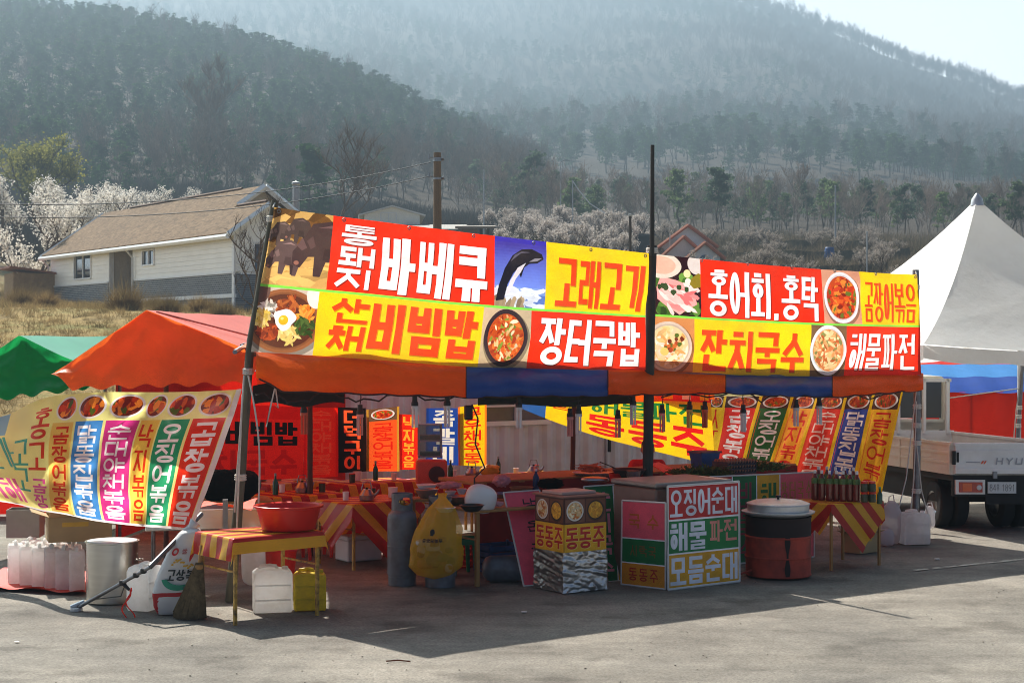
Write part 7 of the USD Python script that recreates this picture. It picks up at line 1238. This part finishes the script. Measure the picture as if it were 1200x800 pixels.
for px_, py_, w_, n_, lab in ((820, 557, .30, 420, 'heap of fresh green onions on the counter in front of the blue tub'), (900, 551, .2, 200, 'small heap of dark greens behind the egg trays')):
    q = IT(px_, py_, zc); pts = np.column_stack([g.normal(0, w_ * .5, n_), g.normal(0, .07, n_), np.abs(g.normal(0, .035, n_))]); D_ = np.column_stack([g.normal(0, 1, n_), g.normal(0, .4, n_), np.abs(g.normal(0, .3, n_))]); D_ /= np.linalg.norm(D_, axis=1, keepdims=True)
    solo('greens', cat_(slivers(pts + q, D_, .12, .02, g), cards(pts + q + [0, 0, .02], .022, g)), leaf, lab, 'vegetables', kind='stuff')
q = IT(827, 552, zc); t = thing('blue_tub', 'square blue plastic tub standing on the serving counter', 'tub', q + [0, .12, .03], AU); part(t, 'body', (lambda h: (np.array(h.vertices), np.array(h.faces)))(trimesh.convex.convex_hull(np.array([[sx * w_ / 2, sy * w_ * .4, z] for sx in (-1, 1) for sy in (-1, 1) for w_, z in ((.24, 0), (.30, .20))]))), blue_pl); part(t, 'rim', cat_(*[bx(.33, .02, .022, (0, s * .125, .19)) for s in (-1, 1)], *[bx(.02, .27, .022, (s * .155, 0, .19)) for s in (-1, 1)], bx(.31, .24, .01, (0, 0, .196))), mat('tub_rim', K('#5a4a5a'), .5))
egg = mat('egg_shell', K('#9a6a4c'), .5, .15, 20); tray_m = mat('egg_tray', K('#4a4448'), .9, .2); eggm = trimesh.creation.icosphere(1, .022); em = (np.array(eggm.vertices) * [1, 1, 1.3], np.array(eggm.faces))
for s_ in range(3):
    q = IT(862, 555, zc) + [0, .1, .052 * s_]; t = thing('egg_tray', ['lowest', 'middle', 'topmost'][s_] + ' tray of brown eggs in the stack on the serving counter', 'egg tray', q, AU, 'stacked egg trays'); part(t, 'tray', cat_(bx(.46, .28, .02, (0, 0, 0), .004), *[bx(.012, .28, .045, (-.225 + .045 * k, 0, 0)) for k in range(11)]), tray_m)
    for k in range(10):
        for j_ in range(2 if s_ < 2 else 5): part(t, 'egg', mv(em, (-.2 + .045 * k, -.11 + .055 * j_, .045)), egg, smooth=True)
# ---- person behind the dark pole
q = P(759, 526, 21.0); head = np.array([q[0], q[1], q[2]])
t = thing('person', 'person with dark hair in a red jacket bending over behind the dark pole', 'person', (head[0], head[1], 0))
def hull_body(bones, J_, ref=.03, taub=12):
    o = None
    for a, b in bones:
        sp = [m3.Manifold.sphere(J_[k][1], 24).translate(tuple(map(float, J_[k][0]))) for k in (a, b)]; h = m3.Manifold.batch_hull(sp); o = h if o is None else o + h
    o = o.refine_to_length(ref); mm = o.to_mesh(); tm = trimesh.Trimesh(np.array(mm.vert_properties[:, :3]), np.array(mm.tri_verts), process=True); trimesh.smoothing.filter_taubin(tm, iterations=taub); return tm
hz = head[2]; JT = {'pel': ((.05, .25, .50), .15), 'wa': ((.03, .22, .66), .13), 'ch': ((0, .12, .82), .145), 'sl': ((-.17, .08, .90), .07), 'sr': ((.17, .10, .90), .07), 'nk': ((0, .04, .97), .055), 'el': ((-.27, -.08, .72), .048), 'er': ((.27, -.06, .72), .048), 'wl': ((-.12, -.26, .74), .034), 'wr': ((.13, -.26, .74), .034),
    'hl': ((-.05, .2, .49), .095), 'hr': ((.14, .2, .49), .095), 'kl': ((-.14, -.18, .50), .068), 'kr': ((.2, -.16, .50), .068), 'al': ((-.14, -.14, .08), .045), 'ar': ((.2, -.12, .08), .045), 'tl': ((-.15, -.30, .04), .038), 'tr': ((.22, -.28, .04), .038)}
body = hull_body([('pel', 'wa'), ('wa', 'ch'), ('ch', 'sl'), ('ch', 'sr'), ('ch', 'nk'), ('sl', 'el'), ('el', 'wl'), ('sr', 'er'), ('er', 'wr'), ('pel', 'hl'), ('pel', 'hr'), ('hl', 'kl'), ('kl', 'al'), ('hr', 'kr'), ('kr', 'ar'), ('al', 'tl'), ('ar', 'tr'), ('sl', 'sr')], JT)
fcp = np.where((body.triangles_center[:, 2] > .58)[:, None], K('#b81c18'), K('#26262c')); part(t, 'clothed_body', body, mat('clothing', (1, 1, 1), .85, .12, 8, attr=True, bump=.4, bscale=25, dist=.01), smooth=True, fcol=fcp)
skin = mat('skin', K('#b98468'), .5, .06, 10); hm = superq(.075, .095, .115, .95, 32, 24, 1, .01); hv = hm[0].copy(); fr_ = hv[:, 1] < -.05; hv[:, 1] -= np.where((np.abs(hv[:, 0]) < .02) & (np.abs(hv[:, 2] + .01) < .03) & fr_, .018, 0); part(t, 'head', (hv + [0, -.02, hz], hm[1]), skin, smooth=True)
hm2 = superq(.085, .10, .11, .95, 32, 20, 7, .05); hv = hm2[0] + [0, .012, hz + .022]; keep = ~((hv[hm2[1]].mean(1)[:, 1] < -.05) & (hv[hm2[1]].mean(1)[:, 2] < hz + .05)); part(t, 'hair', (hv, hm2[1][keep]), mat('black_hair', K('#0e0b0a'), .5, .4, 30), smooth=True)
for sx in (-1, 1):
    part(t, 'ear', mv(superq(.012, .022, .032, .9, 10, 8, 2, 0), (sx * .08, .0, hz - .01)), skin, smooth=True); part(t, 'eye', mv(superq(.011, .008, .008, 1, 10, 8, 2, 0), (sx * .03, -.108, hz + .005)), mat('eye_dark', K('#1a1412'), .2), smooth=True)
    w_ = np.array(JT['wl' if sx < 0 else 'wr'][0]); fg = [('w', 'p')]; JH = {'w': (w_, .028), 'p': (w_ + [-.01 * sx, -.07, -.005], .03)}
    for n_, (ox, L_) in enumerate(((-.024, .06), (-.008, .07), (.008, .067), (.024, .055))): JH[f'a{n_}'] = (w_ + [ox - .01 * sx, -.09, -.004], .0095); JH[f'b{n_}'] = (w_ + [ox - .01 * sx, -.09 - L_ * .6, -.02], .0088); JH[f'c{n_}'] = (w_ + [ox - .01 * sx, -.09 - L_ * .85, -.045], .008); fg += [('p', f'a{n_}'), (f'a{n_}', f'b{n_}'), (f'b{n_}', f'c{n_}')]
    JH['t0'] = (w_ + [-.03 * sx, -.045, -.008], .011); JH['t1'] = (w_ + [-.05 * sx, -.085, -.02], .0095); fg += [('w', 't0'), ('t0', 't1')]; part(t, 'hand', hull_body(fg, JH, .008, 6), skin, smooth=True)
part(t, 'mouth', mv(superq(.02, .006, .005, 1, 10, 8, 2, 0), (0, -.112, hz - .06)), mat('lips', K('#8a4a40'), .5), smooth=True)
stool('plastic_stool', 'red plastic stool under the person in the red jacket', (head[0] + .05, head[1] + .25, 0), red_pl, .36)

# ---- small things on the striped tables and below the counters
tabs = [(345, 577), (433, 584), (335, 562), (432, 563), (530, 560), (612, 556)]
kinds = [('bottle', 'green glass bottle', mat('green_glass'), .032, .24), ('paper_cup', 'white paper cup', white_pl, .035, .09), ('kettle', 'dull metal kettle', steel_b, .08, .14), ('sauce_jar', 'red lidded jar', mat('jar_green'), .04, .11), ('tissue_roll', 'white tissue roll', white_pl, .055, .11)]
where = ['on the table just behind the red basin', 'on the table with the hanging cloth corner', 'on the rear table under the rice banner', 'on the rear table under the black banner', 'on the rear table under the blue banner', 'on the table before the container']
g = rnd(120)
for i_, (px_, py_) in enumerate(tabs):
    for j_ in range(4):
        kn, lab, m_, r, h = kinds[(i_ + j_) % 5]; q = IT(px_, py_, .735) + ux * ((j_ - 1.5) * .2) + vx * (.12 * ((j_ * 2 + i_) % 3 - 1)) ; q[2] = .735
        t = thing(kn, lab + ' ' + where[i_], kn.replace('_', ' '), q)
        if kn == 'bottle': part(t, 'body', lathe([(0, 0), (r, 0), (r, h * .6), (r * .4, h * .8), (r * .4, h), (0, h)], 14), m_, smooth=40); part(t, 'cap', lathe([(r * .45, h - .02), (r * .45, h + .008), (0, h + .008)], 10), steel_g)
        elif kn == 'kettle': part(t, 'body', lathe([(0, 0), (r, 0), (r * 1.1, h * .4), (r * .6, h * .85), (0, h * .9)], 20), m_, smooth=40); part(t, 'lid_knob', lathe([(.012, h * .88), (.018, h), (0, h * 1.03)], 10), black_pl); part(t, 'spout', tube([(r, 0, h * .35), (r * 1.5, 0, h * .6), (r * 1.7, 0, h * .85)], [.02, .014, .01], 8), m_, smooth=True); part(t, 'handle', tube([(-r * .7, 0, h * .8), (-r * .5, 0, h * 1.4), (r * .5, 0, h * 1.4), (r * .7, 0, h * .8)], .007, 6), m_, smooth=True)
        else: part(t, 'body', lathe([(0, 0), (r * .9, 0), (r, h), (r * .9, h), (0, h * (.97 if kn != 'paper_cup' else .1))], 16), m_, smooth=40); part(t, 'rim', lathe([(r, h - .004), (r + .004, h), (r, h + .004), (r * .9, h)], 16), red_pl if kn == 'sauce_jar' else m_)
def crate(label, q, rz, w, d, h, m):
    t = thing('plastic_crate', label, 'crate', q, rz); part(t, 'base', bx(w, d, .02), m)
    for k in range(4):
        for s in (-1, 1): part(t, 'slat', bx(w, .012, h * .17, (0, s * d / 2, .03 + k * h * .25)), m); part(t, 'slat', bx(.012, d - .026, h * .17, (s * w / 2, 0, .03 + k * h * .25)), m)
    for sx in (-1, 1):
        for sy in (-1, 1): part(t, 'post', bx(.025, .025, h + .03, (sx * (w / 2 - .02), sy * (d / 2 - .02), 0)), m)
crate('dark blue plastic crate under the wooden counter', G(585, 668), AU, .45, .34, .28, blue_pl); crate('red plastic crate behind the green stool', G(528, 664), AU, .42, .32, .26, red_pl); crate('green plastic crate behind the drum stove', G(866, 655), AU, .42, .32, .28, green_pl)
sty = mat('styrofoam', K('#d8d8d4'), .8, .04, 8)
for px_, py_, lab in ((640, 662, 'white styrofoam box behind the rice wine box'), (420, 655, 'white styrofoam box under the striped table with the hanging corner')):
    t = thing('styrofoam_box', lab, 'box', G(px_, py_), AU); part(t, 'body', bx(.44, .32, .24, (0, 0, 0), .015), sty); part(t, 'lid', bx(.46, .34, .05, (0, 0, .241), .012), sty); part(t, 'tape', bx(.05, .345, .004, (0, 0, .292)), mat('yellow_tape'))
carton('cardboard_box', 'brown cardboard box under the rear table by the gas heater', G(490, 655), .4, .4, .3, .3, card); carton('cardboard_box', 'brown cardboard box under the table of sauce bottles', G(1008, 646), .7, .34, .26, .22, card)
# ============================================================= truck, white tent, red tent, marks on the ground
paint_w = mat('truck_white', K('#e6e6e2'), .28, .04, 2, coat=.5, dirt=K('#a59e8e'), dirt_amt=.35, dscale=2); paint_b = mat('truck_pearl', K('#d8d0bc'), .28, .04, 2, coat=.5, dirt=K('#8d8778'), dirt_amt=.3, dscale=2); rubber = mat('tyre_rubber', K('#121212'), .85, .25, 12); blackm = mat('chassis_black', K('#0d0d0d'), .7, .3, 5); chrome = mat('wheel_steel', K('#8f9092'), .35, .15, 6, metal=.8)
TA = G(1135, 612); d_t = TA[1] - .0; ang = math.radians(33.0)     # tailgate direction
# local frame: x along the tailgate (away from the side we see), y forward along the truck, origin at the near rear corner on the ground
cr = P(1117, 522, 21.4); og = np.array([cr[0], 21.4, 0.0]); rzT = math.radians(-3.0)
tr = thing('pickup_truck', 'pearl white flatbed truck parked behind the stall with its tailgate to the road', 'truck', og, rzT)
BW, BL_, zf, zt_ = 1.46, 2.9, .76, 1.13
fw = np.array([-.30, .95])          # the bed runs forward and to the picture's near side
def B_(x, y, z): return np.array([x + fw[0] * y, fw[1] * y, z])
def bbox(x0, x1, y0, y1, z0, z1):
    pts = np.array([B_(x, y, z) for x in (x0, x1) for y in (y0, y1) for z in (z0, z1)]); h = trimesh.convex.convex_hull(pts); return np.array(h.vertices), np.array(h.faces)
part(tr, 'tailgate', cat_(bbox(.02, BW - .02, -.02, .03, zf, zt_), bbox(.0, BW, -.035, .035, zt_, zt_ + .035), bbox(.05, BW - .05, -.032, -.018, zf + .03, zf + .07), bbox(.05, BW - .05, -.032, -.018, zt_ - .09, zt_ - .06)), paint_w)
part(tr, 'bed_side', cat_(bbox(-.02, .03, .03, BL_, zf - .02, zt_), bbox(-.035, .045, .0, BL_, zt_, zt_ + .035), bbox(-.03, -.015, .05, BL_, zf + .12, zf + .15), bbox(-.03, -.015, .05, BL_, zf + .25, zf + .28), *[bbox(-.035, -.015, y, y + .05, zf, zt_) for y in (.03, 1.4, 2.8)]), paint_b)
part(tr, 'bed_side', cat_(bbox(BW - .03, BW + .02, .03, BL_, zf - .02, zt_), bbox(BW - .045, BW + .035, .0, BL_, zt_, zt_ + .035)), paint_w); part(tr, 'bed_floor', bbox(0, BW, 0, BL_, zf - .1, zf - .02), blackm); part(tr, 'headboard', cat_(bbox(0, BW, BL_ - .04, BL_, zf, zt_ + .05), *[bbox(x, x + .04, BL_ - .06, BL_ - .01, zt_, 1.95) for x in (.08, .62, 1.0, BW - .12)], bbox(.05, BW - .05, BL_ - .06, BL_ - .01, 1.90, 1.95)), paint_w)
part(tr, 'corner_latch', cat_(bbox(-.03, .01, -.05, -.02, zf + .12, zf + .3), bbox(.03, .05, -.05, -.03, zf + .15, zf + .28)), blackm)
part(tr, 'hinge', cat_(*[bbox(x, x + .05, -.045, -.02, zf - .06, zf + .03) for x in (.5, 1.1)]), steel_g)
part(tr, 'chassis', cat_(bbox(.3, BW - .3, .2, BL_ + 1.4, .45, zf - .1), bbox(.1, BW - .1, .45, .6, .45, .62)), blackm); part(tr, 'rear_bumper', cat_(bbox(0, BW, .0, .06, .46, .66), bbox(.42, BW - .05, -.01, .01, .36, .46)), blackm); part(tr, 'under_tray', bbox(.05, BW - .05, .5, BL_, .34, zf - .1), blackm)
lamp = part(tr, 'tail_light', bbox(.06, .36, -.045, .0, .515, .65), mat('tail_red', K('#a8160a'), .2, .1, coat=.6)); part(lamp, 'indicator', bbox(.10, .22, -.05, -.04, .53, .635), mat('tail_amber', K('#d8520c'), .2, coat=.6)); part(lamp, 'reverse_lamp', mv(rot(lathe([(0, 0), (.035, 0), (.03, .012), (0, .016)], 16), [1, 0, 0], math.pi / 2), B_(.315, -.045, .58)), mat('lamp_clear', K('#c9c9c9'), .15), smooth=40)
part(tr, 'lamp_housing', bbox(.02, .40, -.03, .02, .49, .68), paint_w)
plq = (.425, .79, .505, .655); part(tr, 'licence_plate', bbox(plq[0], plq[1], -.055, -.045, plq[2], plq[3]), mat('plate_white', K('#c9ccca'), .4, .05)); pr = Print(.365, .15); pr.add(text('84우 1891', .02, .03, .325, .09, .15, gap=.25), K('#17201c'), 'plate_number')
pr.build(tr, lambda u, v: np.array([B_(plq[0] + .365 * a, -.059, plq[2] + .15 * b) for a, b in zip(np.atleast_1d(u), np.atleast_1d(v))]), mat('plate_ink', (1, 1, 1), .5, .02, attr=True), cell=9, world=False)
pr = Print(.9, .14); pr.add(text('HYUNDAI', .02, .02, .85, .09, .2, gap=.3, slant=.15), K('#9c9fa2'), 'maker_lettering'); pr.build(tr, lambda u, v: np.array([B_(.52 + .9 * a, -.036, zf + .10 + .14 * b) for a, b in zip(np.atleast_1d(u), np.atleast_1d(v))]), mat('embossed', (1, 1, 1), .4, .05, attr=True), cell=9, world=False)
pr = Print(.3, .1); pr.add(sbox(.0, .045, .18, .055), K('#8a8a8a'), 'stripe_mark'); pr.add(Polygon([(.19, .03), (.21, .03), (.235, .07), (.215, .07)]).union(Polygon([(.225, .03), (.245, .03), (.27, .07), (.25, .07)])), K('#d8501c'), 'stripe_mark'); pr.build(tr, lambda u, v: np.array([B_(.15 + .3 * a, -.034, zf + .10 + .1 * b) for a, b in zip(np.atleast_1d(u), np.atleast_1d(v))]), mat('embossed'), cell=9, world=False)
def wheel(c, r, w, axis):
    wt = part(tr, 'wheel', mv(rot(lathe([(r * .55, -w / 2), (r * .9, -w / 2), (r, -w * .38), (r, w * .38), (r * .9, w / 2), (r * .55, w / 2)], 32), [0, 1, 0], math.pi / 2), c, axis), rubber, smooth=40)
    part(wt, 'rim', mv(rot(lathe([(0, -w * .2), (r * .2, -w * .22), (r * .35, -w * .15), (r * .5, -w * .42), (r * .58, -w * .46), (r * .58, w * .4), (0, w * .4)], 24), [0, 1, 0], math.pi / 2), c, axis), chrome, smooth=40)
wa = math.atan2(-fw[0], fw[1])
for x, y, r in ((.12, .62, .31), (.33, .62, .31), (BW - .52, .62, .31), (BW - .30, .62, .31), (.08, 3.35, .32), (BW - .08, 3.35, .32)): wheel(B_(x, y, r), r, .19, wa * .6)
# cab
yb_ = BL_ + .08; part(tr, 'cab', cat_(bbox(.0, BW, yb_, yb_ + .05, .75, 1.34), bbox(0, BW, yb_, yb_ + 1.5, .55, 1.3), (lambda h: (np.array(h.vertices), np.array(h.faces)))(trimesh.convex.convex_hull(np.array([B_(x, y, z) for x, y, z in [(.06, yb_ + .02, 1.93), (BW - .06, yb_ + .02, 1.93), (.1, yb_ + .05, 1.98), (BW - .1, yb_ + .05, 1.98), (.08, yb_ + .9, 2.0), (BW - .08, yb_ + .9, 2.0), (.06, yb_ + 1.05, 1.92), (BW - .06, yb_ + 1.05, 1.92)]]))), *[bbox(x, x + .10, yb_, yb_ + .12, 1.3, 1.94) for x in (.0, BW - .10)], bbox(0, .05, yb_ + .85, yb_ + .95, 1.3, 1.94), bbox(.0, BW, yb_ - .012, yb_, 1.04, 1.06), bbox(.0, BW, yb_ - .012, yb_, 1.17, 1.19)), paint_b)
part(tr, 'rear_window', bbox(.12, BW - .12, yb_ + .02, yb_ + .04, 1.36, 1.9), dark_glass); part(tr, 'side_window', bbox(.01, .03, yb_ + .12, yb_ + .85, 1.34, 1.9), dark_glass); part(tr, 'fuel_cap', mv(rot(lathe([(0, 0), (.07, 0), (.065, .02), (0, .025)], 16), [1, 0, 0], math.pi / 2), B_(1.32, yb_ - .02, 1.12)), blackm)
part(tr, 'mirror', bbox(-.2, -.06, yb_ + 1.05, yb_ + 1.12, 1.35, 1.65), blackm)
# white pagoda tent
tentw = mat('white_tent_pvc', K('#f0eee8'), .45, .04, .8, trans=.45, spec=.4, dirt=K('#c4beb0'), dirt_amt=.3, dscale=.8, bump=.3, bscale=2.5, dist=.06)
pk = P(1145, 232, 24.5); c0 = P(1082, 404, 21.5); c0 = np.array([c0[0], c0[1], 2.45]); ctr = np.array([pk[0], pk[1], 0]); dv = c0[:2] - ctr[:2]; cs = [np.array([ctr[0] + (dv[0] * math.cos(a) - dv[1] * math.sin(a)), ctr[1] + (dv[0] * math.sin(a) + dv[1] * math.cos(a)), 2.45]) for a in (0, math.pi / 2, math.pi, -math.pi / 2)]
t = thing('white_tent', 'tall white pointed pagoda tent behind the truck', 'tent', ctr)
def face(a, b, seed):
    def f(u, v):
        base = a + np.outer(u, b - a); w = np.clip(v, 0, 1); prof = (.62 * w + .38 * w ** 2.4)
        q = base + (np.array([*pk[:2], 0]) - base) * w[:, None]; q[:, 2] = 2.45 + (pk[2] - 2.45) * prof - .10 * np.sin(np.pi * u) * (1 - w) + .05 * (fbm(np.stack([u * 4 * (1 - w), w * 9, 0 * u], -1), 3, seed) - .5) * (1 - w); return q
    return f
for k in range(4): part(t, 'roof_panel', grid(face(cs[k], cs[(k + 1) % 4], 30 + k), 24, 30)[0], tentw, smooth=True, world=True)
for k in range(4):
    a, b = cs[k], cs[(k + 1) % 4]; part(t, 'valance', grid(lambda u, v: np.column_stack([(a + np.outer(u, b - a))[:, :2] * 1.0, 2.45 - .10 * np.sin(np.pi * u) - (.17 + .04 * np.abs(np.sin(u * 12))) * (1 - v)]), 40, 4)[0], tentw, smooth=True, world=True)
part(t, 'peak_cap', mv(lathe([(.10, -.14), (.085, -.04), (.02, .05), (0, .05)], 16), pk + [0, 0, .02]), alu, smooth=40, world=True)
for k in range(1, 4): part(t, 'leg', tube([(cs[k][0], cs[k][1], 0), (cs[k][0], cs[k][1], 2.42)], .035, 8), alu, smooth=True, world=True)
part(t, 'lining', grid(lambda u, v: np.column_stack([(ctr[0] + (cs[0][0] - ctr[0]) * .96 + (u * (cs[3][0] - cs[0][0]) * .96)), (ctr[1] + (cs[0][1] - ctr[1]) * .96 + u * (cs[3][1] - cs[0][1]) * .96), 2.36 - .28 * v * np.sin(np.pi * np.clip(u * 1.0, 0, 1))]), 20, 4)[0], mat('cream_lining', K('#d8c48a'), .6, trans=.4), smooth=True, world=True)
p_ = P(1192, 521, 20.6); pole_thing('tent_pole', 'grey pole wrapped with white rope behind the tailgate', [P(1188, 601, 25.2) * [1, 1, 0], P(1199, 412, 25.2)], .035, .03, m=steel_tube, knots=(.5, .56, .62)); solo('guy_rope', tube(np.array([P(1187, 525, 25.0), P(1191, 478, 25.0), P(1194, 455, 25.0), P(1085, 470, 25.2)]), .009, 5), rope, 'white rope stretched from the wrapped pole across the red tent wall', 'rope', smooth=True)
# red walled tent with a blue roof behind
rw = mat('red_tent_wall', K('#e0280c'), .5, .12, .7, trans=.45, bump=.3, bscale=3, dist=.05); q0, q1 = P(1040, 560, 27.5), P(1330, 560, 28.5); t = thing('red_tent', 'red walled tent with a blue and white roof strip behind the truck', 'tent', (q0[0], q0[1], 0)); ex_ = (q1 - q0) * [1, 1, 0]
part(t, 'wall', grid(lambda u, v: np.column_stack([(q0[0] + ex_[0] * u), q0[1] + ex_[1] * u + .05 * np.sin(u * 40), .02 + 1.62 * v]), 60, 4)[0], rw, smooth=True, world=True)
def rf(u, v): return np.column_stack([q0[0] - .3 + (ex_[0] + .6) * u, q0[1] - .1 + ex_[1] * u + 2.2 * v, 1.62 + .72 * v ** .9 + .015 * np.sin(u * 50) * (1 - v)])
part(t, 'roof_strip', grid(lambda u, v: rf(u, .32 * v), 50, 4)[0], mat('blue_roof', K('#123f96'), .4, .1, trans=.25), smooth=True, world=True); part(t, 'roof_strip', grid(lambda u, v: rf(u, .32 + .3 * v), 50, 4)[0], mat('pale_blue_roof', K('#3f86c8'), .4, .08, trans=.25), smooth=True, world=True); part(t, 'roof_strip', grid(lambda u, v: rf(u, .62 + .38 * v), 50, 4)[0], rw, smooth=True, world=True)
for u in (0, .33, .66, 1): part(t, 'leg', tube([(q0[0] + ex_[0] * u, q0[1] + ex_[1] * u + .06, 0), (q0[0] + ex_[0] * u, q0[1] + ex_[1] * u + .06, 1.64)], .025, 6), steel_tube, world=True)
# painted line and litter
def ground_strip(a, b, w, z): d_ = (b - a)[:2] / np.linalg.norm((b - a)[:2]); n_ = np.array([-d_[1], d_[0]]) * w / 2; return np.array([[*(a[:2] - n_), z], [*(b[:2] - n_), z], [*(b[:2] + n_), z], [*(a[:2] + n_), z]]), np.array([[0, 1, 2], [0, 2, 3]])
usdkit.material(stage, '/World/Looks/worn_line_paint', {'g': ('geometry', {}), 'n': ('noise_texture', dict(scale=9.0, detail=6.0, roughness=.7)), 'r': ('rgb_ramp', dict(ramp=[(.40, (0, 0, 0)), (.52, (1, 1, 1))])), 'p': ('principled_bsdf', dict(base_color=tuple(K('#c9c2b0')), roughness=.8)), 't': ('transparent_bsdf', dict(color=(1, 1, 1))), 'm': ('mix_closure', {})},
    [('g.position', 'n.vector'), ('n.fac', 'r.fac'), ('r.color', 'm.fac'), ('t.BSDF', 'm.closure1'), ('p.BSDF', 'm.closure2')], surface='m.closure')
lm = UsdShade.Material.Get(stage, '/World/Looks/worn_line_paint')
for a, b, w, lab in ((G(1072, 668), G(1215, 653.5), .07, 'worn white line painted on the asphalt before the truck'),): tag(solo('painted_line', ground_strip(a, b, w, .004), lm, lab, 'road marking'), kind=None)
g = rnd(99); st = mat('pebble', K('#8f8778'), .9, .3, 30)
pm = [trimesh.creation.icosphere(1, 1.0) for _ in range(3)]; pmv = [(np.array(m.vertices) * [1, .8, .55] * (1 + .3 * (noise(np.array(m.vertices) * 1.7 + k * 9) - .5))[:, None], np.array(m.faces)) for k, m in enumerate(pm)]
n = 420; px_, py_ = g.uniform(-60, 1260, n), 612 + (830 - 612) * g.random(n) ** .8; pts = np.array([G(a, b) for a, b in zip(px_, py_)]); instancer('gravel', [[(m, st)] for m in pmv], pts, g.random(n) * 6.28, .003 + .007 * g.random(n) ** 3, g.integers(0, 3, n), label='fine grit and small stones scattered on the asphalt', cat='gravel')
q = G(466, 775); solo('twig', tube([q + [-.09, 0, .006], q + [0, .01, .012], q + [.1, -.01, .006]], .006, 5), mat('reddish_twig', K('#6a3a24'), .9), 'short reddish twig lying on the near sunlit asphalt', 'twig')
for k, (a, b) in enumerate(((20, 752), (614, 717), (1098, 655))): q = G(a, b); m_ = superq(.03, .022, .006, .9, 12, 8, k, .4); solo('litter_scrap', (m_[0] + q + [0, 0, .006], m_[1]), white_pl, ['pale scrap of litter on the sunlit asphalt before the canisters', 'tiny pale scrap before the foil wrapped box', 'crumpled scrap beside the canister at the steel pole'][k], 'litter')
# ============================================================= the air
ztop = float(zz.max()) + 26; hb = trimesh.creation.box((3400, 1980, ztop + 6)); hb.apply_translation((0, 840, ztop / 2 - 3))
usdkit.material(stage, '/World/Looks/haze_air', {'v': ('principled_volume', dict(color=(.54, .74, .90), density=HAZE_DENSITY, anisotropy=.7))}, volume='v.volume')
solo('haze', hb, UsdShade.Material.Get(stage, '/World/Looks/haze_air'), 'pale spring haze filling the whole valley', 'haze', kind='stuff')
